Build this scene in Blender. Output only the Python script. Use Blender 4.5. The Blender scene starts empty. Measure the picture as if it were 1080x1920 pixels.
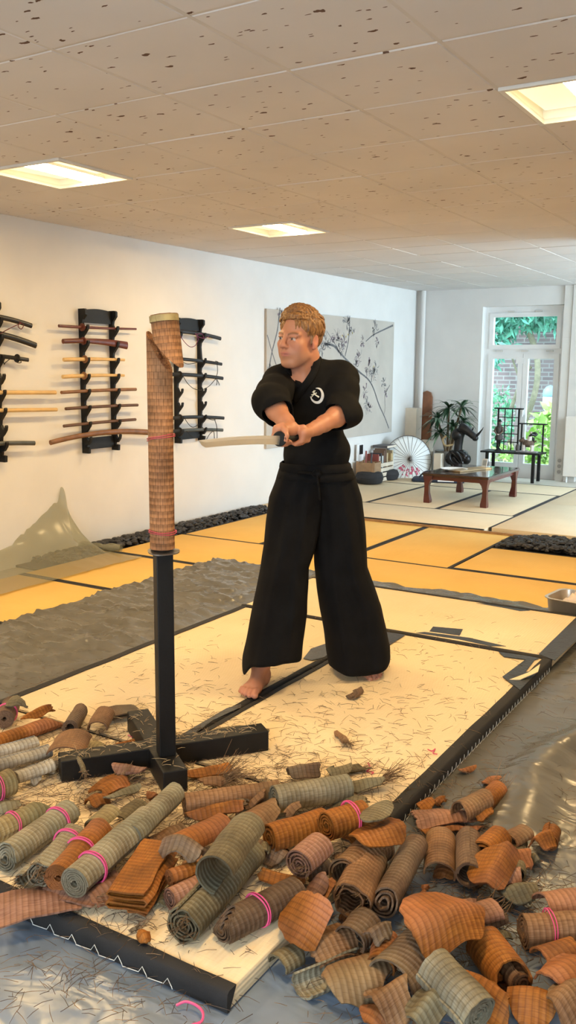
import bpy, bmesh, math, random
import numpy as np
from mathutils import Vector, Matrix, noise
from mathutils.bvhtree import BVHTree

S = bpy.context.scene
COL = S.collection
PI = math.pi
R = math.radians
random.seed(7)
rng = np.random.default_rng(7)

# ------------------------------------------------------------------ camera
FPX, YAW, PIT, ROL, CAMH = 1675.4, -0.5492, -0.1618, 0.007, 1.60
fw = Vector((math.sin(YAW) * math.cos(PIT), math.cos(YAW) * math.cos(PIT), math.sin(PIT)))
r0 = Vector((math.cos(YAW), -math.sin(YAW), 0))
u0 = r0.cross(fw)
rt = r0 * math.cos(ROL) + u0 * math.sin(ROL)
up = -r0 * math.sin(ROL) + u0 * math.cos(ROL)
CPOS = Vector((0, 0, CAMH))
cam_data = bpy.data.cameras.new('camera')
cam_data.sensor_fit = 'VERTICAL'
cam_data.sensor_height = 24.0
cam_data.lens = 24.0 * FPX / 1920.0
cam_data.clip_start = 0.05
cam_data.clip_end = 200
cam = bpy.data.objects.new('camera', cam_data)
COL.objects.link(cam)
m3 = Matrix((rt, up, -fw)).transposed()
cam.matrix_world = Matrix.Translation(CPOS) @ m3.to_4x4()
S.camera = cam

def ray(px, py):
    return fw * FPX + rt * (px - 540) + up * (960 - py)
def at(px, py, z):            # point of the horizontal plane z
    d = ray(px, py)
    return CPOS + d * ((z - CAMH) / d.z)
def atx(px, py, x):           # point of the wall plane X = x
    d = ray(px, py)
    return CPOS + d * (x / d.x)
def aty(px, py, y):           # point of the wall plane Y = y
    d = ray(px, py)
    return CPOS + d * (y / d.y)
def dep(px, py, q):           # point at distance q along the viewing axis
    return CPOS + ray(px, py) * (q / FPX)

# ------------------------------------------------------------------ view, world, lights
S.view_settings.view_transform = 'Standard'
S.view_settings.look = 'None'
S.view_settings.gamma = 1.0
S.view_settings.use_curve_mapping = False
S.view_settings.exposure = 0.30
S.display_settings.display_device = 'sRGB'

SKY = 7.0
LAMP = 16.0
W = bpy.data.worlds.new('sky')
S.world = W
W.use_nodes = True
bg = W.node_tree.nodes['Background']
bg.inputs['Color'].default_value = (0.72, 0.90, 1.0, 1)
bg.inputs['Strength'].default_value = SKY

def area(name, loc, direction, sx, sy, power, color):
    l = bpy.data.lights.new(name, 'AREA')
    l.shape = 'RECTANGLE'; l.size = sx; l.size_y = sy
    l.energy = power; l.color = color
    o = bpy.data.objects.new(name, l); COL.objects.link(o)
    o.location = loc
    o.rotation_euler = Vector(direction).to_track_quat('-Z', 'Y').to_euler()
    return o
# daylight through the window of the far section (right, out of frame), the garden door and the shop front behind the camera
area('daylight_side_window', (2.25, 10.7, 1.65), (-1, 0, 0.05), 3.2, 1.7, 240, (0.66, 0.85, 1.0))
area('daylight_shop_front', (-0.6, -2.3, 1.5), (-0.1, 1, -0.12), 2.6, 1.6, 55, (0.86, 0.93, 1.0))
sun = bpy.data.lights.new('sun', 'SUN'); sun.energy = 3.0; sun.angle = R(1.0); sun.color = (1, 0.97, 0.9)
so = bpy.data.objects.new('sun', sun); COL.objects.link(so)
so.rotation_euler = Vector((0.75, 0.45, -0.9)).to_track_quat('-Z', 'Y').to_euler()

# ------------------------------------------------------------------ materials
def new_mat(name):
    m = bpy.data.materials.new(name); m.use_nodes = True
    nt = m.node_tree
    return m, nt, nt.nodes['Principled BSDF']
def nd(nt, typ, **kw):
    n = nt.nodes.new(typ)
    for k, v in kw.items():
        if k.startswith('i_'):
            n.inputs[k[2:].replace('_', ' ')].default_value = v
        else:
            setattr(n, k, v)
    return n
def ramp(nt, stops, interp='LINEAR'):
    n = nt.nodes.new('ShaderNodeValToRGB'); n.color_ramp.interpolation = interp
    el = n.color_ramp.elements
    while len(el) < len(stops): el.new(0.5)
    for e, (p, c) in zip(el, stops):
        e.position = p; e.color = tuple(c) + (1,) if len(c) == 3 else c
    return n
def mixc(nt, a, b, fac, mode='MIX'):
    n = nt.nodes.new('ShaderNodeMix'); n.data_type = 'RGBA'; n.blend_type = mode
    for sock, v in ((n.inputs[6], a), (n.inputs[7], b), (n.inputs[0], fac)):
        if hasattr(v, 'links') or hasattr(v, 'is_output'): nt.links.new(v, sock)
        elif isinstance(v, (int, float)): sock.default_value = v
        else: sock.default_value = tuple(v) + (1,) if len(v) == 3 else v
    return n.outputs[2]
def plain(name, col, rough=0.6, metal=0.0, spec=0.5, var=0.12, scale=8.0, bump=0.0, bscale=60.0, coat=0.0, sheen=0.0):
    m, nt, p = new_mat(name)
    tc = nd(nt, 'ShaderNodeTexCoord')
    n = nd(nt, 'ShaderNodeTexNoise', i_Scale=scale, i_Detail=4.0)
    nt.links.new(tc.outputs['Object'], n.inputs['Vector'])
    a = tuple(max(0, c * (1 - var)) for c in col); b = tuple(min(1, c * (1 + var)) for c in col)
    rp = ramp(nt, [(0.3, a), (0.7, b)])
    nt.links.new(n.outputs['Fac'], rp.inputs['Fac']); nt.links.new(rp.outputs['Color'], p.inputs['Base Color'])
    p.inputs['Roughness'].default_value = rough; p.inputs['Metallic'].default_value = metal
    p.inputs['Specular IOR Level'].default_value = spec
    p.inputs['Coat Weight'].default_value = coat
    p.inputs['Sheen Weight'].default_value = sheen
    if bump:
        n2 = nd(nt, 'ShaderNodeTexNoise', i_Scale=bscale, i_Detail=3.0)
        nt.links.new(tc.outputs['Object'], n2.inputs['Vector'])
        bm = nd(nt, 'ShaderNodeBump', i_Strength=bump, i_Distance=0.01)
        nt.links.new(n2.outputs['Fac'], bm.inputs['Height']); nt.links.new(bm.outputs['Normal'], p.inputs['Normal'])
    return m
def glow(name, col, strength):
    m, nt, p = new_mat(name)
    p.inputs['Base Color'].default_value = (0.8, 0.8, 0.8, 1)
    p.inputs['Emission Color'].default_value = tuple(col) + (1,)
    p.inputs['Emission Strength'].default_value = strength
    return m

# ------------------------------------------------------------------ mesh helpers
def obj(name, verts, faces, mat, parent=None, smooth=False, uvs=None, mats=None, midx=None):
    me = bpy.data.meshes.new(name)
    me.from_pydata([tuple(v) for v in verts], [], faces)
    if uvs is not None:
        uv = me.uv_layers.new(name='UVMap')
        vi = np.zeros(len(me.loops), dtype=np.int32); me.loops.foreach_get('vertex_index', vi)
        uv.data.foreach_set('uv', np.asarray(uvs, dtype=np.float32)[vi].ravel())
    for mm in (mats or [mat]): me.materials.append(mm)
    if midx is not None: me.polygons.foreach_set('material_index', midx)
    if smooth: me.polygons.foreach_set('use_smooth', [True] * len(me.polygons))
    me.update()
    o = bpy.data.objects.new(name, me); COL.objects.link(o)
    if parent: o.parent = parent
    return o
class MB:
    """collects simple shapes into one mesh"""
    def __init__(s): s.v = []; s.f = []
    def add(s, vs, fs):
        k = len(s.v); s.v += [tuple(v) for v in vs]; s.f += [tuple(i + k for i in f) for f in fs]; return s
    def box(s, x0, x1, y0, y1, z0, z1, M=None, bev=0.0):
        if bev > 0:
            bm = bmesh.new(); bmesh.ops.create_cube(bm, size=1.0)
            for v in bm.verts: v.co = Vector(((x0 + x1) / 2 + v.co.x * (x1 - x0), (y0 + y1) / 2 + v.co.y * (y1 - y0), (z0 + z1) / 2 + v.co.z * (z1 - z0)))
            bmesh.ops.bevel(bm, geom=bm.edges[:], offset=bev, segments=2, profile=0.5, affect='EDGES')
            bm.verts.index_update()
            vs = [v.co.copy() for v in bm.verts]; fs = [[v.index for v in f.verts] for f in bm.faces]; bm.free()
        else:
            vs = [Vector((x, y, z)) for z in (z0, z1) for y in (y0, y1) for x in (x0, x1)]
            fs = [(0, 2, 3, 1), (4, 5, 7, 6), (0, 1, 5, 4), (2, 6, 7, 3), (0, 4, 6, 2), (1, 3, 7, 5)]
        if M is not None: vs = [M @ v for v in vs]
        return s.add(vs, fs)
    def tube(s, pts, rad, n=8, caps=True, flat=1.0, up=(0, 0, 1)):
        pts = [Vector(p) for p in pts]
        if not hasattr(rad, '__len__'): rad = [rad] * len(pts)
        vs = []; N = len(pts)
        prev = None
        for i, p in enumerate(pts):
            t = (pts[min(i + 1, N - 1)] - pts[max(i - 1, 0)])
            if t.length < 1e-9: t = Vector((0, 0, 1))
            t.normalize()
            a = prev if prev is not None else Vector(up)
            a = a - t * a.dot(t)
            if a.length < 1e-3: a = Vector((1, 0, 0)) - t * t.x
            if a.length < 1e-3: a = Vector((0, 1, 0)) - t * t.y
            a.normalize(); b = t.cross(a); prev = a
            for k in range(n):
                q = 2 * PI * k / n
                vs.append(p + (a * math.cos(q) * flat + b * math.sin(q)) * rad[i])
        fs = [(i * n + k, i * n + (k + 1) % n, (i + 1) * n + (k + 1) % n, (i + 1) * n + k) for i in range(N - 1) for k in range(n)]
        if caps:
            fs.append(tuple(range(n))[::-1]); fs.append(tuple((N - 1) * n + k for k in range(n)))
        return s.add(vs, fs)
    def lathe(s, prof, n=24, M=None):      # prof: list of (r, z)
        vs = []; 
        for r, z in prof:
            for k in range(n):
                q = 2 * PI * k / n; vs.append(Vector((r * math.cos(q), r * math.sin(q), z)))
        N = len(prof)
        fs = [(i * n + k, i * n + (k + 1) % n, (i + 1) * n + (k + 1) % n, (i + 1) * n + k) for i in range(N - 1) for k in range(n)]
        fs.append(tuple(range(n))[::-1]); fs.append(tuple((N - 1) * n + k for k in range(n)))
        if M is not None: vs = [M @ v for v in vs]
        return s.add(vs, fs)
    def prism(s, poly, lo, hi, M=None):    # poly: 2D outline in local (x, y), z from lo to hi
        n = len(poly)
        vs = [Vector((p[0], p[1], lo)) for p in poly] + [Vector((p[0], p[1], hi)) for p in poly]
        fs = [tuple(range(n))[::-1], tuple(range(n, 2 * n))] + [(i, (i + 1) % n, n + (i + 1) % n, n + i) for i in range(n)]
        if M is not None: vs = [M @ v for v in vs]
        return s.add(vs, fs)
    def blob(s, c, r, seg=12, M=None):
        rx, ry, rz = (r, r, r) if not hasattr(r, '__len__') else r
        vs = []; nr = seg // 2
        vs.append(Vector((0, 0, rz)))
        for i in range(1, nr):
            t = PI * i / nr
            for k in range(seg):
                q = 2 * PI * k / seg
                vs.append(Vector((rx * math.sin(t) * math.cos(q), ry * math.sin(t) * math.sin(q), rz * math.cos(t))))
        vs.append(Vector((0, 0, -rz)))
        if M is not None: vs = [M @ v for v in vs]
        vs = [v + Vector(c) for v in vs]
        fs = [(0, 1 + k, 1 + (k + 1) % seg) for k in range(seg)]
        for i in range(nr - 2):
            a = 1 + i * seg; b = a + seg
            fs += [(a + k, b + k, b + (k + 1) % seg, a + (k + 1) % seg) for k in range(seg)]
        a = 1 + (nr - 2) * seg; e = len(vs) - 1
        fs += [(a + k, e, a + (k + 1) % seg) for k in range(seg)]
        return s.add(vs, fs)
    def build(s, name, mat, parent=None, smooth=False, origin=None):
        v = s.v
        if origin is not None:
            o0 = Vector(origin); v = [Vector(p) - o0 for p in v]
        o = obj(name, v, s.f, mat, parent, smooth)
        if origin is not None: o.location = origin
        if smooth: shade(o)
        return o
def shade(o, ang=40):
    me = o.data
    me.polygons.foreach_set('use_smooth', [True] * len(me.polygons))
    try: me.set_sharp_from_angle(angle=R(ang))
    except Exception: pass
def tag(o, label=None, cat=None, group=None, kind=None):
    if label: o['label'] = label
    if cat: o['category'] = cat
    if group: o['group'] = group
    if kind: o['kind'] = kind
    return o
def empty(name, loc, rz=0.0, label=None, cat=None, group=None):
    o = bpy.data.objects.new(name, None); COL.objects.link(o)
    o.empty_display_size = 0.1
    o.location = loc; o.rotation_euler = (0, 0, rz)
    return tag(o, label, cat, group)
def struct(o): o['kind'] = 'structure'; return o
def bez(p0, p1, p2, p3, n=16):
    out = []
    for i in range(n + 1):
        t = i / n
        out.append(Vector(p0) * (1 - t) ** 3 + Vector(p1) * 3 * t * (1 - t) ** 2 + Vector(p2) * 3 * t * t * (1 - t) + Vector(p3) * t ** 3)
    return out
def spline(pts, n=6):         # Catmull-Rom through points
    P = [Vector(p) for p in pts]; P = [P[0] * 2 - P[1]] + P + [P[-1] * 2 - P[-2]]
    out = []
    for i in range(1, len(P) - 2):
        for k in range(n):
            t = k / n
            out.append(0.5 * ((2 * P[i]) + (P[i + 1] - P[i - 1]) * t + (2 * P[i - 1] - 5 * P[i] + 4 * P[i + 1] - P[i + 2]) * t * t + (3 * P[i] - P[i - 1] - 3 * P[i + 1] + P[i + 2]) * t ** 3))
    out.append(P[-2]); return out
# ================================================================== the room
WX, FY, HC = -5.59, 12.85, 2.73
m_wall = plain('wall_paint', (0.71, 0.70, 0.68), 0.85, var=0.03, scale=3, bump=0.08, bscale=220, spec=0.2)
m_white = plain('white_lacquer', (0.82, 0.83, 0.83), 0.35, var=0.02)
m_grey = plain('grey_white_paint', (0.62, 0.60, 0.56), 0.7, var=0.04)
m_black = plain('black_paint', (0.008, 0.008, 0.009), 0.55, var=0.3, bump=0.15, bscale=90)
m_blackwood = plain('black_wood', (0.007, 0.007, 0.0075), 0.5, var=0.3, bump=0.1, bscale=60, spec=.3)

def ceiling_mat():
    m, nt, p = new_mat('ceiling_tiles')
    tc = nd(nt, 'ShaderNodeTexCoord')
    n = nd(nt, 'ShaderNodeTexNoise', i_Scale=1.6, i_Detail=5.0)
    nt.links.new(tc.outputs['Object'], n.inputs['Vector'])
    base = ramp(nt, [(0.3, (0.63, 0.61, 0.60)), (0.7, (0.69, 0.67, 0.66))])
    nt.links.new(n.outputs['Fac'], base.inputs['Fac'])
    # nicks and scuffs: small stretched cells
    def nicks(rot, sx, sy, thr, keep, seed):
        mp = nd(nt, 'ShaderNodeMapping'); mp.inputs['Rotation'].default_value = (0, 0, rot)
        mp.inputs['Scale'].default_value = (sx, sy, 0); mp.inputs['Location'].default_value = (seed, seed * .7, 0)
        nt.links.new(tc.outputs['Object'], mp.inputs['Vector'])
        nz = nd(nt, 'ShaderNodeTexNoise', i_Scale=30.0, i_Detail=2.0); nt.links.new(tc.outputs['Object'], nz.inputs['Vector'])
        ad = nd(nt, 'ShaderNodeVectorMath', operation='MULTIPLY_ADD'); nt.links.new(nz.outputs['Color'], ad.inputs[0])
        ad.inputs[1].default_value = (.5, .5, 0); nt.links.new(mp.outputs[0], ad.inputs[2])
        vo = nd(nt, 'ShaderNodeTexVoronoi', i_Scale=1.0); vo.voronoi_dimensions = '2D'
        nt.links.new(ad.outputs[0], vo.inputs['Vector'])
        lt = nd(nt, 'ShaderNodeMath', operation='LESS_THAN'); lt.inputs[1].default_value = thr
        nt.links.new(vo.outputs['Distance'], lt.inputs[0])
        sp = nd(nt, 'ShaderNodeSeparateColor'); nt.links.new(vo.outputs['Color'], sp.inputs[0])
        g = nd(nt, 'ShaderNodeMath', operation='LESS_THAN'); g.inputs[1].default_value = keep
        nt.links.new(sp.outputs[0], g.inputs[0])
        mu = nd(nt, 'ShaderNodeMath', operation='MULTIPLY'); nt.links.new(lt.outputs[0], mu.inputs[0]); nt.links.new(g.outputs[0], mu.inputs[1])
        return mu.outputs[0]
    a = nicks(0.45, 9.0, 24.0, 0.12, 0.075, 3.1)
    b = nicks(-0.15, 11.0, 38.0, 0.11, 0.06, 9.7)
    c = nicks(0.95, 8.0, 17.0, 0.15, 0.03, 17.3)
    def mx(x, y):
        q = nd(nt, 'ShaderNodeMath', operation='MAXIMUM'); nt.links.new(x, q.inputs[0]); nt.links.new(y, q.inputs[1]); return q.outputs[0]
    mk = mx(mx(a, b), c)
    sx = nd(nt, 'ShaderNodeSeparateXYZ'); nt.links.new(tc.outputs['Object'], sx.inputs[0])
    near = nd(nt, 'ShaderNodeMath', operation='LESS_THAN'); near.inputs[1].default_value = 6.6; nt.links.new(sx.outputs[1], near.inputs[0])
    mu = nd(nt, 'ShaderNodeMath', operation='MULTIPLY'); nt.links.new(mk, mu.inputs[0]); nt.links.new(near.outputs[0], mu.inputs[1])
    col = mixc(nt, base.outputs['Color'], (0.13, 0.075, 0.05), mu.outputs[0])
    nt.links.new(col, p.inputs['Base Color']); p.inputs['Roughness'].default_value = 0.85
    p.inputs['Specular IOR Level'].default_value = 0.2
    return m
m_ceil = ceiling_mat()
m_tbar = plain('ceiling_bar', (0.60, 0.57, 0.54), 0.6, var=0.05)
TX, TY, T = -2.5657, 2.5184, 0.625
lamp_cells = [(-3, 2), (-3, 6), (2, 2), (-3, -2), (2, -2), (2, 6)]
v = []; f = []
x_lo, x_hi, y_lo, y_hi = WX, 2.4, -2.6, FY
for i in range(-5, 9):
    for j in range(-9, 17):
        if (i, j) in lamp_cells: continue
        a, b = max(TX + i * T, x_lo), min(TX + (i + 1) * T, x_hi)
        c, d = max(TY + j * T, y_lo), min(TY + (j + 1) * T, y_hi)
        if b - a < 0.01 or d - c < 0.01: continue
        g = 0.012; hz = HC + rng.uniform(0.0, 0.003)
        k = len(v)
        v += [(a + g, c + g, hz), (b - g, c + g, hz), (b - g, d - g, hz), (a + g, d - g, hz),
              (a, c, HC + .012), (b, c, HC + .012), (b, d, HC + .012), (a, d, HC + .012)]
        f += [(k, k + 3, k + 2, k + 1), (k, k + 1, k + 5, k + 4), (k + 1, k + 2, k + 6, k + 5), (k + 2, k + 3, k + 7, k + 6), (k + 3, k, k + 4, k + 7)]
ceil = struct(obj('ceiling', v, f, m_ceil))
mb = MB()
for i in range(-4, 9):
    x = TX + i * T; mb.box(x - .009, x + .009, y_lo, y_hi, HC + .004, HC + .014)
for j in range(-8, 17):
    y = TY + j * T; mb.box(x_lo, x_hi, y - .007, y + .007, HC + .005, HC + .013)
mb.build('ceiling_grid', m_tbar, ceil)
MB().box(x_lo - .2, x_hi + .2, y_lo - .2, y_hi + .4, HC + .16, HC + .22).build('ceiling_slab', m_grey, ceil)

# walls
struct(MB().box(WX - .2, WX, y_lo, FY + .35, -.1, HC + .16).build('wall_left', m_wall))
DX0, DX1, DZ = -4.555, -3.375, 2.475          # garden door opening
wf = MB()
wf.box(WX, DX0, FY, FY + .3, -.1, HC + .16); wf.box(DX1, 2.6, FY, FY + .3, -.1, HC + .16); wf.box(DX0, DX1, FY, FY + .3, DZ, HC + .16)
struct(wf.build('wall_far', m_wall))
wr = MB()
wr.box(2.4, 2.6, y_lo, 9.0, -.1, HC + .16); wr.box(2.4, 2.6, 12.4, FY, -.1, HC + .16)
wr.box(2.4, 2.6, 9.0, 12.4, -.1, .75); wr.box(2.4, 2.6, 9.0, 12.4, 2.55, HC + .16)
struct(wr.build('wall_right', m_wall))
wb = MB()
wb.box(WX, -1.8, y_lo - .2, y_lo, -.1, HC + .16); wb.box(0.9, 2.4, y_lo - .2, y_lo, -.1, HC + .16)
wb.box(-1.8, 0.9, y_lo - .2, y_lo, 2.3, HC + .16); wb.box(-1.8, 0.9, y_lo - .2, y_lo, -.1, .7)
struct(wb.build('wall_back', m_wall))
struct(MB().box(-1.85, 2.4, 8.36, 8.5, -.03, HC + .01).build('wall_partition', m_wall))
struct(MB().box(WX - .2, 2.6, y_lo - .2, FY + .35, -.12, -.03).build('floor', plain('screed', (0.42, 0.39, 0.35), 0.7)))
# corner pipe, casing panel right of the door
struct(MB().tube([(-5.47, FY - .05, .0), (-5.47, FY - .05, HC)], .035, 14).build('trim_1', m_wall, smooth=True))
tr = MB(); tr.box(-3.375, -3.262, FY - .035, FY + .01, 0, HC); tr.box(-3.255, -3.10, FY - .05, FY + .01, 0, HC)
struct(tr.build('trim_2', plain('casing_panel', (0.66, 0.64, 0.60), 0.6, var=.03)))
struct(MB().box(-3.375, -3.262, FY - .037, FY - .03, 2.02, 2.026).build('trim_3', m_tbar))

# ceiling lamps
m_lampframe = plain('lamp_frame', (0.72, 0.70, 0.66), 0.5, var=.03)
m_reflector = plain('lamp_reflector', (0.9, 0.88, 0.8), 0.3, var=.02)
m_diff = glow('lamp_diffuser', (1.0, 0.80, 0.42), .78)
m_tubeglow = glow('lamp_tube', (1.0, 0.68, 0.31), LAMP * 7.4)
lab = {(-3, 2): 'square recessed ceiling light glowing warm above the left end of the room',
       (-3, 6): 'square recessed ceiling light farther back, above the black sword racks',
       (2, 2): 'square recessed ceiling light cut by the right edge of the photo'}
for (i, j) in lamp_cells:
    cx, cy = TX + (i + .5) * T, TY + (j + .5) * T
    t = empty('ceiling_light', (cx, cy, HC), 0, lab.get((i, j), 'square recessed ceiling light over the front of the room'), 'ceiling light', 'recessed ceiling lights')
    h = T / 2 - .004
    fr = MB()
    for a, b, c, d in ((-h, h, -h, -h + .022), (-h, h, h - .022, h), (-h, -h + .022, -h + .022, h - .022), (h - .022, h, -h + .022, h - .022)):
        fr.box(a, b, c, d, -.010, .012)
    fr.build('frame', m_lampframe, t)
    ho = MB()
    for a, b, c, d in ((-h, h, -h, -h + .01), (-h, h, h - .01, h), (-h, -h + .01, -h + .01, h - .01), (h - .01, h, -h + .01, h - .01)):
        ho.box(a, b, c, d, .012, .12)
    ho.box(-h, h, -h, h, .12, .13)
    ho.build('housing', m_reflector, t)
    w = h - .024
    obj('diffuser', [(-w, -w, .03), (w, -w, .03), (w, w, .05), (-w, w, .05)], [(0, 3, 2, 1)], m_diff, t)
    hs = MB().box(-.075, .105, -w + .005, w - .005, .014, .030).build('tube_housing', m_reflector, t)
    obj('tube', [(-.07, -w + .01, .0125), (.10, -w + .01, .0125), (.10, w - .01, .0125), (-.07, w - .01, .0125)], [(0, 3, 2, 1)], m_tubeglow, hs)

# ------------------------------------------------------------------ garden door
m_glass, nt, p = new_mat('window_glass')
p.inputs['Transmission Weight'].default_value = 1.0; p.inputs['Roughness'].default_value = 0.0
p.inputs['IOR'].default_value = 1.05; p.inputs['Base Color'].default_value = (0.86, 0.98, 0.97, 1)
dr = empty('door_1', ((DX0 + DX1) / 2, FY + .14, 0)); dr['kind'] = 'structure'
dw = (DX1 - DX0) / 2; y0, y1 = 0.0, .07
fr = MB()
fr.box(-dw, -dw + .07, y0, y1, 0, DZ); fr.box(dw - .07, dw, y0, y1, 0, DZ)
fr.box(-dw + .07, dw - .07, y0, y1, DZ - .09, DZ); fr.box(-dw + .07, dw - .07, y0, y1, 1.80, 1.87); fr.box(-dw + .07, dw - .07, y0 - .01, y1, .0, .05)
fr.build('door_frame', m_white, dr)
def leaf(name, a, b, z0, z1, s, parent):
    l = MB(); l.box(a, a + s, y0 - .02, y1 - .02, z0, z1); l.box(b - s, b, y0 - .02, y1 - .02, z0, z1)
    l.box(a + s, b - s, y0 - .02, y1 - .02, z0, z0 + (.16 if z0 < 1 else s)); l.box(a + s, b - s, y0 - .02, y1 - .02, z1 - s, z1)
    o = l.build(name, m_white, parent)
    zb = z0 + (.16 if z0 < 1 else s)
    MB().box(a + s, b - s, y0 + .01, y0 + .014, zb, z1 - s).build('glass_pane', m_glass, o)
    return o
l1 = leaf('door_leaf', -dw + .07, -.002, .05, 1.80, .072, dr)
l2 = leaf('door_leaf', .002, dw - .07, .05, 1.80, .072, dr)
leaf('transom', -dw + .07, dw - .07, 1.87, DZ - .09, .06, dr)
for x, l in ((-.04, l1), (.045, l2)):
    h = MB(); h.box(x - .012, x + .012, -.045, -.02, .92, 1.02); h.tube([(x, -.05, .98), (x, -.07, .98), (x, -.07, .90)], .009, 8)
    h.build('handle', m_white, l)
hg = MB()
for x in (-.35, 0.02, .38): hg.box(x - .05, x + .05, -.035, -.01, 1.83, 1.85)
for x in (-.2, .2): hg.box(x - .05, x + .05, -.035, -.01, DZ - .085, DZ - .065)
hg.build('hinge_rail', m_grey, dr)
struct(MB().box(DX0, DX1, FY - .02, FY + .30, -.03, .0).build('trim_sill', plain('sill_stone', (0.40, 0.36, 0.32), 0.6)))
struct(MB().box(-.48 - 3.965 + .38, -3.965 - .48 + .50, FY + .115, FY + .118, 1.66, 1.74).build('trim_4', m_white))
# ================================================================== tatami, pebbles, plastic, work mats
def weave(name, c0, c1, pitch=0.022, rough=0.75, axis=0, bstr=0.25, spec=0.25):
    """rush surface: fine straws across, warp furrows every `pitch` metres; uses UV in metres"""
    m, nt, p = new_mat(name)
    uv = nd(nt, 'ShaderNodeUVMap')
    mp = nd(nt, 'ShaderNodeMapping'); mp.inputs['Scale'].default_value = (420, 6, 1) if axis == 0 else (6, 420, 1)
    nt.links.new(uv.outputs[0], mp.inputs['Vector'])
    n = nd(nt, 'ShaderNodeTexNoise', i_Scale=1.0, i_Detail=2.0); nt.links.new(mp.outputs[0], n.inputs['Vector'])
    n2 = nd(nt, 'ShaderNodeTexNoise', i_Scale=2.2, i_Detail=4.0); nt.links.new(uv.outputs[0], n2.inputs['Vector'])
    ad = nd(nt, 'ShaderNodeMath', operation='ADD'); nt.links.new(n.outputs['Fac'], ad.inputs[0]); nt.links.new(n2.outputs['Fac'], ad.inputs[1])
    rp = ramp(nt, [(0.7, c0), (1.3, c1)]); 
    hf = nd(nt, 'ShaderNodeMath', operation='MULTIPLY'); hf.inputs[1].default_value = 1.0
    nt.links.new(ad.outputs[0], hf.inputs[0])
    mr = nd(nt, 'ShaderNodeMapRange'); mr.inputs[1].default_value = .7; mr.inputs[2].default_value = 1.3
    nt.links.new(hf.outputs[0], mr.inputs[0])
    rp.color_ramp.elements[0].position = 0; rp.color_ramp.elements[1].position = 1
    nt.links.new(mr.outputs[0], rp.inputs['Fac']); nt.links.new(rp.outputs['Color'], p.inputs['Base Color'])
    w = nd(nt, 'ShaderNodeTexWave', wave_type='BANDS', bands_direction='Y' if axis == 0 else 'X')
    w.inputs['Scale'].default_value = 0.314 / pitch; w.inputs['Distortion'].default_value = 0.3
    nt.links.new(uv.outputs[0], w.inputs['Vector'])
    bm = nd(nt, 'ShaderNodeBump', i_Strength=bstr, i_Distance=0.004)
    nt.links.new(w.outputs['Fac'], bm.inputs['Height']); nt.links.new(bm.outputs['Normal'], p.inputs['Normal'])
    p.inputs['Roughness'].default_value = rough; p.inputs['Specular IOR Level'].default_value = spec
    return m
m_yellow = weave('golden_rush', (0.68, 0.43, 0.12), (0.76, 0.50, 0.155), bstr=.12)
m_pale = weave('pale_rush', (0.64, 0.53, 0.36), (0.72, 0.61, 0.43), bstr=.12)
m_cream = weave('cream_rush', (0.74, 0.585, 0.37), (0.83, 0.68, 0.46), pitch=.015, axis=1, bstr=.35)
m_heri = plain('black_border_cloth', (0.016, 0.015, 0.016), 0.8, var=.3, bump=.2, bscale=300)
m_heri_grey = plain('dark_border_cloth', (0.03, 0.029, 0.03), 0.8, var=.3, bump=.2, bscale=300)

def tatami(x0, x1, y0, y1, z0, z1, axis, mat, label, group, edge=.028, hm=None):
    g = .003; cx, cy = (x0 + x1) / 2, (y0 + y1) / 2; a, b = (x1 - x0) / 2 - g, (y1 - y0) / 2 - g
    t = empty('tatami_mat', (cx, cy, z0), 0, label, 'tatami', group)
    h = z1 - z0
    s = MB().box(-a, a, -b, b, 0, h, bev=.004)
    o = obj('rush_surface', s.v, s.f, mat, t, uvs=[(v.x + v.z, v.y + v.z) for v in map(Vector, s.v)] if axis == 'y' else [(v.y + v.z, v.x + v.z) for v in map(Vector, s.v)])
    shade(o)
    for sg in (-1, 1):
        m = MB()
        if axis == 'x': m.box(-a - .001, a + .001, min(sg * b, sg * (b - edge)) - .0015 * (sg < 0), max(sg * b, sg * (b - edge)) + .0015 * (sg > 0), .004, h + .0015)
        else: m.box(min(sg * a, sg * (a - edge)) - .0015 * (sg < 0), max(sg * a, sg * (a - edge)) + .0015 * (sg > 0), -b - .001, b + .001, .004, h + .0015)
        m.build('border', hm or m_heri, t)
    return t
GY = 'golden tatami laid on the floor'
tz0, tz1 = -.03, 0.0
tatami(-5.28, -4.375, 6.70, 8.35, tz0, tz1, 'y', m_yellow, 'golden tatami beside the far end of the long pebble bed', GY)
tatami(-4.37, -3.46, 6.70, 8.35, tz0, tz1, 'y', m_yellow, 'golden tatami behind the swordsman, touching the pale raised floor', GY)
tatami(-3.455, -2.555, 6.70, 8.35, tz0, tz1, 'y', m_yellow, 'golden tatami between two long black seams, left of the small pebble bed', GY)
tatami(-2.55, -0.7, 6.70, 7.70, tz0, tz1, 'x', m_yellow, 'golden tatami directly in front of the small pebble bed', GY)
tatami(-5.28, -3.36, 5.69, 6.695, tz0, tz1, 'x', m_yellow, 'golden tatami along the long pebble bed, behind the straw roll on the stand', GY)
tatami(-3.355, -1.42, 5.69, 6.695, tz0, tz1, 'x', m_yellow, 'golden tatami behind the swordsman, above the rim of the plastic sheet', GY)
tatami(-1.415, 0.5, 5.69, 6.695, tz0, tz1, 'x', m_yellow, 'golden tatami behind the metal tray at the right edge', GY)
tatami(-5.28, -3.36, 4.68, 5.685, tz0, tz1, 'x', m_yellow, 'golden tatami reaching under the wall end of the clear film', GY)
tatami(-5.28, -3.36, 3.67, 4.675, tz0, tz1, 'x', m_yellow, 'golden tatami at the left edge between clear film and grey plastic', GY)
tatami(-5.28, -3.36, 2.66, 3.665, tz0, tz1, 'x', m_yellow, 'golden tatami mostly under the grey plastic at the left edge', GY)
GP = 'pale tatami on the raised floor at the back'
PZ = .03
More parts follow.
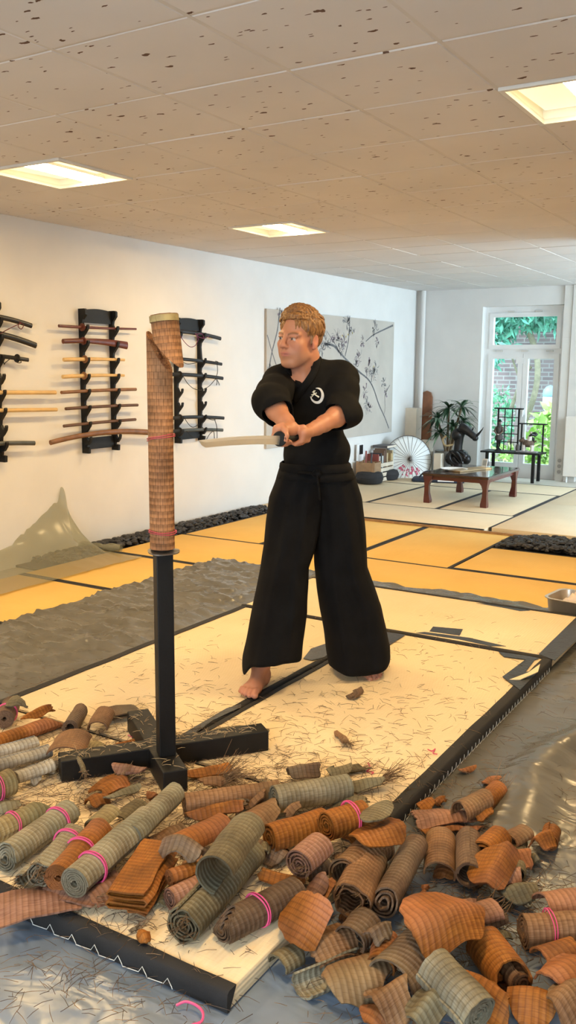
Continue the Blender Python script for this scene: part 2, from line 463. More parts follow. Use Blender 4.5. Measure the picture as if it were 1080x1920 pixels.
for (x0, x1, y0, y1, ax, lb) in (
    (-4.80, -2.865, 8.36, 9.335, 'x', 'pale tatami along the front step of the raised floor'),
    (-5.55, -4.805, 8.36, 9.335, 'x', 'pale tatami at the wall end of the front step'),
    (-5.55, -4.625, 9.34, 11.13, 'y', 'pale tatami under the black floor cushions and the books'),
    (-4.62, -3.755, 9.34, 11.13, 'y', 'pale tatami under the left half of the red lacquer table'),
    (-3.75, -2.865, 9.34, 11.13, 'y', 'pale tatami under the right half of the red lacquer table'),
    (-2.86, -1.90, 8.51, 10.45, 'y', 'pale tatami cut by the right edge, right of the red table'),
    (-2.86, -1.90, 10.455, 12.30, 'y', 'pale tatami at the right edge in front of the radiator'),
    (-4.62, -2.865, 11.135, 12.06, 'x', 'pale tatami between the red table and the garden door'),
    (-5.55, -4.625, 11.135, 12.30, 'x', 'pale tatami under the parasol and the white pedestals')):
    tatami(x0, x1, y0, y1, -.02, PZ, ax, m_pale, lb, GP, edge=.022, hm=m_heri_grey)
m_step = plain('step_wood', (0.33, 0.20, 0.10), 0.5, var=.25, scale=20)
struct(MB().box(-5.55, -1.86, 8.335, 8.358, -.03, .022).build('trim_5', m_step))
struct(MB().box(WX, -1.9, 12.07, FY - .02, -.03, .012).build('floor_by_door', plain('pale_floorboards', (0.62, 0.58, 0.50), 0.35, var=.06, scale=5)))

# pebble beds -------------------------------------------------------
m_pebble = plain('black_pebble', (0.020, 0.020, 0.023), 0.5, var=.5, scale=14)
def pebbles(name, x0, x1, y0, y1, n, label, fade=0):
    m = MB()
    for k in range(n):
        x, y = rng.uniform(x0, x1), rng.uniform(y0, y1)
        a = rng.uniform(.02, .038)
        M = Matrix.Rotation(rng.uniform(0, PI), 3, 'Z') @ Matrix.Rotation(rng.uniform(-.5, .5), 3, 'X')
        hump = .03 * math.sin(PI * (x - x0) / (x1 - x0))
        m.blob((x, y, -.02 + rng.uniform(0, .045) + hump), (a, a * rng.uniform(.6, .9), a * rng.uniform(.4, .65)), 8, M)
    o = m.build(name, m_pebble, None, True)
    return tag(o, label, 'pebbles', kind='stuff')
pebbles('black_pebbles', WX + .03, -5.29, 5.05, 8.32, 1500, 'long bed of black pebbles along the foot of the white wall')
pebbles('black_pebbles', -2.53, -1.5, 7.73, 8.31, 900, 'small bed of black pebbles set into the golden tatami')
struct(MB().box(WX, -5.285, 4.9, 8.34, -.03, -.012).build('floor_under_pebbles', m_black))
struct(MB().box(-2.54, -1.2, 7.71, 8.33, -.03, -.012).build('floor_under_pebbles_small', m_black))

# big plastic drop sheet ---------------------------------------------
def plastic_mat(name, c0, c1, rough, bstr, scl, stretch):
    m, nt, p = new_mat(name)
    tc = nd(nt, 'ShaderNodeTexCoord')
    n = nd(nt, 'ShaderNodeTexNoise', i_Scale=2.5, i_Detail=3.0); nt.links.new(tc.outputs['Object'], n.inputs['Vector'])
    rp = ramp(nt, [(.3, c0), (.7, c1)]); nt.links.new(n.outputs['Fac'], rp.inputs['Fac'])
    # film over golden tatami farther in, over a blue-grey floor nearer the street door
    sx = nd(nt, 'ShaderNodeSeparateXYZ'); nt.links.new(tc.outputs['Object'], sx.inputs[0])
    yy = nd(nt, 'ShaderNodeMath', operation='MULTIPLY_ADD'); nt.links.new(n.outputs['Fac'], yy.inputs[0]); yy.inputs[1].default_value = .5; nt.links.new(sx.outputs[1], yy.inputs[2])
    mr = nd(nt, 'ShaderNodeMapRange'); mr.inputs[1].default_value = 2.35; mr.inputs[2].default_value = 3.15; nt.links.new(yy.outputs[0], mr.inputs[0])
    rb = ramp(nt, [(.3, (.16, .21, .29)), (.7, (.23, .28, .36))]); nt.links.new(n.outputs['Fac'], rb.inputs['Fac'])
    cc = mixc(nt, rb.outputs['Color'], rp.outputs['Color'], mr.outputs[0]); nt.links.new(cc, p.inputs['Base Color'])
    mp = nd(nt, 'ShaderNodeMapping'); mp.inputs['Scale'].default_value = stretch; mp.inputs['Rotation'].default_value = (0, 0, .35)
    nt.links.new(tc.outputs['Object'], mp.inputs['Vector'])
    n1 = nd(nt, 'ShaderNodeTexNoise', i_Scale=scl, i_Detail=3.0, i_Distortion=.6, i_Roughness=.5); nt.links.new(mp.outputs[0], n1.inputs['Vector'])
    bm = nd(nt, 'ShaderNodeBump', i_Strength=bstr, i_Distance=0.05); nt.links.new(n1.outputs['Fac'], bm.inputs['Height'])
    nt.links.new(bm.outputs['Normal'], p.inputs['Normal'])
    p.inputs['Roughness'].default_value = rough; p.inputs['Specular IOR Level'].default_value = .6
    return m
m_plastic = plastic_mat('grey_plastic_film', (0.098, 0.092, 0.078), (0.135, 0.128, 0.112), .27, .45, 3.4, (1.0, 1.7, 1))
def left_edge(y): return -4.31 + .018 * math.sin(y * 9) + .012 * math.sin(y * 23 + 1)
def back_edge(x): return 5.93 + .03 * math.sin(x * 5) + .02 * math.sin(x * 13)
nx, ny = 250, 250
vs = []; fs = []
for j in range(ny + 1):
    for i in range(nx + 1):
        x = -4.31 + i / nx * 5.3; y = .2 + j / ny * 5.75
        e0, e1 = left_edge(y), back_edge(x)
        x = e0 + (x + 4.31) / 5.3 * (0.99 - e0); y = .2 + (y - .2) / 5.75 * (e1 - .2)
        on = (-3.25 < x < -1.13 and 1.55 < y < 5.6)
        z = .004
        if not on:
            p = Vector((x * 2.2 + y * .8, y * 3.4 - x * .8, 0))
            a = noise.noise(p); b = noise.noise(Vector((x * 7, y * 11, 3)))
            dx = max(0, -1.13 - x) if x < -1.13 else x + 1.13
            k = min(1, max(0, (max(-3.25 - x, x + 1.13, 1.55 - y, y - 5.6)) / .15))
            z += k * (.012 * max(0, a) + .007 * max(0, b))
            if x < -3.2:
                z += k * (.022 * (1 - abs(noise.noise(Vector((x * 3.5 - y * 2, y * 9 + x * 2, 5))))) ** 5 + .012 * (1 - abs(noise.noise(Vector((x * 7 + y * 2, y * 20, 9))))) ** 4)
            if x > -1.13:
                q = (x + 1.13) * .8 - (y - 3.0) * .12
                z += k * (.05 * max(0, math.sin(q * 7 + 1.5 * noise.noise(Vector((x, y, 2))))) ** 6 * min(1, max(0, (y - 2.3) * 1.2)))
            if y > 5.6 and x > -3.2: z += k * .030 * abs(noise.noise(Vector((x * 5, y * 12, 1)))) 
        vs.append((x, y, z))
for j in range(ny):
    for i in range(nx):
        k = j * (nx + 1) + i; fs.append((k, k + 1, k + nx + 2, k + nx + 1))
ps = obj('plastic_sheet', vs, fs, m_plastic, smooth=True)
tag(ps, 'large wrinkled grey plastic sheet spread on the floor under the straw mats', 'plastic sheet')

# clear film by the wall -------------------------------------------
m_film, nt, p = new_mat('clear_film')
p.inputs['Base Color'].default_value = (0.34, 0.33, 0.25, 1); p.inputs['Roughness'].default_value = .25
tr_ = nd(nt, 'ShaderNodeBsdfTransparent'); tr_.inputs['Color'].default_value = (0.86, 0.86, 0.76, 1)
mx_ = nd(nt, 'ShaderNodeMixShader'); mx_.inputs['Fac'].default_value = .45
out_ = nt.nodes['Material Output']
nt.links.new(tr_.outputs[0], mx_.inputs[1]); nt.links.new(p.outputs[0], mx_.inputs[2]); nt.links.new(mx_.outputs[0], out_.inputs['Surface'])
ft = empty('clear_film', (-5.2, 5.0, 0), 0, 'clear greenish plastic film drooping from the white wall onto the tatami', 'plastic film')
prof = [(3.6, .02), (4.2, .09), (4.75, .13), (4.95, .21), (5.12, .30), (5.28, .40), (5.36, .44), (5.405, .54), (5.44, .55), (5.47, .46), (5.50, .30), (5.53, .12), (5.60, .03)]
pts = [Vector((y, z, 0)) for y, z in prof]; top = spline(pts, 5)
vs = []; fs = []; nz = 26; n = len(top)
for i, q in enumerate(top):
    y, z = q.x, q.y
    yf = 3.6 + (y - 3.6) * 1.0
    for k in range(nz + 1):
        t = k / nz
        # from the wall line down and out over the floor
        x = WX + .012 + .70 * t ** 1.5 + .03 * noise.noise(Vector((y * 9, t * 3, 0)))
        zz = z * (1 - t) ** 2.2 + .012 + .016 * abs(noise.noise(Vector((y * 8, t * 6, 4)))) + .02 * (1 - t) * noise.noise(Vector((y * 26, t * 2, 7)))
        yy = y + (yf - y) + .05 * t * (y - 5.0)
        vs.append((x + 5.2, yy - 5.0, max(zz, .006)))
for i in range(n - 1):
    for k in range(nz):
        a = i * (nz + 1) + k; fs.append((a, a + 1, a + nz + 2, a + nz + 1))
obj('draped_film', vs, fs, m_film, ft, smooth=True)
m = MB(); pp = [Vector((-5.52 + .38 * t, 5.56 + .10 * t, .045 + .006 * math.sin(t * 9))) - Vector((-5.2, 5.0, 0)) for t in np.linspace(0, 1, 12)]
m.tube(pp, [.036 + .006 * math.sin(i * 1.7) for i in range(12)], 14, caps=False); m.tube(pp, [.02] * 12, 12, caps=False)
m.build('rolled_end', m_film, ft, True)

# work mats --------------------------------------------------------
GW = 'thick straw practice mats under the cutting stand'
m_stitch = plain('white_thread', (0.75, 0.75, 0.72), 0.7)
m_tape = plain('grey_black_tape', (0.026, 0.028, 0.032), 0.42, var=.3, scale=20, bump=.3, bscale=70)
MT = .062
m_side = weave('cream_rush_edge', (0.62, 0.50, 0.32), (0.72, 0.60, 0.40), pitch=.012, axis=1, bstr=.3)
def work_mat(x0, x1, y0, y1, axis, label, e0=.045, e1=.045, stitch=()):
    g = .004; cx, cy = (x0 + x1) / 2, (y0 + y1) / 2; a, b = (x1 - x0) / 2 - g, (y1 - y0) / 2 - g
    t = empty('straw_mat', (cx, cy, .006), 0, label, 'straw mat', GW)
    s = MB().box(-a, a, -b, b, 0, MT - .006, bev=.008)
    o = obj('rush_surface', s.v, s.f, m_cream, t, uvs=[(q[0] + q[2], q[1] + q[2]) if axis == 'x' else (q[1] + q[2], q[0] + q[2]) for q in s.v]); shade(o)
    h = MT - .006
    for sg, e in ((-1, e0), (1, e1)):
        # border cloth wraps the top edge and the side, slightly uneven
        L = a if axis == 'x' else b; Wd = b if axis == 'x' else a
        sec = [(Wd - e, h + .001), (Wd - e, h + .004), (Wd - .004, h + .005), (Wd + .004, h - .002), (Wd + .006, h * .5), (Wd + .004, .003), (Wd - .005, .001)]
        vv = []; ff = []; N = 40
        for i in range(N + 1):
            l = -L - .003 + (2 * L + .006) * i / N; wv = .0025 * noise.noise(Vector((l * 6, sg * 3 + cx, cy)))
            for k, (w_, z_) in enumerate(sec):
                w2 = sg * (w_ + (wv * 2 if k < 2 else wv))
                vv.append((l, w2, z_ + wv * .5) if axis == 'x' else (w2, l, z_ + wv * .5))
        K = len(sec)
        for i in range(N):
            for k in range(K - 1):
                q = (i * K + k, i * K + k + 1, (i + 1) * K + k + 1, (i + 1) * K + k); ff.append(q)
        ff.append(tuple(range(K))); ff.append(tuple(N * K + k for k in range(K))[::-1])
        ob = obj('border', vv, ff, m_heri, t); shade(ob, 50)
        if sg in stitch:
            st = MB(); Wd2 = Wd + .0085
            stp = stitch[sg]; n = int(2 * L / stp) - 1
            def P3(l_, z_): return (l_, sg * Wd2, z_) if axis == 'x' else (sg * Wd2, l_, z_)
            th = []
            for i in range(n):
                l = -L + .04 + i * stp
                th += [P3(l, .010), P3(l + stp * .16, .030), P3(l + stp * .32, .010), P3(l + stp * .34, .0045)]
            st.tube(th, .0012 if stp > .06 else .0006, 5)
            st.build('stitching', m_stitch, ob)
    return t
wm_front = work_mat(-3.19, -1.16, 1.625, 2.63, 'x', 'straw mat lying crosswise nearest the camera, heaped with cut rolls', e0=.035, e1=0.004, stitch={-1: .085})
wm_r = work_mat(-2.195, -1.185, 2.645, 4.64, 'y', 'straw mat along the grey plastic on the right, in front of the swordsman', e0=.028, stitch={1: .045})
wm_l = work_mat(-3.195, -2.205, 2.645, 4.64, 'y', 'straw mat left of the seam, under the front foot of the swordsman', e1=.028)
wm_b = work_mat(-3.20, -1.19, 4.65, 5.60, 'x', 'straw mat lying crosswise behind the swordsman, next to the metal tray', e0=.03, e1=.03)
# tape patches on the mats
def tape(parent, poly, lift=.0015, name='tape_patch', mat=None):
    o0 = parent.location; n = len(poly)
    z = MT + lift
    vs = [Vector((q.x, q.y, z)) - o0 for q in poly] + [Vector((q.x, q.y, z - .002)) - o0 for q in poly]
    fs = [tuple(range(n))] + [(i, n + i, n + (i + 1) % n, (i + 1) % n) for i in range(n)]
    return obj(name, vs, fs, mat or m_tape, parent)
def pxpoly(pts): return [at(x, y, MT) for x, y in pts]
tape(wm_b, pxpoly([(805, 1184), (812, 1175), (868, 1180), (862, 1192)]))
tape(wm_b, pxpoly([(780, 1187), (796, 1185), (880, 1196), (949, 1212), (920, 1212), (860, 1199)]))
tape(wm_b, pxpoly([(893, 1131), (950, 1134), (994, 1145), (975, 1146), (940, 1139)]))
tape(wm_r, pxpoly([(712, 1206), (721, 1186), (760, 1192), (727, 1213)]), .006)
tape(wm_r, pxpoly([(569, 1236), (583, 1218), (612, 1208), (640, 1214), (618, 1226), (608, 1234), (585, 1240)]), .006)
tape(wm_r, pxpoly([(935, 1224), (985, 1231), (1012, 1236), (1000, 1240), (945, 1233)]), .006)
tape(wm_r, pxpoly([(990, 1235), (942, 1271), (975, 1296), (1010, 1260), (985, 1262), (1002, 1240)]), .007)
tape(wm_b, pxpoly([(1010, 1228), (1084, 1155), (1100, 1150), (1100, 1185), (1040, 1240)]), .006)
tape(wm_l, pxpoly([(322, 1392), (352, 1388), (400, 1352), (452, 1328), (452, 1322), (425, 1330), (360, 1368)]), .006)
# a torn flap of border sticking up on the right mat
fl = MB(); q = [at(955, 1277, MT), at(990, 1268, MT), at(1012, 1258, MT), at(1008, 1272, MT), at(975, 1278, MT)]
zz = [.0, .012, .03, .028, .004]
vv = [Vector((a.x, a.y, MT + .008 + z)) - wm_r.location for a, z in zip(q, zz)]
fl.add(vv + [x - Vector((0, 0, .004)) for x in vv], [(0, 1, 4), (1, 2, 3, 4), (5, 9, 6), (6, 9, 8, 7)] + [(i, i + 5, (i + 1) % 5 + 5, (i + 1) % 5) for i in range(5)])
fl.build('torn_flap', m_cream, wm_r)
# ================================================================== outside the garden door
m_brick, nt, p = new_mat('garden_brick')
tc = nd(nt, 'ShaderNodeTexCoord'); mp = nd(nt, 'ShaderNodeMapping'); mp.inputs['Rotation'].default_value = (R(90), 0, 0)
nt.links.new(tc.outputs['Object'], mp.inputs['Vector'])
b = nd(nt, 'ShaderNodeTexBrick', i_Scale=1.0); b.inputs['Brick Width'].default_value = .25; b.inputs['Row Height'].default_value = .08; b.inputs['Mortar Size'].default_value = .012
b.inputs['Color1'].default_value = (.17, .12, .13, 1); b.inputs['Color2'].default_value = (.24, .17, .18, 1); b.inputs['Mortar'].default_value = (.30, .27, .27, 1)
nt.links.new(mp.outputs[0], b.inputs['Vector']); nt.links.new(b.outputs['Color'], p.inputs['Base Color']); p.inputs['Roughness'].default_value = .9
struct(MB().box(-9, 1, 17.2, 17.5, -.5, 3.1).build('wall_garden', m_brick))
struct(MB().box(-9, 1, FY + .36, 17.2, -.6, -.12).build('ground_garden', plain('garden_soil', (0.16, 0.17, 0.10), .9, var=.4)))
m_leafy = plain('bush_leaf', (0.13, 0.33, 0.20), .55, var=.5, scale=5)
m_leafb = plain('bright_leaf', (0.32, 0.50, 0.13), .5, var=.4, scale=5)
m_leafd = plain('tree_leaf', (0.10, 0.30, 0.22), .55, var=.6, scale=4)
m_bark = plain('pale_bark', (0.24, 0.20, 0.14), .85, var=.3, scale=10)
def leaves(mb, c, rad, n, ln, wd, droop=.3):
    for _ in range(n):
        d = Vector(rng.normal(size=3)); d.normalize()
        p0 = Vector(c) + Vector((d.x * rad[0], d.y * rad[1], d.z * rad[2])) * rng.uniform(.45, 1) ** .5
        a = Vector(rng.normal(size=3)); a.z -= droop; a.normalize(); s = a.cross(Vector(rng.normal(size=3))); s.normalize()
        L = ln * rng.uniform(.6, 1.3); w = wd * rng.uniform(.7, 1.2)
        mb.add([p0, p0 + a * L * .45 + s * w, p0 + a * L, p0 + a * L * .45 - s * w], [(0, 1, 2, 3)])
def bush(name, c, rad, n, ln, wd, mat, label, stem=True):
    t = empty(name, (c[0], c[1], -.12), 0, label, 'bush')
    m = MB(); leaves(m, (0, 0, c[2] + .12), rad, n, ln, wd); m.build('foliage', mat, t)
    if stem:
        s = MB()
        for k in range(5):
            q = rng.uniform(-.5, .5, 2); s.tube([(0, 0, 0), (q[0] * rad[0] * .5, q[1] * rad[1] * .5, c[2] * .5), (q[0] * rad[0], q[1] * rad[1], c[2] + .3 * rad[2])], [.03, .02, .008], 6)
        s.build('stem', m_bark, t)
    return t
bush('garden_bush', (-5.55, 15.6, .75), (.75, .5, .65), 900, .13, .028, m_leafy, 'rounded green bush outside behind the left pane of the garden door')
bush('garden_shrub', (-3.95, 14.7, .45), (.42, .35, .55), 260, .20, .055, m_leafb, 'bright yellow-green leafy shrub outside behind the right pane')
bush('garden_groundcover', (-4.9, 14.6, .1), (.9, .5, .25), 500, .12, .03, m_leafb, 'low bright plants outside along the foot of the garden door')
tt = empty('garden_tree', (-4.85, 16.3, -.12), 0, 'tree with curved pale trunk and high foliage outside the garden door', 'tree')
tk = MB(); tk.tube(spline([(-.35, 0, 0), (-.1, 0, .6), (.12, 0, 1.3), (.12, 0, 1.9), (-.1, 0, 2.5), (-.35, 0, 3.2)], 6), .055, 10)
tk.build('trunk', m_bark, tt, True)
tk = MB(); tk.tube(spline([(-.3, .05, 0), (-.35, .05, .8), (-.15, .05, 1.5), (.0, .05, 1.75)], 6), .035, 8); tk.tube(spline([(-.15, .05, 1.4), (-.35, .05, 1.9), (-.45, .05, 2.3)], 6), .02, 8); tk.build('branch', m_bark, tt, True)
fo = MB(); leaves(fo, (-.1, -.2, 3.1), (2.0, .8, .75), 4200, .20, .036, .8); leaves(fo, (-.75, -.3, 2.45), (.55, .4, .75), 900, .18, .03, .8); fo.build('foliage', m_leafd, tt)
gl = empty('garden_lamp', (-4.35, 15.9, -.12), 0, 'small globe garden lamp on a post behind the right pane', 'garden lamp')
MB().tube([(0, 0, 0), (0, 0, .95)], .03, 10).build('post', m_grey, gl)
MB().lathe([(.001, 1.42), (.07, 1.40), (.12, 1.33), (.13, 1.24), (.12, 1.22)], 18).build('cap', plain('lamp_cap', (.20, .33, .50), .5), gl, True)
MB().lathe([(.12, 1.22), (.125, 1.08), (.10, 1.0), (.05, .95)], 18).build('globe', plain('lamp_globe', (.85, .9, .92), .3), gl, True)
# ================================================================== sword racks on the left wall
m_redwood = plain('red_brown_wood', (0.105, 0.022, 0.012), .35, var=.25, scale=18)
m_palewood = plain('pale_wood', (0.60, 0.40, 0.17), .45, var=.1, scale=12)
m_brownwood = plain('brown_wood', (0.19, 0.085, 0.035), .42, var=.25, scale=14)
m_darkwood = plain('dark_brown_wood', (0.10, 0.045, 0.022), .42, var=.25, scale=14)
m_lacquer = plain('black_lacquer', (0.008, 0.008, 0.010), .38, var=.2)
m_greylac = plain('grey_lacquer', (0.06, 0.065, 0.06), .3, var=.3)
m_purple = plain('purple_cord', (0.13, 0.012, 0.07), .6)
m_cord = plain('black_cord', (0.012, 0.012, 0.012), .8)
m_redcord = plain('dark_red_cord', (0.09, 0.012, 0.012), .7)
m_brass = plain('dark_brass', (0.16, 0.12, 0.06), .35, metal=.9)
def W3(px, py, off=.075):          # point in front of the left wall, `off` metres off it
    return atx(px, py, WX + off)
def rack(yl, yr, ztop, zbot, hooks, label, wl=.026):
    """hooks: heights where a hook carries a sword"""
    yc = (yl + yr) / 2
    t = empty('sword_rack', (WX, yc, zbot), 0, label, 'sword rack')
    for y in (yl, yr):
        # scalloped profile in (x, z): back edge on the wall, hooks reaching forward
        pr = [(.002, 0), (.055, 0), (.07, .03)]
        for hz in hooks:
            z = hz - zbot
            pr += [(.030, z - .075), (.040, z - .050), (.066, z - .030), (.082, z - .012), (.084, z - .024 + .03), (.094, z + .018), (.099, z + .012), (.098, z - .015), (.088, z - .045)]
        # build monotone outline: go up the front edge
        out = [(.002, 0), (.078, 0), (.082, .05)]
        prev = .05
        for hz in hooks:
            z = hz - zbot
            base = max(prev + .004, z - .105)
            out += [(.040, base), (.046, base + (z - base) * .35), (.070, z - .040), (.098, z - .006), (.105, z + .022), (.100, z + .034), (.092, z + .028), (.088, z + .006), (.076, z - .008), (.062, z + .004), (.050, z + .03)]
            prev = z + .03
        H = ztop - zbot
        out += [(.044, min(prev + .05, H - .12)), (.050, H - .09), (.085, H - .05), (.085, H - .01), (.070, H), (.002, H)]
        M = Matrix.Translation((0, y - yc, 0)) @ Matrix(((1, 0, 0, 0), (0, 0, 1, 0), (0, 1, 0, 0), (0, 0, 0, 1)))
        m = MB(); m.prism(out, -wl / 2, wl / 2, M); m.build('upright', m_blackwood, t)
    H = ztop - zbot
    m = MB()
    n = 12; arc = [((yl - yc) + (yr - yl) * i / n, H - .012 + .018 * math.sin(PI * i / n)) for i in range(n + 1)]
    M = Matrix(((0, 0, 1, 0), (1, 0, 0, 0), (0, 1, 0, 0), (0, 0, 0, 1)))
    m.prism([(yl - yc, H - .115)] + [(yr - yc, H - .115)] + arc[::-1], .012, .034, M); m.build('top_board', m_blackwood, t)
    m = MB().box(.012, .034, yl - yc, yr - yc, .03, .13); m.build('bottom_board', m_blackwood, t)
    return t
GS = 'swords and staffs on the wall racks'
def sword(a, b, label, kind='blade', mat=None, r=.014, grip=.24, curve=.012, gmat=None, guard=True, flat=.62, cat='sword', name='sword', off=.078, cord=None, r1=None, gp=None, seg=18):
    """a, b: world points of the two ends; handle at a"""
    a = Vector(a); b = Vector(b)
    t = empty(name, a, 0, label, cat, GS)
    d = b - a; L = d.length
    def pt(s):
        return d * s + Vector((0, 0, 1)) * curve * 4 * s * (1 - s)
    body = MB()
    g0 = grip if kind != 'staff' else 0
    ss = np.linspace(g0, 1, seg)
    body.tube([pt(s) for s in ss], [(r if r1 is None else r + (r1 - r) * (s - g0) / (1 - g0)) for s in ss], 12, flat=flat if kind != 'staff' else 1, up=(1, 0, 0))
    body.build('shaft' if kind == 'staff' else ('scabbard' if kind == 'katana' else 'blade'), mat, t, True)
    if kind != 'staff':
        h = MB(); ss = np.linspace(0, g0, 8); h.tube([pt(s) for s in ss], [r * 1.02] * 8, 12, flat=.8, up=(1, 0, 0)); h.build('handle', gmat or mat, t, True)
        if guard:
            q = pt(g0); dr_ = (pt(g0 + .02) - pt(g0 - .02)).normalized()
            M = Matrix.Translation(q) @ dr_.to_track_quat('Z', 'Y').to_matrix().to_4x4()
            MB().lathe([(.001, -.005), (.032, -.005), (.034, 0), (.032, .005), (.001, .005)], 20, M).build('guard', gp or gmat or mat, t, True)
    if cord:
        cm, loops = cord
        for pts in loops:
            m = MB(); m.tube([Vector(p) - a for p in spline(pts, 6)], .0035, 6); m.build('cord', cm, t, True)
    return t
# --- middle rack (upright pixels measured on the wall plane)
yl, yr = W3(158, 700, .04).y, W3(214, 700, .04).y
mids = [((110, 611), (255.5, 617)), ((118, 640), (238, 648)), ((119, 674.5), (233.5, 675)), ((117, 706.5), (233, 704)), ((115, 736), (254.7, 730)), ((123, 766.5), (258, 759.5)), ((119.5, 799), (254, 786.5)), ((94.5, 830), (290, 812))]
def on_upright(e, px=158):
    (x0, y0), (x1, y1) = e; return W3(px, y0 + (y1 - y0) * (px - x0) / (x1 - x0)).z
def hooks_for(es, px=158): return sorted([on_upright(e, px) - .012 for e in es])
rack(yl, yr, W3(160, 579, .04).z, W3(170, 849, .04).z, hooks_for(mids), 'black wooden wall rack holding eight wooden practice swords')
sword(W3(*mids[0][0]), W3(*mids[0][1]), 'slim dark red wooden sword with wrapped guard, topmost on the middle rack', 'blade', m_redwood, .012, .28, -.004, r1=.009)
sword(W3(*mids[1][0]), W3(*mids[1][1]), 'broad dark red wooden sabre, second from top on the middle rack', 'blade', m_redwood, .020, .30, .018, r1=.034, flat=.4)
sword(W3(*mids[2][0]), W3(*mids[2][1]), 'pale wooden sword with brown guard, upper of the pale pair on the middle rack', 'blade', m_palewood, .016, .33, .006, gmat=m_palewood, gp=m_brownwood, r1=.011)
sword(W3(*mids[3][0]), W3(*mids[3][1]), 'pale wooden sword with brown guard, lower of the pale pair on the middle rack', 'blade', m_palewood, .016, .33, .006, gmat=m_palewood, gp=m_brownwood, r1=.011)
sword(W3(*mids[4][0]), W3(*mids[4][1]), 'plain brown wooden stick just below the pale pair of wooden swords', 'staff', m_brownwood, .014, curve=.004, cat='wooden stick', name='wooden_stick')
sword(W3(*mids[5][0]), W3(*mids[5][1]), 'dark brown wooden stick, sixth from top on the middle rack', 'staff', m_darkwood, .013, curve=.004, cat='wooden stick', name='wooden_stick')
sword(W3(*mids[6][0]), W3(*mids[6][1]), 'dark brown wooden stick directly above the long curved wooden sword', 'staff', m_darkwood, .013, curve=.004, cat='wooden stick', name='wooden_stick')
sword(W3(*mids[7][0]), W3(*mids[7][1]), 'long thick curved brown wooden sword, lowest on the middle rack', 'blade', m_brownwood, .021, .26, .045, guard=False, r1=.027)
# --- right rack behind the straw roll
yl3, yr3 = W3(333, 700, .04).y, W3(377, 700, .04).y
r3 = [((296, 621), (413.5, 635)), ((300, 671), (415.6, 683)), ((312, 702), (417.6, 709.5)), ((312, 785), (419.6, 784)), ((312, 810), (417.6, 806.5))]
h3 = sorted(hooks_for(r3, 336) + [W3(336, 735).z, W3(336, 761).z])
rack(yl3, yr3, W3(335, 596, .04).z, W3(335, 831, .04).z, h3, 'black wooden wall rack half hidden behind the straw roll on the stand')
def loop(*pp, off=.11): return [W3(x, y, off) for x, y in pp]
sword(W3(*r3[0][0]), W3(*r3[0][1]), 'black scabbarded sword with purple cord, topmost on the rack behind the roll', 'katana', m_lacquer, .019, .25, .025, gmat=m_cord,
      cord=(m_purple, [loop((337, 627), (345, 640), (356, 650), (366, 648), (372, 636)), loop((366, 625), (373, 632), (384, 634), (392, 630)), loop((372, 636), (369, 628), (378, 626), (383, 634))]))
sword(W3(*r3[1][0]), W3(*r3[1][1]), 'black sword with short knotted cord, second on the rack behind the roll', 'katana', m_lacquer, .016, .25, .012, gmat=m_cord,
      cord=(m_cord, [loop((338, 676), (350, 682), (364, 681), (374, 677)), loop((400, 679), (406, 680), (408, 695), (406, 706)), loop((404, 677), (409, 679), (408, 684))]))
sword(W3(*r3[2][0]), W3(*r3[2][1]), 'black sword with a long drooping cord and tassel, third on the rack behind the roll', 'katana', m_lacquer, .018, .22, .012, gmat=m_cord,
      cord=(m_cord, [loop((343, 705), (352, 719), (364, 729), (378, 731), (392, 724), (404, 711)), loop((404, 709), (407, 716), (406, 722)), loop((406, 709), (410, 718), (411, 722))]))
sword(W3(*r3[3][0]), W3(*r3[3][1]), 'black sword with two cord loops, second from bottom on the rack behind the roll', 'katana', m_lacquer, .017, .22, .014, gmat=m_cord,
      cord=(m_cord, [loop((345, 783), (355, 797), (363, 801), (373, 795)), loop((386, 783), (397, 787), (404, 787)), loop((402, 786), (406, 798), (407, 815), (407, 834))]))
sword(W3(*r3[4][0]), W3(*r3[4][1]), 'greyish black sword with thin hanging cord, lowest on the rack behind the roll', 'katana', m_greylac, .017, .22, .012, gmat=m_cord,
      cord=(m_cord, [loop((350, 809), (357, 816), (364, 820), (373, 814)), loop((386, 826), (394, 813), (401, 810), (402, 834))]))
# --- left rack cut by the frame
r1 = [((-62, 588), (59, 611)), ((-60, 617), (67, 648)), ((-58, 663), (53, 675)), ((-95, 736), (104, 736)), ((-95, 771), (106, 768)), ((-60, 836), (65, 831))]
yl1, yr1 = W3(-62, 700, .04).y, W3(-2, 700, .04).y
h1 = sorted([W3(0, y).z - .012 for y in (600, 632, 670, 706, 736, 770, 803, 834)])
rack(yl1, yr1, W3(0, 566, .04).z, W3(8, 866, .04).z, h1, 'black wooden wall rack cut by the left edge of the photo')
sword(W3(*r1[0][0]), W3(*r1[0][1]), 'black sword with dark red cord, topmost at the left edge', 'katana', m_lacquer, .020, .25, .02, gmat=m_cord,
      cord=(m_redcord, [loop((0, 626), (14, 618), (28, 611), (40, 606)), loop((36, 603), (44, 609), (40, 617), (34, 612), (38, 604))]))
sword(W3(*r1[1][0]), W3(*r1[1][1]), 'thick plain black scabbarded sword, second from top at the left edge', 'katana', m_lacquer, .024, .25, .02, gmat=m_cord)
sword(W3(*r1[2][0]), W3(*r1[2][1]), 'black sword with knotted guard, third from top at the left edge', 'katana', m_lacquer, .016, .80, .006, gmat=m_cord,
      cord=(m_cord, [loop((6, 675), (8, 683), (10, 680), (20, 672)), loop((28, 668), (34, 672), (40, 679), (33, 680), (28, 674))]))
sword(W3(*r1[3][0]), W3(*r1[3][1]), 'long pale wooden staff, upper of the two at the left edge', 'staff', m_palewood, .0165, curve=0, cat='wooden staff', name='wooden_staff')
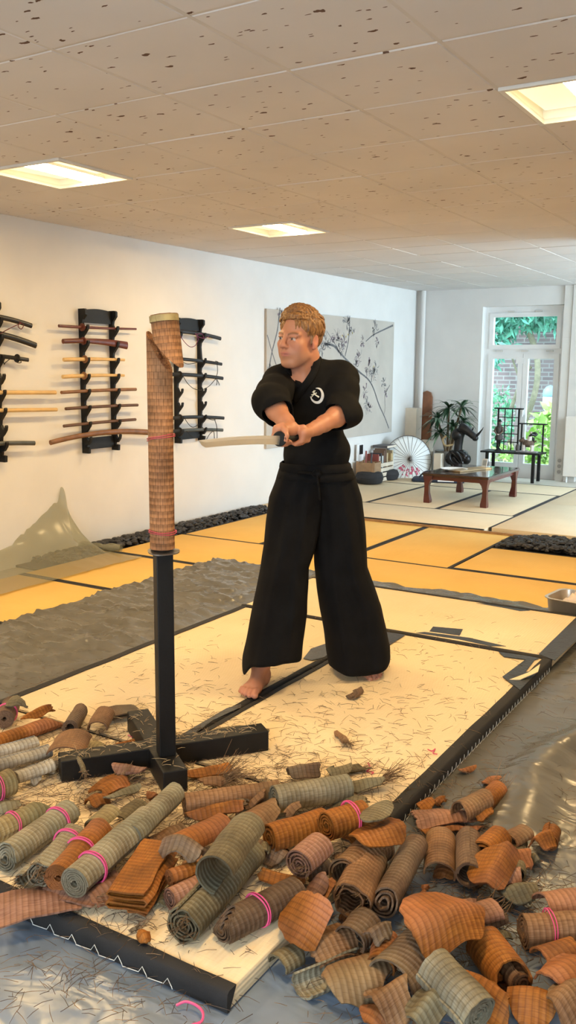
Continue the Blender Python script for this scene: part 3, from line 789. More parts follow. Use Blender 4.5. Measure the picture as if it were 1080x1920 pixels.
sword(W3(*r1[4][0]), W3(*r1[4][1]), 'long pale wooden staff, lower of the two at the left edge', 'staff', m_palewood, .0155, curve=0, cat='wooden staff', name='wooden_staff')
sword(W3(*r1[5][0]), W3(*r1[5][1]), 'mottled grey-black scabbarded sword lowest at the left edge', 'katana', m_greylac, .018, .2, .008, gmat=m_cord)

# ------------------------------------------------------------------ painting
m_canvas = plain('canvas_paint', (0.47, 0.43, 0.38), .8, var=.06, scale=3, bump=.05, bscale=300)
m_ink = plain('ink', (0.13, 0.13, 0.14), .7, var=.4, scale=30)
m_inkl = plain('thin_ink', (0.23, 0.22, 0.22), .7, var=.3, scale=30)
m_inkp = plain('purple_grey_ink', (0.22, 0.17, 0.20), .7, var=.3, scale=30)
m_inky = plain('ochre_dab', (0.45, 0.36, 0.12), .7)
py0, py1, pz0, pz1 = atx(500, 700, WX + .03).y, atx(737, 700, WX + .03).y, 0.66, 2.235
pt_ = empty('painting', (WX, (py0 + py1) / 2, pz0), 0, 'wide pale canvas with an ink drawing of blossoming branches behind the swordsman', 'painting')
pc = (py0 + py1) / 2
MB().box(.003, .03, py0 - pc, py1 - pc, 0, pz1 - pz0, bev=.003).build('canvas', m_canvas, pt_)
def Q(px, py): q = atx(px, py, WX + .031); return (q.y - pc, q.z - pz0)
def flatstroke(mb, pts, w):
    """flat brush stroke lying on the canvas; pts in canvas coordinates"""
    P = [Vector((y, z, 0)) for y, z in pts]; P = spline(P, 5) if len(P) > 2 else P
    n = len(P); vs = []
    ws = w if hasattr(w, '__len__') else [w, w]
    for i, q in enumerate(P):
        t = P[min(i + 1, n - 1)] - P[max(i - 1, 0)]; t.normalize(); s = Vector((-t.y, t.x, 0))
        f_ = i / max(1, n - 1); ww = ws[0] + (ws[1] - ws[0]) * f_; ww *= 1 + .25 * noise.noise(Vector((q.x * 30, q.y * 30, 0)))
        for sg in (1, -1):
            e = q + s * ww * sg; vs.append((.0312, e.x, e.y))
    mb.add(vs, [(2 * i, 2 * i + 1, 2 * i + 3, 2 * i + 2) for i in range(n - 1)])
def B(pxs, w):
    branch = MB(); flatstroke(branch, [Q(x, y) for x, y in pxs], w); branch.build('ink_branch', m_ink, pt_)
B([(608, 645), (625, 648), (636, 660), (650, 675), (672, 696), (690, 711), (700, 728), (710, 757), (722, 784), (729, 803)], (.016, .010))
B([(656, 592), (655, 615), (653, 640), (647, 668)], (.008, .010))
B([(737, 610), (720, 618), (700, 628), (686, 640)], (.013, .006))
B([(731, 722), (722, 740), (722, 765), (719, 780)], (.006, .004))
B([(525, 577), (520, 620), (510, 660), (503, 700)], (.010, .008))
B([(501, 628), (510, 660), (520, 690), (528, 712)], (.007, .006))
B([(636, 660), (625, 640), (612, 620)], (.008, .004))
clusters = [((612, 640), 22), ((630, 632), 20), ((650, 605), 16), ((645, 640), 16), ((660, 620), 14), ((672, 672), 20), ((668, 688), 18), ((690, 690), 20), ((700, 700), 20), ((684, 735), 16), ((688, 758), 18), ((692, 765), 14), ((703, 617), 18), ((707, 642), 12), ((720, 718), 14), ((724, 735), 12), ((604, 655), 14), ((603, 600), 12), ((635, 640), 14), ((680, 640), 12), ((640, 655), 14), ((662, 704), 10), ((705, 690), 16), ((527, 590), 10), ((505, 690), 9), ((522, 705), 12)]
mats_ = [m_inkl, m_inkp, m_ink, m_inkl]
for k, mm in enumerate(mats_):
    mb = MB()
    for (c, s) in clusters[k::4] + clusters[(k + 2) % 4::4]:
        y, z = Q(*c); sc = s * .0065
        for j in range(5 + int(s / 5)):
            a = rng.uniform(0, 2 * PI); l = sc * rng.uniform(.35, .9)
            o_ = (y + math.cos(a) * sc * .25 * rng.uniform(0, 1.6), z + math.sin(a) * sc * .25 * rng.uniform(0, 1.6))
            e = (o_[0] + math.cos(a) * l, o_[1] + math.sin(a) * l)
            md = ((o_[0] + e[0]) / 2 + .2 * l * math.sin(a), (o_[1] + e[1]) / 2 - .2 * l * math.cos(a))
            flatstroke(mb, [o_, md, e], (.0035, .016 if k in (0, 1) and j % 2 else .004))
    mb.build('ink_blossoms', mm, pt_)
mb = MB()
for c in ((641, 630), (652, 628), (660, 625), (648, 632), (700, 688)):
    y, z = Q(*c); flatstroke(mb, [(y, z), (y + .02, z + .01)], .012)
mb.build('ochre_dabs', m_inky, pt_)
# ================================================================== straw roll builder
def straw_mat(name, c0, c1, c2=None, bump=.4, PITCH=.0165, furrow=.80):
    """woven rush: courses every 2 cm (v), straws 4 mm apart (u); optional second hue in broad patches"""
    m, nt, p = new_mat(name)
    uv = nd(nt, 'ShaderNodeUVMap')
    br = nd(nt, 'ShaderNodeTexBrick', i_Scale=1.0); br.offset = .5
    br.inputs['Brick Width'].default_value = .016; br.inputs['Row Height'].default_value = PITCH
    br.inputs['Mortar Size'].default_value = .0013; br.inputs['Mortar Smooth'].default_value = .9; br.inputs['Bias'].default_value = .0
    nt.links.new(uv.outputs[0], br.inputs['Vector'])
    mp = nd(nt, 'ShaderNodeMapping'); mp.inputs['Scale'].default_value = (330, 14, 1); nt.links.new(uv.outputs[0], mp.inputs['Vector'])
    n = nd(nt, 'ShaderNodeTexNoise', i_Scale=1.0, i_Detail=2.0); nt.links.new(mp.outputs[0], n.inputs['Vector'])
    oi = nd(nt, 'ShaderNodeObjectInfo')
    tc = nd(nt, 'ShaderNodeTexCoord')
    va = nd(nt, 'ShaderNodeVectorMath', operation='ADD'); nt.links.new(tc.outputs['Object'], va.inputs[0])
    sc = nd(nt, 'ShaderNodeVectorMath', operation='SCALE'); sc.inputs[0].default_value = (7, 5, 3); nt.links.new(oi.outputs['Random'], sc.inputs['Scale']); nt.links.new(sc.outputs[0], va.inputs[1])
    n2 = nd(nt, 'ShaderNodeTexNoise', i_Scale=7.0, i_Detail=4.0); nt.links.new(va.outputs[0], n2.inputs['Vector'])
    r1 = ramp(nt, [(.30, c0), (.72, c1)]); nt.links.new(n.outputs['Fac'], r1.inputs['Fac'])
    col = r1.outputs['Color']
    n3 = nd(nt, 'ShaderNodeTexNoise', i_Scale=3.6, i_Detail=2.0); nt.links.new(va.outputs[0], n3.inputs['Vector'])
    r2 = ramp(nt, [(.47, (0, 0, 0)), (.66, (1, 1, 1))]); nt.links.new(n3.outputs['Fac'], r2.inputs['Fac'])
    if c2: col = mixc(nt, col, c2, r2.outputs['Color'])
    dk = ramp(nt, [(.3, (.55, .53, .51)), (.7, (1.3, 1.3, 1.3))]); nt.links.new(n2.outputs['Fac'], dk.inputs['Fac'])
    col = mixc(nt, col, dk.outputs['Color'], 1.0, 'MULTIPLY')
    # furrows between courses are darker
    fr_ = ramp(nt, [(0, (1, 1, 1)), (1, (furrow, furrow * .96, furrow * .92))]); nt.links.new(br.outputs['Fac'], fr_.inputs['Fac'])
    col = mixc(nt, col, fr_.outputs['Color'], 1.0, 'MULTIPLY')
    w = nd(nt, 'ShaderNodeTexWave', wave_type='BANDS', bands_direction='Y'); w.inputs['Scale'].default_value = .314 / PITCH; w.inputs['Distortion'].default_value = .25
    nt.links.new(uv.outputs[0], w.inputs['Vector'])
    wr_ = ramp(nt, [(0.0, (.62, .58, .55)), (.38, (1, 1, 1))]); nt.links.new(w.outputs['Fac'], wr_.inputs['Fac'])
    col = mixc(nt, col, wr_.outputs['Color'], .55 if furrow > .5 else 0.0, 'MULTIPLY'); nt.links.new(col, p.inputs['Base Color'])
    s1 = nd(nt, 'ShaderNodeMath', operation='MULTIPLY_ADD'); s1.inputs[1].default_value = .55; nt.links.new(n.outputs['Fac'], s1.inputs[0]); nt.links.new(w.outputs['Fac'], s1.inputs[2])
    bm = nd(nt, 'ShaderNodeBump', i_Strength=bump, i_Distance=.004); nt.links.new(s1.outputs[0], bm.inputs['Height']); nt.links.new(bm.outputs['Normal'], p.inputs['Normal'])
    p.inputs['Roughness'].default_value = .62; p.inputs['Specular IOR Level'].default_value = .3
    return m
SM = {
    'grey': straw_mat('grey_green_straw', (0.204, 0.180, 0.124), (0.349, 0.316, 0.233), (0.254, 0.263, 0.207)),
    'green': straw_mat('olive_straw', (0.134, 0.111, 0.067), (0.228, 0.192, 0.118), (0.179, 0.179, 0.132)),
    'orange': straw_mat('orange_straw', (0.219, 0.069, 0.010), (0.371, 0.142, 0.023), (0.336, 0.134, 0.064)),
    'brown': straw_mat('brown_straw', (0.186, 0.091, 0.041), (0.309, 0.172, 0.089), (0.214, 0.148, 0.082)),
    'pink': straw_mat('pinkish_straw', (0.245, 0.117, 0.080), (0.373, 0.209, 0.149), (0.324, 0.153, 0.085)),
    'pale': straw_mat('pale_grey_straw', (0.303, 0.280, 0.234), (0.422, 0.399, 0.345), (0.355, 0.340, 0.309)),
    'yellow': straw_mat('yellow_straw', (0.246, 0.177, 0.082), (0.387, 0.306, 0.162), (0.236, 0.215, 0.119)),
    'target': straw_mat('target_straw', (.25, .11, .045), (.42, .21, .10), None, .8, .0235, .42),
    'dark': straw_mat('dark_straw', (0.115, 0.069, 0.044), (0.213, 0.138, 0.089), (0.163, 0.131, 0.089)),
}
m_band = plain('pink_elastic', (.80, .10, .28), .4, var=.08)
m_bandr = plain('red_string', (.62, .06, .14), .5, var=.1)

def spiral(r0, r1, turns, n_per=26, flat=1.0, wob=0.0, seed=0):
    N = int(turns * n_per); out = []
    for i in range(N + 1):
        t = i / N; q = 2 * PI * turns * t; r = r0 + (r1 - r0) * t
        r *= 1 + wob * noise.noise(Vector((math.cos(q) * 1.5 + seed, math.sin(q) * 1.5, t * 3)))
        out.append((r * math.cos(q), r * math.sin(q) * flat))
    return out
def arc(r, a0, a1, n=18, flat=1.0, r2=None):
    out = []
    for i in range(n + 1):
        t = i / n; a = R(a0 + (a1 - a0) * t); rr = r + ((r2 or r) - r) * t
        out.append((rr * math.cos(a), rr * math.sin(a) * flat))
    return out
def sheet_mesh(path, lo, hi, th=.0055, nl=None, warp=None, ragged=.004, seed=0):
    """path: 2-D section (local x, y); extruded along local z between lo(i, p) and hi(i, p); returns verts, faces, uvs"""
    P = [Vector((a, b)) for a, b in path]; n = len(P)
    ln = [0.0]
    for i in range(1, n): ln.append(ln[-1] + (P[i] - P[i - 1]).length)
    nm = []
    for i in range(n):
        t = P[min(i + 1, n - 1)] - P[max(i - 1, 0)]
        t = t.normalized() if t.length > 1e-9 else Vector((1, 0)); nm.append(Vector((-t.y, t.x)))
    Lmax = max(hi(i, P[i]) - lo(i, P[i]) for i in range(n))
    nl = nl or max(4, min(26, int(Lmax / .022)))
    V = []; UV = []; F = []
    for side in (1, -1):
        for i in range(n):
            a = lo(i, P[i]) + ragged * noise.noise(Vector((ln[i] * 120, seed, 1))); b = hi(i, P[i]) + ragged * noise.noise(Vector((ln[i] * 120, seed, 7)))
            if b < a + .004: b = a + .004
            q = P[i] + nm[i] * th * .5 * side
            for k in range(nl + 1):
                z = a + (b - a) * k / nl
                v = Vector((q.x, q.y, z)); 
                if warp: v = warp(v, i / (n - 1), k / nl)
                V.append(v); UV.append((ln[i], z))
    m = nl + 1; off = n * m
    for i in range(n - 1):
        for k in range(nl):
            a = i * m + k
            F.append((a, a + m, a + m + 1, a + 1)); a += off; F.append((a, a + 1, a + m + 1, a + m))
    for i in range(n - 1):
        for k in (0, nl):
            a = i * m + k; q = (a, a + off, a + off + m, a + m); F.append(q if k == 0 else q[::-1])
    for k in range(nl):
        for i in (0, n - 1):
            a = i * m + k; q = (a, a + 1, a + off + 1, a + off); F.append(q if i == 0 else q[::-1])
    return V, F, UV
def frame_from(a, b, roll=0.0):
    """matrix whose z runs from a to b; local y as near to up as it goes"""
    a = Vector(a); b = Vector(b); z = (b - a).normalized()
    y = Vector((0, 0, 1)) - z * z.z
    if y.length < 1e-3: y = Vector((0, 1, 0)) - z * z.y
    y.normalize(); x = y.cross(z)
    M = Matrix((x, y, z)).transposed().to_4x4(); M.translation = a
    return M @ Matrix.Rotation(R(roll), 4, 'Z')
def straw_obj(name, geo, mat, M, label=None, cat=None, group=None, parent=None):
    V, F, UV = geo
    o = obj(name, V, F, SM[mat] if isinstance(mat, str) else mat, parent, uvs=UV)
    shade(o, 55); o.matrix_local = M
    if label: tag(o, label, cat, group)
    return o
def band_on(parent, r, z, w=.006, mat=None, flat=1.0, tilt=0.0, n=2):
    m = MB()
    for k in range(n):
        pts = []
        for i in range(33):
            q = 2 * PI * i / 32
            pts.append(Vector((r * math.cos(q), r * math.sin(q) * flat, z + (k - (n - 1) / 2) * w * 1.6 + tilt * math.cos(q) + .0015 * math.sin(3 * q + k))))
        m.tube(pts, w * .55, 6, caps=False, flat=.45, up=(0, 0, 1))
    b = m.build('elastic_band', mat or m_band, parent, True)
    return b

# ================================================================== cutting stand and the straw roll on it
PX, PY = -2.056, 2.487
st = empty('cutting_stand', (PX, PY, MT), 0, 'black wooden cutting stand with square post on a crossed beam base', 'cutting stand')
b0, b1 = at(112, 1438, MT + .045), at(497, 1380, MT + .045)
d = (b1 - b0); d.z = 0; L = d.length; ang = math.atan2(d.y, d.x)
mid = (b0 + b1) / 2
M1 = Matrix.Translation((mid.x - PX, mid.y - PY, 0)) @ Matrix.Rotation(ang, 4, 'Z')
MB().box(-L / 2, L / 2, -.045, .045, .0, .085, M1, bev=.004).build('base_beam', m_blackwood, st)
c0, c1 = at(262, 1338, MT + .085), at(325, 1440, MT + .085)
d2 = c1 - c0; L2 = d2.length; ang2 = math.atan2(d2.y, d2.x); mid2 = (c0 + c1) / 2
# the crossing beam is halved into the long one: two arms
M2 = Matrix.Translation((PX, PY, 0)).inverted() @ Matrix.Translation((mid2.x, mid2.y, 0)) @ Matrix.Rotation(ang2, 4, 'Z')
MB().box(-L2 / 2 - .04, L2 / 2 + .03, -.046, .046, .0, .087, M2, bev=.004).build('cross_beam', m_blackwood, st)
ptop = .935 - MT
MB().box(-.031, .031, -.031, .031, .087, ptop - .006, Matrix.Rotation(ang, 4, 'Z'), bev=.003).build('post', m_blackwood, st)
m_steel = plain('worn_steel', (.36, .34, .32), .32, metal=.9, var=.25, scale=30)
pl = MB(); n = 28
prof = []
vs = []
for k in range(n):
    q = 2 * PI * k / n; r = .058 + .004 * math.sin(3 * q); z = .0035 * math.sin(2 * q + .5) - .006 * max(0, math.cos(q - .2)) ** 6
    vs.append((r * math.cos(q), r * math.sin(q), ptop - .002 + z))
vv = [(0, 0, ptop + .001)] + vs + [(x * .98, y * .98, z - .005) for x, y, z in vs]
ff = [(0, 1 + k, 1 + (k + 1) % n) for k in range(n)] + [(1 + k, 1 + n + k, 1 + n + (k + 1) % n, 1 + (k + 1) % n) for k in range(n)] + [tuple(1 + n + k for k in range(n))[::-1]]
pl.add(vv, ff); pl.build('top_plate', m_steel, st)
MB().tube([(0, 0, ptop), (0, 0, ptop + .16)], .012, 10).build('peg', m_blackwood, st)

RT = .046
geo_top = 1.725
rz0 = .942
# cutting plane: high on the image-left, low on the image-right
rx = Vector((math.cos(YAW), -math.sin(YAW), 0))
def cut_z(x, y, base=1.645, slope=1.62, face=.45):
    s = x * rx.x + y * rx.y; dd = x * math.sin(YAW) + y * math.cos(YAW)
    return base - slope * s * 1.0 + face * dd
sp = spiral(.013, RT, 6.0, 26)
geo = sheet_mesh(sp, lambda i, p: 0.0, lambda i, p: cut_z(p.x, p.y) - rz0, th=.0048, nl=34, ragged=.002)
tr_ = straw_obj('straw_roll', geo, 'target', Matrix.Translation((PX, PY, rz0)), 'upright soaked straw roll on the cutting stand, its top cut slantwise', 'straw roll')
for z, tl in ((1.345 - rz0, .010), (1.005 - rz0, -.003)):
    band_on(tr_, RT + .0035, z, .0042, m_bandr, n=2, tilt=tl)
# the piece just cut off, falling
fa = dep(308, 600, 3.00); fb = dep(319, 698, 3.02)
M = frame_from(fb, fa)
Mi = M.to_3x3().transposed(); sr, sa = Mi @ rx, Mi @ Vector((math.sin(YAW), math.cos(YAW), 0))
g2 = sheet_mesh(spiral(.012, .047, 5.5, 26), lambda i, p: max(0, .072 - 1.25 * (p.x * sr.x + p.y * sr.y) + .55 * (p.x * sa.x + p.y * sa.y)), lambda i, p: .192, th=.005, nl=14, ragged=.002)
fp = straw_obj('cut_off_piece', g2, 'target', M, 'slant-cut end of the straw roll tumbling in the air beside its top', 'cut piece')
gb = sheet_mesh(arc(.0485, 0, 359, 36), lambda i, p: .168, lambda i, p: .189, th=.002, nl=2, ragged=.001)
V, F, UV = gb
o = obj('end_wrap', V, F, plain('greenish_wrap', (.30, .24, .11), .7, var=.2, scale=40), fp, uvs=UV); shade(o)
# ================================================================== the swordsman
import openvdb
class Field:
    """signed distance volume, smooth unions, meshed at its zero level"""
    def __init__(s, lo, hi, h):
        s.lo = np.array(lo, float); s.h = h; s.n = np.ceil((np.array(hi, float) - s.lo) / h).astype(int) + 1
        s.a = np.full(s.n, .5, dtype=np.float32)
    def _win(s, lo, hi, pad):
        i0 = np.maximum(np.floor((np.array(lo) - pad - s.lo) / s.h).astype(int), 0)
        i1 = np.minimum(np.ceil((np.array(hi) + pad - s.lo) / s.h).astype(int) + 1, s.n)
        if (i1 <= i0).any(): return None
        sl = tuple(slice(a, b) for a, b in zip(i0, i1))
        g = np.meshgrid(*[s.lo[k] + s.h * np.arange(i0[k], i1[k]) for k in range(3)], indexing='ij')
        return sl, np.stack(g, -1).astype(np.float32)
    def _op(s, sl, d, k, sub):
        a = s.a[sl]
        if sub:
            d = -d; hh = np.maximum(k - np.abs(a - d), 0) / max(k, 1e-6); s.a[sl] = np.maximum(a, d) + hh * hh * k * .25
        else:
            hh = np.maximum(k - np.abs(a - d), 0) / max(k, 1e-6); s.a[sl] = np.minimum(a, d) - hh * hh * k * .25
    def cone(s, p, q, r0, r1, k=.01, sub=False):
        p = np.array(p, np.float32); q = np.array(q, np.float32); m = max(r0, r1)
        w = s._win(np.minimum(p, q) - m, np.maximum(p, q) + m, k + .014)
        if w is None: return
        sl, X = w; d = q - p; L2 = float(d @ d) + 1e-12
        t = np.clip(((X - p) @ d) / L2, 0, 1)
        dist = np.linalg.norm(X - p - t[..., None] * d, axis=-1) - (r0 + (r1 - r0) * t)
        s._op(sl, dist, k, sub)
    def chain(s, pts, rad, k=.01, sub=False):
        for i in range(len(pts) - 1): s.cone(pts[i], pts[i + 1], rad[i], rad[i + 1], k, sub)
    def ell(s, c, r, axes=None, k=.01, sub=False):
        c = np.array(c, np.float32); r = np.array(r, np.float32); m = float(r.max())
        w = s._win(c - m, c + m, k + .014)
        if w is None: return
        sl, X = w; X = X - c
        if axes is not None: X = X @ np.array(axes, np.float32).T
        k0 = np.linalg.norm(X / r, axis=-1); k1 = np.linalg.norm(X / (r * r), axis=-1) + 1e-9
        s._op(sl, k0 * (k0 - 1) / k1, k, sub)
    def cut(s, p, n_, rad):
        p = np.array(p, np.float32); n_ = np.array(n_, np.float32)
        w = s._win(p - rad, p + rad, .01)
        sl, X = w; X = X - p; d = X @ n_; lat = np.linalg.norm(X - d[..., None] * n_, axis=-1)
        s._op(sl, np.maximum(-d, lat - rad), .003, True)
    def mesh(s, adaptivity=0.0):
        b = 3.0
        g = openvdb.FloatGrid(b)
        g.copyFromArray(np.ascontiguousarray(np.clip(s.a / s.h, -b, b), dtype=np.float32))
        pts, tris, quads = g.convertToPolygons(isovalue=0.0, adaptivity=adaptivity)
        pts = np.asarray(pts) * s.h + s.lo
        return pts, [tuple(int(i) for i in f)[::-1] for f in quads] + [tuple(int(i) for i in f)[::-1] for f in tris]
def A3(v): return np.array(v, dtype=np.float64)
fwh = Vector((math.sin(YAW), math.cos(YAW), 0)); rx = Vector((math.cos(YAW), -math.sin(YAW), 0)); zz_ = Vector((0, 0, 1))

ROOT = Vector((at(560, 1275, MT).x, at(560, 1275, MT).y, MT))
person = empty('person', ROOT, 0, 'fair-haired barefoot man in black training jacket and wide pleated trousers swinging a sword', 'person')

# -------- joints (image position and distance along the view) ------
J = {k: A3(dep(*v)) for k, v in dict(
    pelvis=(592, 930, 4.26), waist=(593, 868, 4.22), chest=(584, 775, 4.18), neckb=(574, 704, 4.13), neck=(570, 672, 4.10),
    shR=(523, 719, 4.12), elR=(508, 755, 3.90), wrR=(545, 804, 3.70),
    shL=(638, 710, 4.18), elL=(645, 773, 4.00), wrL=(594, 802, 3.82),
    hipR=(560, 950, 4.28), knR=(520, 1090, 4.22), hipL=(626, 950, 4.30), knL=(655, 1100, 4.42)).items()}
heelR, toeR = A3(at(493, 1268, MT + .036)), A3(at(462, 1302, MT + .026))
ankR = heelR + A3(zz_) * .075 + (toeR - heelR) * .12
heelL, toeL = A3(at(662, 1236, MT + .036)), A3(at(676, 1247, MT + .026))
toeL = heelL + (toeL - heelL) / np.linalg.norm(toeL - heelL) * .23
ankL = heelL + A3(zz_) * .075 + (toeL - heelL) * .15
guard_p, tip_p = A3(dep(524, 823, 3.58)), A3(dep(372, 838, 3.0))
ax = tip_p - guard_p; BL = np.linalg.norm(ax); ax /= BL            # along the blade
hR, hL = guard_p - ax * .055, guard_p - ax * .175                  # where the hands hold the handle
pommel = guard_p - ax * .25

lo = np.min([J['wrR'], J['elR'], toeR, heelL, toeL, J['elL'], hR, hL], 0) - .17; hi = np.max([J['shL'], J['elL'], J['elR'], heelL, toeL, J['neck'], toeR], 0) + .17
lo[2] = MT - .01; hi[2] = J['neck'][2] + .28
body = Field(lo, hi, .0035)

# -------- torso, limbs ------
ca = math.radians(22)                                              # chest turned a little to the image left
cF = A3(-fwh * math.cos(ca) - rx * math.sin(ca)); cS = A3(Vector((0, 0, 1)).cross(Vector(cF))); cU = A3(zz_)
AX = np.array([cF, cS, cU])
body.ell(J['chest'] + cU * .02, (.095, .145, .17), AX, .03)
body.ell(J['waist'] + cU * .03, (.085, .125, .14), AX, .05)
body.ell(J['pelvis'], (.085, .125, .11), AX, .05)
for s_ in ('R', 'L'):
    body.cone(J['neckb'] - cU * .01, J['sh' + s_], .055, .052, .05)
    el = J['el' + s_]; wr = J['wr' + s_]; d = wr - el
    body.chain([J['sh' + s_], J['sh' + s_] * .45 + el * .55, el], [.054, .049, .043], .03)
    body.chain([el, el + d * .3, el + d * .75, wr], [.043, .0445, .034, .0295], .02)
    hp = J['hip' + s_]; kn = J['kn' + s_]; an = ankR if s_ == 'R' else ankL; dd = an - kn
    body.chain([hp, hp * .5 + kn * .5, kn], [.074, .068, .054], .04)
    body.chain([kn, kn + dd * .3, kn + dd * .8, an], [.054, .058, .040, .036], .03)
    he, to = (heelR, toeR) if s_ == 'R' else (heelL, toeL)
    f_ = (to - he); FL = np.linalg.norm(f_); f_ /= FL; sd = np.cross(cU, f_)            # sd: person's left of the foot
    ins = -1 if s_ == 'L' else 1                                                       # inner side
    body.cone(he + cU * .012, he + f_ * .04 + cU * .005, .036, .034, .02)
    body.cone(an, he + f_ * .02, .038, .036, .03)
    body.cone(an + f_ * .01, he + f_ * FL * .62 + sd * .006 * ins + cU * .012, .037, .026, .03)
    body.cone(he + f_ * .03, he + f_ * FL * .70 + sd * .022 * ins, .032, .027, .02)
    body.cone(he + f_ * .03, he + f_ * FL * .66 - sd * .026 * ins, .030, .022, .02)
    for t_, (off, ln, rr) in enumerate(((.034, .96, .0155), (.012, .99, .0115), (-.008, .95, .0108), (-.026, .89, .0102), (-.042, .82, .0098))):
        r0_ = he + f_ * FL * .70 + sd * off * .85 * ins + cU * .004
        e_ = he + f_ * FL * ln + sd * off * 1.12 * ins - cU * .006
        mdl = r0_ * .4 + e_ * .6 + cU * .007
        body.chain([r0_, mdl, e_], [rr * 1.15, rr * .95, rr], .006)
# -------- hands closed on the handle ------
def rot(v, axis, ang):
    return A3(Matrix.Rotation(ang, 3, Vector(axis)) @ Vector(v))
RH = .0155
def hand(h, wrist, right):
    d = wrist - h; d = d - ax * (d @ ax); d /= np.linalg.norm(d)
    sg = 1 if right else -1
    def pol(ang, rad, along):                 # point around the handle, angle measured from the wrist side
        return h + rot(d, ax, sg * math.radians(ang)) * rad + ax * along
    # palm: from the wrist over the outer side to the knuckles
    heel = [pol(-5, .050, -.020), pol(-5, .050, .012)]
    for al, kr in ((-.032, .95), (-.012, 1.0), (.010, 1.02), (.030, 1.0)):
        body.chain([wrist * .75 + h * .25 + ax * al * .55, pol(14, .044, al * .9), pol(62, .036, al)], [.0185, .0165, .0125], .012)
    # fingers
    for al, L_, rr in ((.030, 1.0, .0092), (.0105, 1.06, .0095), (-.009, 1.0, .0090), (-.027, .88, .0080)):
        a0 = 62
        body.chain([pol(a0, .035, al), pol(a0 + 52 * L_, RH + .0125, al + .003), pol(a0 + 108 * L_, RH + .0095, al + .004), pol(a0 + 158 * L_, RH + .0085, al + .003)],
                   [rr * 1.18, rr * 1.02, rr * .93, rr * .84], .0035)
    # thumb leaves the side of the palm and folds the other way round
    body.chain([pol(-8, .050, .012), pol(-40, .036, .034), pol(-82, RH + .013, .046), pol(-122, RH + .0095, .050)], [.016, .0135, .0108, .0092], .006)
    body.cone(wrist, wrist * .55 + h * .45 + A3(d) * .01, .029, .024, .02)
hand(hR, J['wrR'], True)
hand(hL, J['wrL'], False)

# -------- head ------
hy = math.radians(40); hpit = math.radians(-3); HS = 1.05
hc = A3(dep(561, 636.5, 4.05))
F_ = -fwh * math.cos(hy) - rx * math.sin(hy); F_ = (F_ + Vector((0, 0, math.tan(hpit)))).normalized()
S_ = Vector((0, 0, 1)).cross(F_).normalized(); U_ = F_.cross(S_)
tilt = Matrix.Rotation(math.radians(-4), 3, F_); S_ = tilt @ S_; U_ = tilt @ U_
HAX = np.array([A3(F_), A3(S_), A3(U_)])
def H(x, y, z): return hc + (HAX.T @ np.array([x, y, z])) * HS
def hell(c, r, k=.01, sub=False, fld=None): (fld or body).ell(H(*c), np.array(r) * HS, HAX, k, sub)
def hcone(p, q, r0, r1, k=.008, sub=False, fld=None): (fld or body).cone(H(*p), H(*q), r0 * HS, r1 * HS, k, sub)
hell((-.014, 0, .040), (.098, .076, .088), .01)
hell((.030, 0, -.030), (.060, .060, .075), .03)
hell((.028, 0, -.070), (.058, .050, .046), .03)
hcone((.010, .050, -.065), (.062, .022, -.098), .020, .016, .025); hcone((.010, -.050, -.065), (.062, -.022, -.098), .020, .016, .025)
hell((.072, 0, -.100), (.020, .024, .017), .02)                     # chin
for s_ in (1, -1):
    hell((.058, s_ * .044, -.020), (.024, .022, .020), .022)        # cheek bone
    hcone((.080, s_ * .014, .024), (.066, s_ * .050, .024), .010, .009, .014)   # brow
    hell((.092, s_ * .033, .006), (.016, .017, .011), .012, True)   # socket
    hell((.0735, s_ * .033, .006), (.0130, .0135, .0125), .003)     # eyeball
    hcone((.083, s_ * .019, .0135), (.079, s_ * .047, .0125), .0045, .0040, .004)   # upper lid
    hcone((.083, s_ * .021, -.0035), (.079, s_ * .045, -.0030), .0035, .0030, .004)
    hell((.096, s_ * .0125, -.027), (.012, .0075, .008), .006)      # nostril wing
    hell((.104, s_ * .0065, -.0345), (.005, .003, .004), .002, True)
    # ear
    hell((-.012, s_ * .079, -.004), (.020, .0085, .032), .006)
    hell((-.008, s_ * .088, .002), (.012, .007, .019), .004, True)
    hell((-.006, s_ * .078, -.030), (.010, .007, .010), .005)
hcone((.088, 0, .020), (.113, 0, -.020), .0085, .0115, .010)       # nose
hell((.111, 0, -.024), (.011, .0105, .009), .006)
hell((.080, 0, -.054), (.018, .030, .024), .018)                   # muzzle
hcone((.088, .025, -.0545), (.0985, .004, -.0515), .0028, .0042, .004); hcone((.088, -.025, -.0545), (.0985, -.004, -.0515), .0028, .0042, .004)
hcone((.088, .022, -.0615), (.0975, 0, -.0640), .0032, .0050, .005); hcone((.088, -.022, -.0615), (.0975, 0, -.0640), .0032, .0050, .005)
hcone((.0955, .026, -.0590), (.1045, 0, -.0576), .0016, .0018, .002, True); hcone((.0955, -.026, -.0590), (.1045, 0, -.0576), .0016, .0018, .002, True)
for s_ in (1, -1): hell((.040, s_ * .042, -.052), (.034, .022, .034), .02)
hcone((-.030, 0, -.045), (-.045, 0, -.075), .058, .058, .03)
body.chain([H(-.022, 0, -.06), J['neck'], J['neckb'] + cU * .015 , J['neckb'] - cU * .04], [.056, .058, .063, .085], .03)
body.chain([H(.01, .035, -.09), J['neckb'] + cF * .055 + cS * .012 - cU * .01], [.014, .012], .02)
body.chain([H(.01, -.035, -.09), J['neckb'] + cF * .055 - cS * .012 - cU * .01], [.014, .012], .02)

pts, faces = body.mesh()
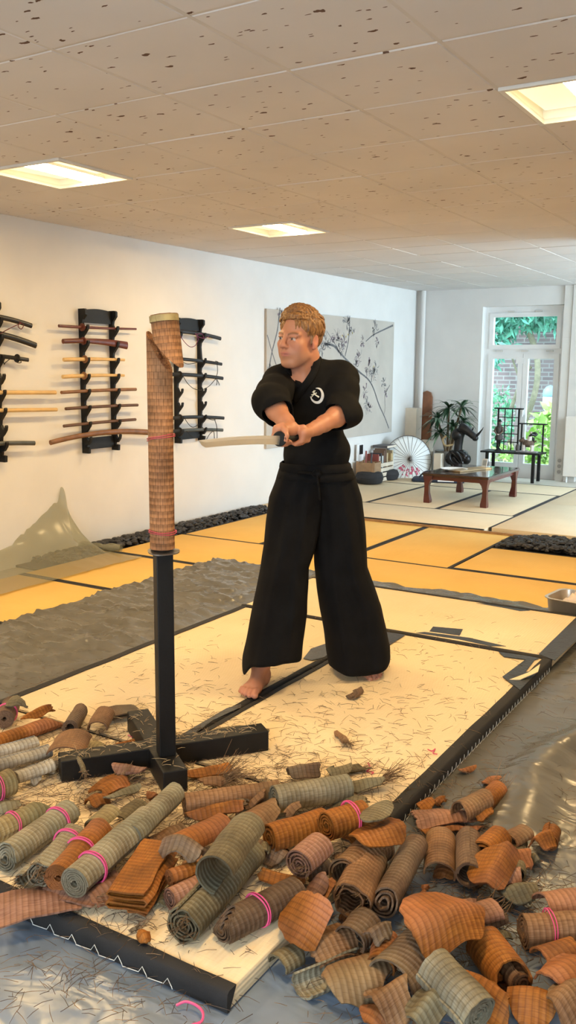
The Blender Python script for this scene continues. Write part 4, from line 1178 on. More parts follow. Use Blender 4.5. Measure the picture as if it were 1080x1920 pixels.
# pigment per vertex: skin, cheeks, lips, brows, eyes, toes
loc = ((pts - hc) @ HAX.T) / HS
X_, Y_, Z_ = loc[:, 0], loc[:, 1], loc[:, 2]
col = np.tile(np.array([.50, .222, .132]), (len(pts), 1))
def blendc(mask, c):
    global col
    m_ = np.clip(mask, 0, 1)[:, None]; col = col * (1 - m_) + np.array(c) * m_
def gauss(c, r): return np.exp(-(((X_ - c[0]) / r[0]) ** 2 + ((Y_ - c[1]) / r[1]) ** 2 + ((Z_ - c[2]) / r[2]) ** 2))
inhead = (np.abs(Z_) < .17) & (np.abs(X_) < .15) & (np.abs(Y_) < .12)
for s_ in (1, -1):
    blendc(.45 * gauss((.07, s_ * .042, -.03), (.04, .025, .025)), (.58, .24, .17))
    blendc(inhead * np.clip(1.6 * gauss((-.01, s_ * .085, -.004), (.03, .02, .04)), 0, .55), (.60, .23, .16))
blendc(.5 * gauss((.112, 0, -.024), (.02, .02, .02)), (.58, .25, .18))
blendc(inhead * .38 * np.clip((-.035 - Z_) / .02, 0, 1) * (X_ > -.02) * np.clip((.115 + X_ * 0 - np.abs(Z_)) / .01, 0, 1) * np.clip((X_ + .0) / .03, 0, 1), (.40, .21, .12))     # stubble
blendc(1.3 * np.exp(-((Y_ / .025) ** 4)) * np.exp(-(((Z_ + .0578) / .0090) ** 4)) * (X_ > .080) * inhead * .75, (.50, .17, .14))
blendc(np.exp(-((Y_ / .027) ** 4)) * np.exp(-(((Z_ + .0580) / .0017) ** 2)) * (X_ > .080) * inhead * .85, (.12, .04, .03))
for s_ in (1, -1):
    yb = (np.abs(Y_ - s_ * .033) < .021)
    zb = .0245 + .006 * (1 - ((Y_ - s_ * .036) / .02) ** 2)
    blendc(inhead * (X_ > .05) * yb * np.exp(-(((Z_ - zb) / .0048) ** 2)) * .9, (.17, .075, .03))
    de = np.sqrt((X_ - .0735) ** 2 + (Y_ - s_ * .033) ** 2 + (Z_ - .006) ** 2)
    eye = (de < .0142) & (X_ > .078) & (np.abs(Z_ - .0055) < .0050)
    blendc(eye * 1.0, (.46, .40, .37))
    gy = s_ * .033 - .0025                                           # glance to his right
    ir = np.sqrt((Y_ - gy) ** 2 + (Z_ - .006) ** 2)
    blendc(eye * (ir < .0062), (.07, .08, .09)); blendc(eye * (ir < .003), (.01, .01, .01))
    blendc(inhead * (X_ > .07) * np.exp(-(((Z_ - .0118) / .0017) ** 2)) * (np.abs(Y_ - s_ * .033) < .016) * .85, (.10, .05, .035))
dt = np.min([np.linalg.norm(pts - (toeR + A3(zz_) * .0), axis=1), np.linalg.norm(pts - toeL, axis=1)], 0)
blendc(.45 * np.exp(-(dt / .06) ** 2), (.60, .25, .19))
dh = np.min([np.linalg.norm(pts - hR, axis=1), np.linalg.norm(pts - hL, axis=1)], 0)
blendc(.30 * np.exp(-(dh / .06) ** 2), (.56, .25, .17))
m_skin, nt, p = new_mat('skin')
at_ = nd(nt, 'ShaderNodeVertexColor'); at_.layer_name = 'pigment'
nt.links.new(at_.outputs['Color'], p.inputs['Base Color']); p.inputs['Roughness'].default_value = .48
p.inputs['Subsurface Weight'].default_value = .12; p.inputs['Subsurface Radius'].default_value = (.012, .005, .003); p.inputs['Specular IOR Level'].default_value = .4
bo = obj('body', pts - A3(ROOT), faces, m_skin, person, smooth=True)
ca_ = bo.data.color_attributes.new('pigment', 'FLOAT_COLOR', 'POINT')
ca_.data.foreach_set('color', np.c_[col, np.ones(len(col))].astype(np.float32).ravel())

# -------- hair ------
hf_lo = H(0, 0, .05) - .17; hf_hi = H(0, 0, .05) + .17
hair = Field(hf_lo, hf_hi, .0021)
hell((-.022, 0, .052), (.099, .083, .087), .01, fld=hair)
hell((-.060, 0, .010), (.060, .068, .060), .02, fld=hair)
# face, ears and neck stay clear
hell((.100, 0, .008), (.074, .080, .068), .006, True, hair)
hell((.035, .0, -.07), (.10, .10, .085), .006, True, hair)
for s_ in (1, -1): hell((-.006, s_ * .09, -.012), (.026, .025, .034), .006, True, hair)
hell((-.05, 0, -.11), (.09, .09, .07), .006, True, hair)
rh = np.random.default_rng(11)
for s_ in (1, -1): hcone((-.004, s_ * .074, .035), (.008, s_ * .0735, -.012), .012, .006, .010, False, hair)
EC, ER = np.array([-.022, 0, .052]), np.array([.099, .083, .087])
for k in range(620):
    th = rh.uniform(0, 2 * PI); ph = math.acos(rh.uniform(-.05, 1))
    n_ = np.array([math.sin(ph) * math.cos(th), math.sin(ph) * math.sin(th), math.cos(ph)])
    c = EC + ER * n_
    if c[0] > .040 and c[2] < .078: continue
    if c[2] < .02 and c[0] > -.045: continue
    top = max(0, n_[2]) ** 1.2
    # swept across the top to his right and forward, back and down at the sides
    dv = np.array([.30, -.85, .12]) * top + np.array([-.55, -.15 * np.sign(n_[1]) * 0, -.75]) * (1 - top) + rh.normal(size=3) * .10
    if c[0] > .02 and top > .35: dv = np.array([.55, -.62, .30]) + rh.normal(size=3) * .15
    dv /= np.linalg.norm(dv)
    L_ = (.034 + .034 * top) * rh.uniform(.75, 1.2); pts_ = [c - n_ * .004]; q = c
    lift = .003 + .014 * top * rh.uniform(.2, 1.1)
    for st_ in (1, 2, 3, 4):
        q = q + dv * L_ / 4 + np.array([0, 0, -.0012 * st_]); e_ = (q - EC) / ER; q2 = EC + ER * e_ / np.linalg.norm(e_) * (1 + (lift / .085) * math.sin(st_ / 4 * 2.3))
        q = q * .3 + q2 * .7; pts_.append(q)
    if pts_[-1][0] > .072 and pts_[-1][2] < .066: continue
    r_ = rh.uniform(.0032, .0052) * HS
    hair.chain([H(*v) for v in pts_], [r_, r_ * 1.1, r_, r_ * .75, .0014], .003)
hp, hfc = hair.mesh()
m_hair, nt, p = new_mat('ginger_hair')
tc = nd(nt, 'ShaderNodeTexCoord'); mp = nd(nt, 'ShaderNodeMapping'); mp.inputs['Scale'].default_value = (150, 150, 40); mp.inputs['Rotation'].default_value = (.2, 1.2, .3)
nt.links.new(tc.outputs['Object'], mp.inputs['Vector'])
n = nd(nt, 'ShaderNodeTexNoise', i_Scale=1.0, i_Detail=3.0); nt.links.new(mp.outputs[0], n.inputs['Vector'])
rp = ramp(nt, [(.3, (.12, .050, .014)), (.55, (.27, .125, .040)), (.75, (.42, .22, .075))]); nt.links.new(n.outputs['Fac'], rp.inputs['Fac']); nt.links.new(rp.outputs['Color'], p.inputs['Base Color'])
bm = nd(nt, 'ShaderNodeBump', i_Strength=.6, i_Distance=.003); nt.links.new(n.outputs['Fac'], bm.inputs['Height']); nt.links.new(bm.outputs['Normal'], p.inputs['Normal'])
p.inputs['Roughness'].default_value = .45
obj('hair', hp - A3(ROOT), hfc, m_hair, person, smooth=True)

# -------- jacket ------
m_gi = plain('black_cotton', (.0065, .0065, .0072), .9, var=.25, scale=20, bump=.25, bscale=420, spec=.15)
m_hak = plain('black_twill', (.0060, .0060, .0068), .88, var=.25, scale=10, bump=.2, bscale=300, spec=.15)
glo = np.min([J['elR'], J['shR'], J['elL'], J['waist']], 0) - .2; ghi = np.max([J['shL'], J['elL'], J['neckb'], J['waist']], 0) + .2
glo[2] = J['waist'][2] - .09; ghi[2] = J['neckb'][2] + .12
gi = Field(glo, ghi, .0045)
gi.ell(J['chest'] + cU * .02, (.122, .168, .19), AX, .03)
gi.ell(J['waist'] + cU * .045, (.118, .160, .16), AX, .06)
gi.cone(J['waist'] + cU * .02, J['waist'] - cU * .08, .13, .13, .03)
gi.cone(J['neckb'] - cU * .04, J['neckb'] + cU * .030 - cF * .012, .098, .073, .02)
for sg_ in (1, -1): gi.cone(J['neckb'] + cU * .022 + cS * .045 * sg_ - cF * .01, J['sh' + ('L' if sg_ > 0 else 'R')] + cU * .012, .045, .058, .03)
for s_, rr in (('R', (.070, .079, .079)), ('L', (.076, .077, .075))):
    gi.cone(J['neckb'] - cU * .015, J['sh' + s_], .074, .070, .05)
    sh, el, wr = J['sh' + s_], J['el' + s_], J['wr' + s_]
    fa_ = (wr - el) / np.linalg.norm(wr - el)
    end = el + fa_ * (.075 if s_ == 'R' else .055)
    gi.chain([sh, sh * .5 + el * .5, el, end], [rr[0], rr[1], rr[2], rr[2] * .93], .03)
    gi.cut(end + fa_ * .045, fa_, .115)
    gi.chain([el + fa_ * .03, end + fa_ * .14], [.054, .078], .003, True)      # open sleeve end
# folds
GX = np.stack(np.meshgrid(*[gi.lo[k] + gi.h * np.arange(gi.n[k]) for k in range(3)], indexing='ij'), -1).astype(np.float32)
ua = (GX - J['chest']) @ A3(rx); va = (GX - J['chest']) @ A3(zz_)
w_ = np.sin(ua * 26 + 3.5 * np.sin(va * 8) + va * 14) * .5 + np.sin(ua * 17 - va * 41 + 2 * np.sin(ua * 11)) * .5
gi.a += (w_ * .0075).astype(np.float32); del GX, ua, va, w_
# neck opening: a V down the chest
vap = A3(dep(565, 716, 4.02))
gi.cone(J['neck'] + cU * .02, J['neckb'] + cU * .0 + cF * .012, .061, .058, .004, True)
for t in np.linspace(0, 1, 40):
    a_ = J['neckb'] + cU * .02 + cF * .075; c_ = a_ * (1 - t) + (vap + cF * .03) * t
    gi.cone(c_ - cF * .02, c_ + cF * .06, .044 * (1 - t) + .003, .046 * (1 - t) + .003, .006, True)
gp, gf = gi.mesh()
go = obj('jacket', gp - A3(ROOT), gf, m_gi, person, smooth=True)
bvh = BVHTree.FromPolygons([Vector(v) for v in gp], gf)
def on_gi(px, py, lift=.004):
    d = ray(px, py).normalized(); hit = bvh.ray_cast(CPOS, d)
    if hit[0] is None: return dep(px, py, 4.05), -d
    return hit[0] + hit[1] * lift * (1 if hit[1].dot(d) < 0 else -1), (hit[1] if hit[1].dot(d) < 0 else -hit[1])
def cloth_band(name, pxs, w, th, mat, parent, lift=.003):
    """flat band following the jacket through image points"""
    P = spline([Vector((x, y, 0)) for x, y in pxs], 6)
    Q3 = [on_gi(q.x, q.y, lift) for q in P]
    vs = []; n = len(Q3)
    for i, (q, nr) in enumerate(Q3):
        t = (Q3[min(i + 1, n - 1)][0] - Q3[max(i - 1, 0)][0]).normalized(); s = t.cross(nr).normalized()
        nr = (nr * .5 + Vector(cF) * .5).normalized()
        vs += [q + s * w / 2, q + s * w * .42 + nr * th, q - s * w * .42 + nr * th, q - s * w / 2]
    fs = [(4 * i + k, 4 * i + 4 + k, 4 * i + 5 + k, 4 * i + 1 + k) for i in range(n - 1) for k in range(3)]
    fs += [(4 * i, 4 * i + 3, 4 * i + 7, 4 * i + 4) for i in range(n - 1)] + [(0, 1, 2, 3), (4 * n - 1, 4 * n - 2, 4 * n - 3, 4 * n - 4)]
    o = obj(name, [v - ROOT for v in vs], fs, mat, parent, smooth=True); return o
cloth_band('lapel', [(537, 692), (546, 702), (556, 714), (566, 727)], .026, .005, m_gi, go)
cloth_band('lapel', [(596, 672), (591, 692), (580, 712), (562, 735), (546, 762), (538, 790), (535, 830)], .036, .008, m_gi, go)
# emblem: white crescent ring with a brush-stroke sign
m_emb = plain('white_embroidery', (.72, .72, .70), .7, var=.05, bump=.2, bscale=500)
m_embs = plain('cream_embroidery', (.75, .72, .58), .7, var=.05, bump=.2, bscale=500)
def decal(name, polys, mat, lift=.0035):
    mb = MB()
    for poly in polys:
        q = [on_gi(x, y, lift) for x, y in poly]; n = len(q)
        top = [a for a, b in q]; bot = [a - b * .003 for a, b in q]
        mb.add(top + bot, [tuple(range(n))] + [(i, n + i, n + (i + 1) % n, (i + 1) % n) for i in range(n)])
    o = mb.build(name, mat, go, False); o.location = -ROOT; return o
ex, ey = 594, 742; ro = 15.0; cr = []
cres = []
for i in range(25):                       # outer edge thick at lower right, open at upper left
    a = math.radians(-105 + 280 * i / 24); k = math.sin(PI * i / 24)
    cres.append(((ex + 1) + ro * .86 * math.cos(a), ey + ro * math.sin(a), k, a))
polys = []
for i in range(24):
    x0, y0_, k0, a0 = cres[i]; x1, y1_, k1, a1 = cres[i + 1]
    t0, t1 = .8 + 4.6 * k0 ** .8, .8 + 4.6 * k1 ** .8
    polys.append([(x0, y0_), (x1, y1_), (x1 - t1 * math.cos(a1), y1_ - t1 * math.sin(a1)), (x0 - t0 * math.cos(a0), y0_ - t0 * math.sin(a0))])
decal('emblem_crescent', polys, m_emb)
def stroke2(x0, y0, x1, y1, w0, w1):
    dx, dy = x1 - x0, y1 - y0; l = math.hypot(dx, dy); nx_, ny_ = -dy / l, dx / l
    return [(x0 + nx_ * w0, y0 + ny_ * w0), (x1 + nx_ * w1, y1 + ny_ * w1), (x1 - nx_ * w1, y1 - ny_ * w1), (x0 - nx_ * w0, y0 - ny_ * w0)]
decal('emblem_sign', [stroke2(585.5, 735.5, 591.5, 732.5, .8, .9), stroke2(584, 740.5, 594, 737.0, .8, .9), stroke2(588.5, 732, 589.0, 739, .9, 1.0), stroke2(589, 739, 583.5, 746, 1.0, .5), stroke2(589.3, 739, 598.5, 745.0, .9, 1.5)], m_embs, .0042)

# -------- hakama ------
def tab(t, y):
    ys = [a for a, _ in t]; return float(np.interp(y, ys, [b for _, b in t]))
def leg_loft(name, left, right, qtab, dtab, y0, y1, hem, seed, N=96, M_=46):
    vs = []; fs = []
    for j in range(M_ + 1):
        t = j / M_; y = y0 + (y1 - y0) * t
        xl, xr_ = tab(left, y), tab(right, y); q = tab(qtab, y); hd = tab(dtab, y)
        c = dep((xl + xr_) / 2, y, q); hw = (xr_ - xl) / 2 * q / FPX
        for i in range(N):
            a = 2 * PI * i / N; ca2, sa = math.cos(a), math.sin(a)
            ex_ = math.copysign(abs(ca2) ** .8, ca2); ez = math.copysign(abs(sa) ** .8, sa)
            # deep knife pleats at the front, broad soft folds lower down
            front = max(0, -sa)
            u_ = ca2 * 1.7 + seed * .7 + (.5 - t) * .5 * math.copysign(1, ca2)
            saw = (u_ % 1.0); saw = saw if saw < .7 else (1 - saw) * .7 / .3
            pl = -.022 * front * (saw - .4) * min(1, .5 + t * 2) * (1 - .45 * t)
            pl += .016 * t * math.sin(a * 4 + seed + 1.5 * t) + .014 * math.sin(PI * t) * front * math.sin(ca2 * 5 + t * 5.5 * (1 if seed < 1 else -1) + seed)
            fold = .0
            v = c + rx * (ex_ * hw) + fwh * (ez * (hd + pl + fold * .6))
            v = v + Vector((0, 0, 0))
            if t > .72:
                k = (t - .72) / .28; dy = hem(a) * k * k
                v = v + Vector((0, 0, -dy))
            v += rx * (.004 * noise.noise(Vector((t * 9, a, seed))) * t)
            v.z = max(v.z, MT + .004)
            vs.append(v)
    for j in range(M_):
        for i in range(N):
            a = j * N + i; b = j * N + (i + 1) % N
            fs.append((a, a + N, b + N, b))
    n0 = len(vs); c0_ = sum((Vector(v) for v in vs[:N]), Vector()) / N
    vs.append(c0_); fs += [(n0, i, (i + 1) % N) for i in range(N)]
    o = obj(name, [v - ROOT for v in vs], fs, m_hak, hk, smooth=True)
    sm = o.modifiers.new('thickness', 'SOLIDIFY'); sm.thickness = .004; sm.offset = 1
    return o
hk = None
hk = bpy.data.objects.new('wide_trousers', None); COL.objects.link(hk); hk.parent = person
lL = [(880, 524), (905, 517), (932, 506), (975, 500), (1021, 496), (1067, 489), (1112, 480), (1176, 467), (1230, 456), (1250, 455)]
lR = [(880, 612), (950, 606), (1026, 590), (1061, 578), (1147, 574), (1240, 562)]
rL = [(880, 576), (950, 582), (1026, 589), (1061, 591), (1104, 595), (1161, 605), (1255, 619)]
rR = [(880, 660), (905, 668), (932, 677), (1000, 684), (1061, 687), (1098, 700), (1135, 713), (1180, 722), (1226, 729), (1250, 729)]
def hemR(a):     # his right leg: front outer corner hangs lowest
    return .070 * math.exp(-((a - PI * 1.13) / .42) ** 2) - .012 * math.exp(-((a - PI * 1.6) / .5) ** 2)
def hemL(a):
    d_ = (a + PI) % (2 * PI) - PI
    return -.055 * math.exp(-(d_ / .55) ** 2) + .008 * math.sin(3 * a)
leg_loft('trouser_leg', lL, lR, [(880, 4.24), (1240, 4.33)], [(880, .135), (1000, .165), (1240, .18)], 880, 1228, hemR, .6)
leg_loft('trouser_leg', rL, rR, [(880, 4.25), (1250, 4.58)], [(880, .135), (1000, .165), (1240, .18)], 880, 1243, hemL, 2.1)
def ring_band(name, ys, xl, xr_, hd, q, mat, bulge=.006):
    vs = []; fs = []; N = 72
    prof_ = [(-.002, 0), (bulge, .15), (bulge * 1.3, .5), (bulge, .85), (-.002, 1)]
    for o_, t in prof_:
        y = ys[0] + (ys[1] - ys[0]) * t; x0, x1 = xl[0] + (xl[1] - xl[0]) * t, xr_[0] + (xr_[1] - xr_[0]) * t
        c = dep((x0 + x1) / 2, y, q); hw = (x1 - x0) / 2 * q / FPX + o_
        for i in range(N):
            a = 2 * PI * i / N; vs.append(c + rx * math.copysign(abs(math.cos(a)) ** .85, math.cos(a)) * hw + fwh * math.copysign(abs(math.sin(a)) ** .85, math.sin(a)) * (hd + o_))
    for j in range(len(prof_) - 1):
        for i in range(N):
            a = j * N + i; b = j * N + (i + 1) % N; fs.append((a, a + N, b + N, b))
    return obj(name, [v - ROOT for v in vs], fs, mat, hk, smooth=True)
ring_band('waistband', (866, 884), (527, 526), (655, 657), .135, 4.22, m_hak)
ring_band('waistband_tie', (880, 898), (526, 520), (656, 664), .136, 4.225, m_hak)
kn = MB(); kc = dep(594, 888, 4.075)
def KP(dx, dy, dz=0): return kc + rx * dx + Vector((0, 0, dy)) - fwh * dz
kn.blob(KP(0, 0, .0) - ROOT, (.024, .02, .02), 12)
kn.tube([KP(-.005, .0, .012) - ROOT, KP(-.05, .004, .008) - ROOT, KP(-.085, .002, -.006) - ROOT], .012, 10, flat=.5)
kn.tube([KP(.0, -.01, .012) - ROOT, KP(.010, -.06, .010) - ROOT, KP(.014, -.12, .0) - ROOT], [.012, .011, .012], 10, flat=.45)
kn.build('knot', m_hak, hk, True)
# front pleat edges
for pxs, w in (([(560, 905), (552, 940), (548, 1000), (542, 1090)], .02), ([(606, 905), (614, 950), (626, 1020), (640, 1110)], .022), ([(618, 902), (636, 960), (652, 1040), (668, 1150)], .02), ([(545, 908), (528, 945), (516, 1010)], .02)):
    pass

# -------- the sword in his hands (a thing of its own) ------
sw = empty('katana', Vector(guard_p), 0, 'sword with bare curved steel blade held in both hands of the man', 'sword')
m_blade = plain('polished_steel', (.86, .84, .78), .38, metal=.75, var=.02)
upv = Vector((0, 0, 1)); axv = Vector(ax); side = axv.cross(upv).normalized(); ed = axv.cross(side).normalized()   # ed: cutting edge direction
if ed.z > 0: ed = -ed
vs = []; fs = []; N = 26
for i in range(N + 1):
    t = i / N; c = axv * (BL * t) + ed * (-.018 * 4 * t * (1 - t) * .5 - .012 * t * t)
    wd = .036 - .009 * t; kk = 1.0
    if t > .93: kk = max(.02, 1 - ((t - .93) / .07) ** 1.5)
    b_ = c - ed * wd * .35; e_ = b_ + ed * wd * kk; r_ = b_ + ed * wd * .35 * kk
    vs += [b_ + side * .003, r_ + side * .0035, e_, r_ - side * .0035, b_ - side * .003]
for i in range(N):
    for k in range(5):
        fs.append((i * 5 + k, i * 5 + (k + 1) % 5, i * 5 + 5 + (k + 1) % 5, i * 5 + 5 + k))
fs += [(0, 4, 3, 2, 1), tuple(N * 5 + k for k in range(5))]
obj('blade', vs, fs, m_blade, sw); 
hb = MB(); hb.tube([Vector(-ax * .004), Vector(-ax * .25)], .0150, 14, flat=.85); hb.build('handle', m_cord, sw, True)
M = axv.to_track_quat('Z', 'Y').to_matrix().to_4x4()
MB().lathe([(.004, -.003), (.029, -.003), (.031, 0), (.029, .003), (.004, .003)], 24, M).build('guard', m_blackwood, sw, True)
MB().lathe([(.004, -.262), (.015, -.260), (.016, -.245)], 14, M).build('pommel', m_brass, sw, True)
# ================================================================== things at the far end of the room
FZ = PZ
m_red = plain('red_lacquer', (.085, .014, .010), .28, var=.25, scale=10, coat=.3)
m_redtop = plain('dark_lacquer_top', (.030, .012, .010), .15, var=.2, coat=.5)
# low table, legs where they stand on the tatami
tx0, tx1, ty0, ty1 = -4.06, -3.30, 9.68, 10.80
t = empty('low_table', ((tx0 + tx1) / 2, (ty0 + ty1) / 2, FZ), 0, 'low dark red lacquer table with curved legs on the pale tatami', 'table')
ha, hb = (tx1 - tx0) / 2, (ty1 - ty0) / 2; th = .355
MB().box(-ha - .02, ha + .02, -hb - .02, hb + .02, th - .035, th, bev=.010).build('tabletop', m_redtop, t)
ap = MB()
for a, b, c, d in ((-ha + .04, ha - .04, -hb + .02, -hb + .045), (-ha + .04, ha - .04, hb - .045, hb - .02), (-ha + .02, -ha + .045, -hb + .045, hb - .045), (ha - .045, ha - .02, -hb + .045, hb - .045)):
    ap.box(a, b, c, d, th - .08, th - .033)
ap.build('apron', m_red, t)
for sx in (-1, 1):
    for sy in (-1, 1):
        m = MB(); cx, cy = sx * (ha - .035), sy * (hb - .035)
        prof = [(0, .036), (.03, .038), (.12, .027), (.20, .025), (.25, .034), (.29, .052), (.325, .062)]
        vs = []; 
        for z, r in prof:
            ox, oy = -sx * (r - .036) * .6, -sy * (r - .036) * .6
            vs += [(cx + ox - r, cy + oy - r, z), (cx + ox + r, cy + oy - r, z), (cx + ox + r, cy + oy + r, z), (cx + ox - r, cy + oy + r, z)]
        n = len(prof); fs = [(3, 2, 1, 0), tuple(4 * n - 4 + k for k in range(4))] + [(4 * i + k, 4 * i + (k + 1) % 4, 4 * i + 4 + (k + 1) % 4, 4 * i + 4 + k) for i in range(n - 1) for k in range(4)]
        m.add(vs, fs).build('leg', m_red, t)
TZ = FZ + th
pl = at(852, 882, TZ)
o = MB().lathe([(.001, .006), (.10, .006), (.155, .022), (.160, .024), (.15, .016), (.10, 0), (.001, 0)], 28).build('plate', m_white, None, True); o.location = (pl.x, pl.y, TZ)
tag(o, 'round white plate lying on the red lacquer table', 'plate')
q0, q1 = at(838, 889, TZ), at(893, 876, TZ); dv = q1 - q0
m_bamboo = plain('bamboo', (.30, .21, .10), .5, var=.2, scale=9)
o = MB().box(0, .62, -.09, .09, 0, .016, bev=.003).build('wooden_tray', m_bamboo); o.location = (q0.x, q0.y, TZ + .026); o.rotation_euler = (0, 0, math.atan2(dv.y, dv.x))
o.location = (-3.80, 9.95, TZ + .001); o.rotation_euler = (0, 0, R(72))
tag(o, 'long narrow wooden board lying on the red lacquer table', 'board')
q = at(907, 879, TZ); t = empty('card_holder', (q.x, q.y, TZ), R(-20), 'small wooden block with an upright clear card on the red table', 'card holder')
MB().box(-.075, .075, -.05, .05, 0, .018, bev=.003).build('block', m_palewood, t)
MB().box(-.040, .040, -.003, .003, .018, .125, Matrix.Rotation(R(-12), 4, 'X')).build('card', plain('card_paper', (.66, .68, .68), .4), t)
mm = MB(); mm.box(-.026, .026, -.0042, -.003, .040, .105, Matrix.Rotation(R(-12), 4, 'X')); mm.build('printed_panel', plain('card_print', (.30, .33, .34), .5), t)

# display shelf in front of the door ------------------------------------
bY = 12.47
t = empty('display_shelf', (-3.98, bY, .012), 0, 'black staggered display shelf with lattice back in front of the garden door', 'display shelf')
def BX(px, y=bY): return aty(px, 840, y).x + 3.98
x0, x1 = BX(909), BX(1019)
MB().box(x0, x1, -.19, .17, .395, .418, bev=.003).build('shelf_board', m_blackwood, t)
for x, y in ((x0 + .09, -.15), (x1 - .09, -.15), (x0 + .09, .13), (x1 - .09, .13)):
    MB().box(x - .02, x + .02, y - .02, y + .02, 0, .395, bev=.002).build('leg', m_blackwood, t)
lx0, lx1 = BX(926), BX(967); Zt = 1.005
la = MB()
la.box(lx0, lx0 + .02, .10, .12, .418, Zt); la.box(lx1 - .02, lx1, .10, .12, .418, Zt)
for k in (1, 2): x = lx0 + (lx1 - lx0) * k / 3; la.box(x - .006, x + .006, .104, .116, .418, Zt)
for k in range(1, 5): z = .418 + (Zt - .418) * k / 5; la.box(lx0 + .02, lx1 - .02, .105, .115, z - .006, z + .006)
la.build('lattice', m_blackwood, t)
MB().box(lx0 - .03, lx1 + .05, .03, .14, Zt, Zt + .018).build('upper_board', m_blackwood, t)
rx0, rx1 = BX(971), BX(1014)
rl = MB(); rl.box(rx0, rx0 + .018, .10, .12, .418, .80); rl.box(rx1 - .018, rx1, .10, .12, .418, .80); rl.build('low_post', m_blackwood, t)
MB().box(lx1, rx1 + .04, .05, .14, .80, .816).build('side_board', m_blackwood, t)
SZ = .012 + .418
m_bronze = plain('dark_bronze', (.016, .015, .016), .35, metal=.4, var=.4, scale=25)
m_clay = plain('brown_figure', (.13, .085, .06), .6, var=.5, scale=30)
m_robe = plain('dark_robe', (.055, .045, .04), .7, var=.4, scale=30)
m_white2 = plain('pale_figure', (.62, .55, .50), .6, var=.15, scale=30)
q = aty(934, 855, bY - .03)
t = empty('standing_figurine', (q.x, bY - .03, SZ), 0, 'slender standing figurine of a robed man before the black lattice', 'figurine')
MB().lathe([(.09, 0), (.085, .012), (.03, .05), (.018, .08), (.018, .10)], 16).build('base', m_bronze, t, True)
m = MB(); m.tube([(-.018, 0, .085), (-.02, 0, .2), (-.028, -.01, .27)], [.016, .022, .03], 10); m.tube([(.018, 0, .085), (.022, 0, .2), (.028, -.01, .27)], [.016, .022, .03], 10); m.build('legs', m_bronze, t, True)
MB().lathe([(.045, .22), (.085, .25), (.08, .32), (.055, .36), (.06, .42), (.068, .50), (.05, .56), (.02, .60)], 16).build('robe', m_robe, t, True)
m = MB(); m.tube([(-.06, 0, .53), (-.085, -.03, .43), (-.03, -.07, .37)], [.024, .022, .014], 8); m.tube([(.06, 0, .53), (.085, -.03, .43), (.03, -.07, .37)], [.024, .022, .014], 8); m.build('sleeves', m_clay, t, True)
MB().blob((0, -.068, .365), (.03, .016, .014), 10).build('hands', m_white2, t, True)
MB().blob((0, -.005, .625), (.030, .034, .040), 12).build('head', m_clay, t, True)
MB().lathe([(.055, .645), (.052, .655), (.033, .668), (.026, .69), (.004, .70)], 14).build('hat', m_bronze, t, True)
t.scale = (.68, .68, .64)
q = aty(989, 860, bY - .03)
t = empty('animal_figurine', (q.x, bY - .03, SZ), 0, 'brown and pale figurine of a rider on an animal on a stone slab', 'figurine')
MB().box(-.24, .20, -.08, .08, 0, .025, bev=.006).build('slab', plain('grey_slab', (.33, .31, .31), .6, var=.2), t)
m = MB(); m.blob((0, 0, .19), (.135, .075, .085), 14); m.blob((-.13, 0, .26), (.055, .045, .055), 12); m.tube([(-.08, 0, .22), (-.13, 0, .26)], [.05, .045], 10); m.tube([(-.155, 0, .255), (-.195, 0, .235)], [.035, .025], 10)
m.blob((-.115, .035, .305), .018, 8); m.blob((-.115, -.035, .305), .018, 8); m.build('body', m_clay, t, True)
for x, y in ((-.08, -.045), (-.08, .045), (.085, -.045), (.085, .045)):
    mm = MB(); mm.tube([(x, y, .16), (x * 1.05, y, .09), (x, y, .028)], [.036, .026, .030], 10); mm.build('leg', m_white2, t, True)
m = MB(); m.tube([(.12, 0, .22), (.17, 0, .26), (.165, 0, .20)], [.018, .014, .006], 8); m.build('tail', m_clay, t, True)
m = MB(); m.tube([(.02, 0, .25), (.03, 0, .33), (.05, 0, .38)], [.05, .048, .03], 10); m.blob((.055, 0, .42), (.035, .034, .038), 12); m.build('rider', m_white2, t, True)
m = MB(); m.tube([(.03, -.03, .36), (.10, -.06, .40), (.165, -.03, .37)], [.03, .05, .02], 10, flat=.6); m.tube([(.03, .04, .33), (.09, .05, .30), (.10, .05, .22)], [.025, .035, .02], 10); m.blob((.12, 0, .40), (.075, .05, .05), 10); m.build('cloak', m_bronze, t, True)
t.scale = (.66, .66, .64)
q = aty(970, 858, bY - .06)
o = MB().blob((0, 0, .055), (.035, .03, .06), 12).build('small_stone', plain('egg_stone', (.10, .09, .085), .6, var=.3), None, True); o.location = (q.x, bY - .06, SZ)
tag(o, 'small dark egg-shaped stone between the two figurines on the black shelf', 'stone')

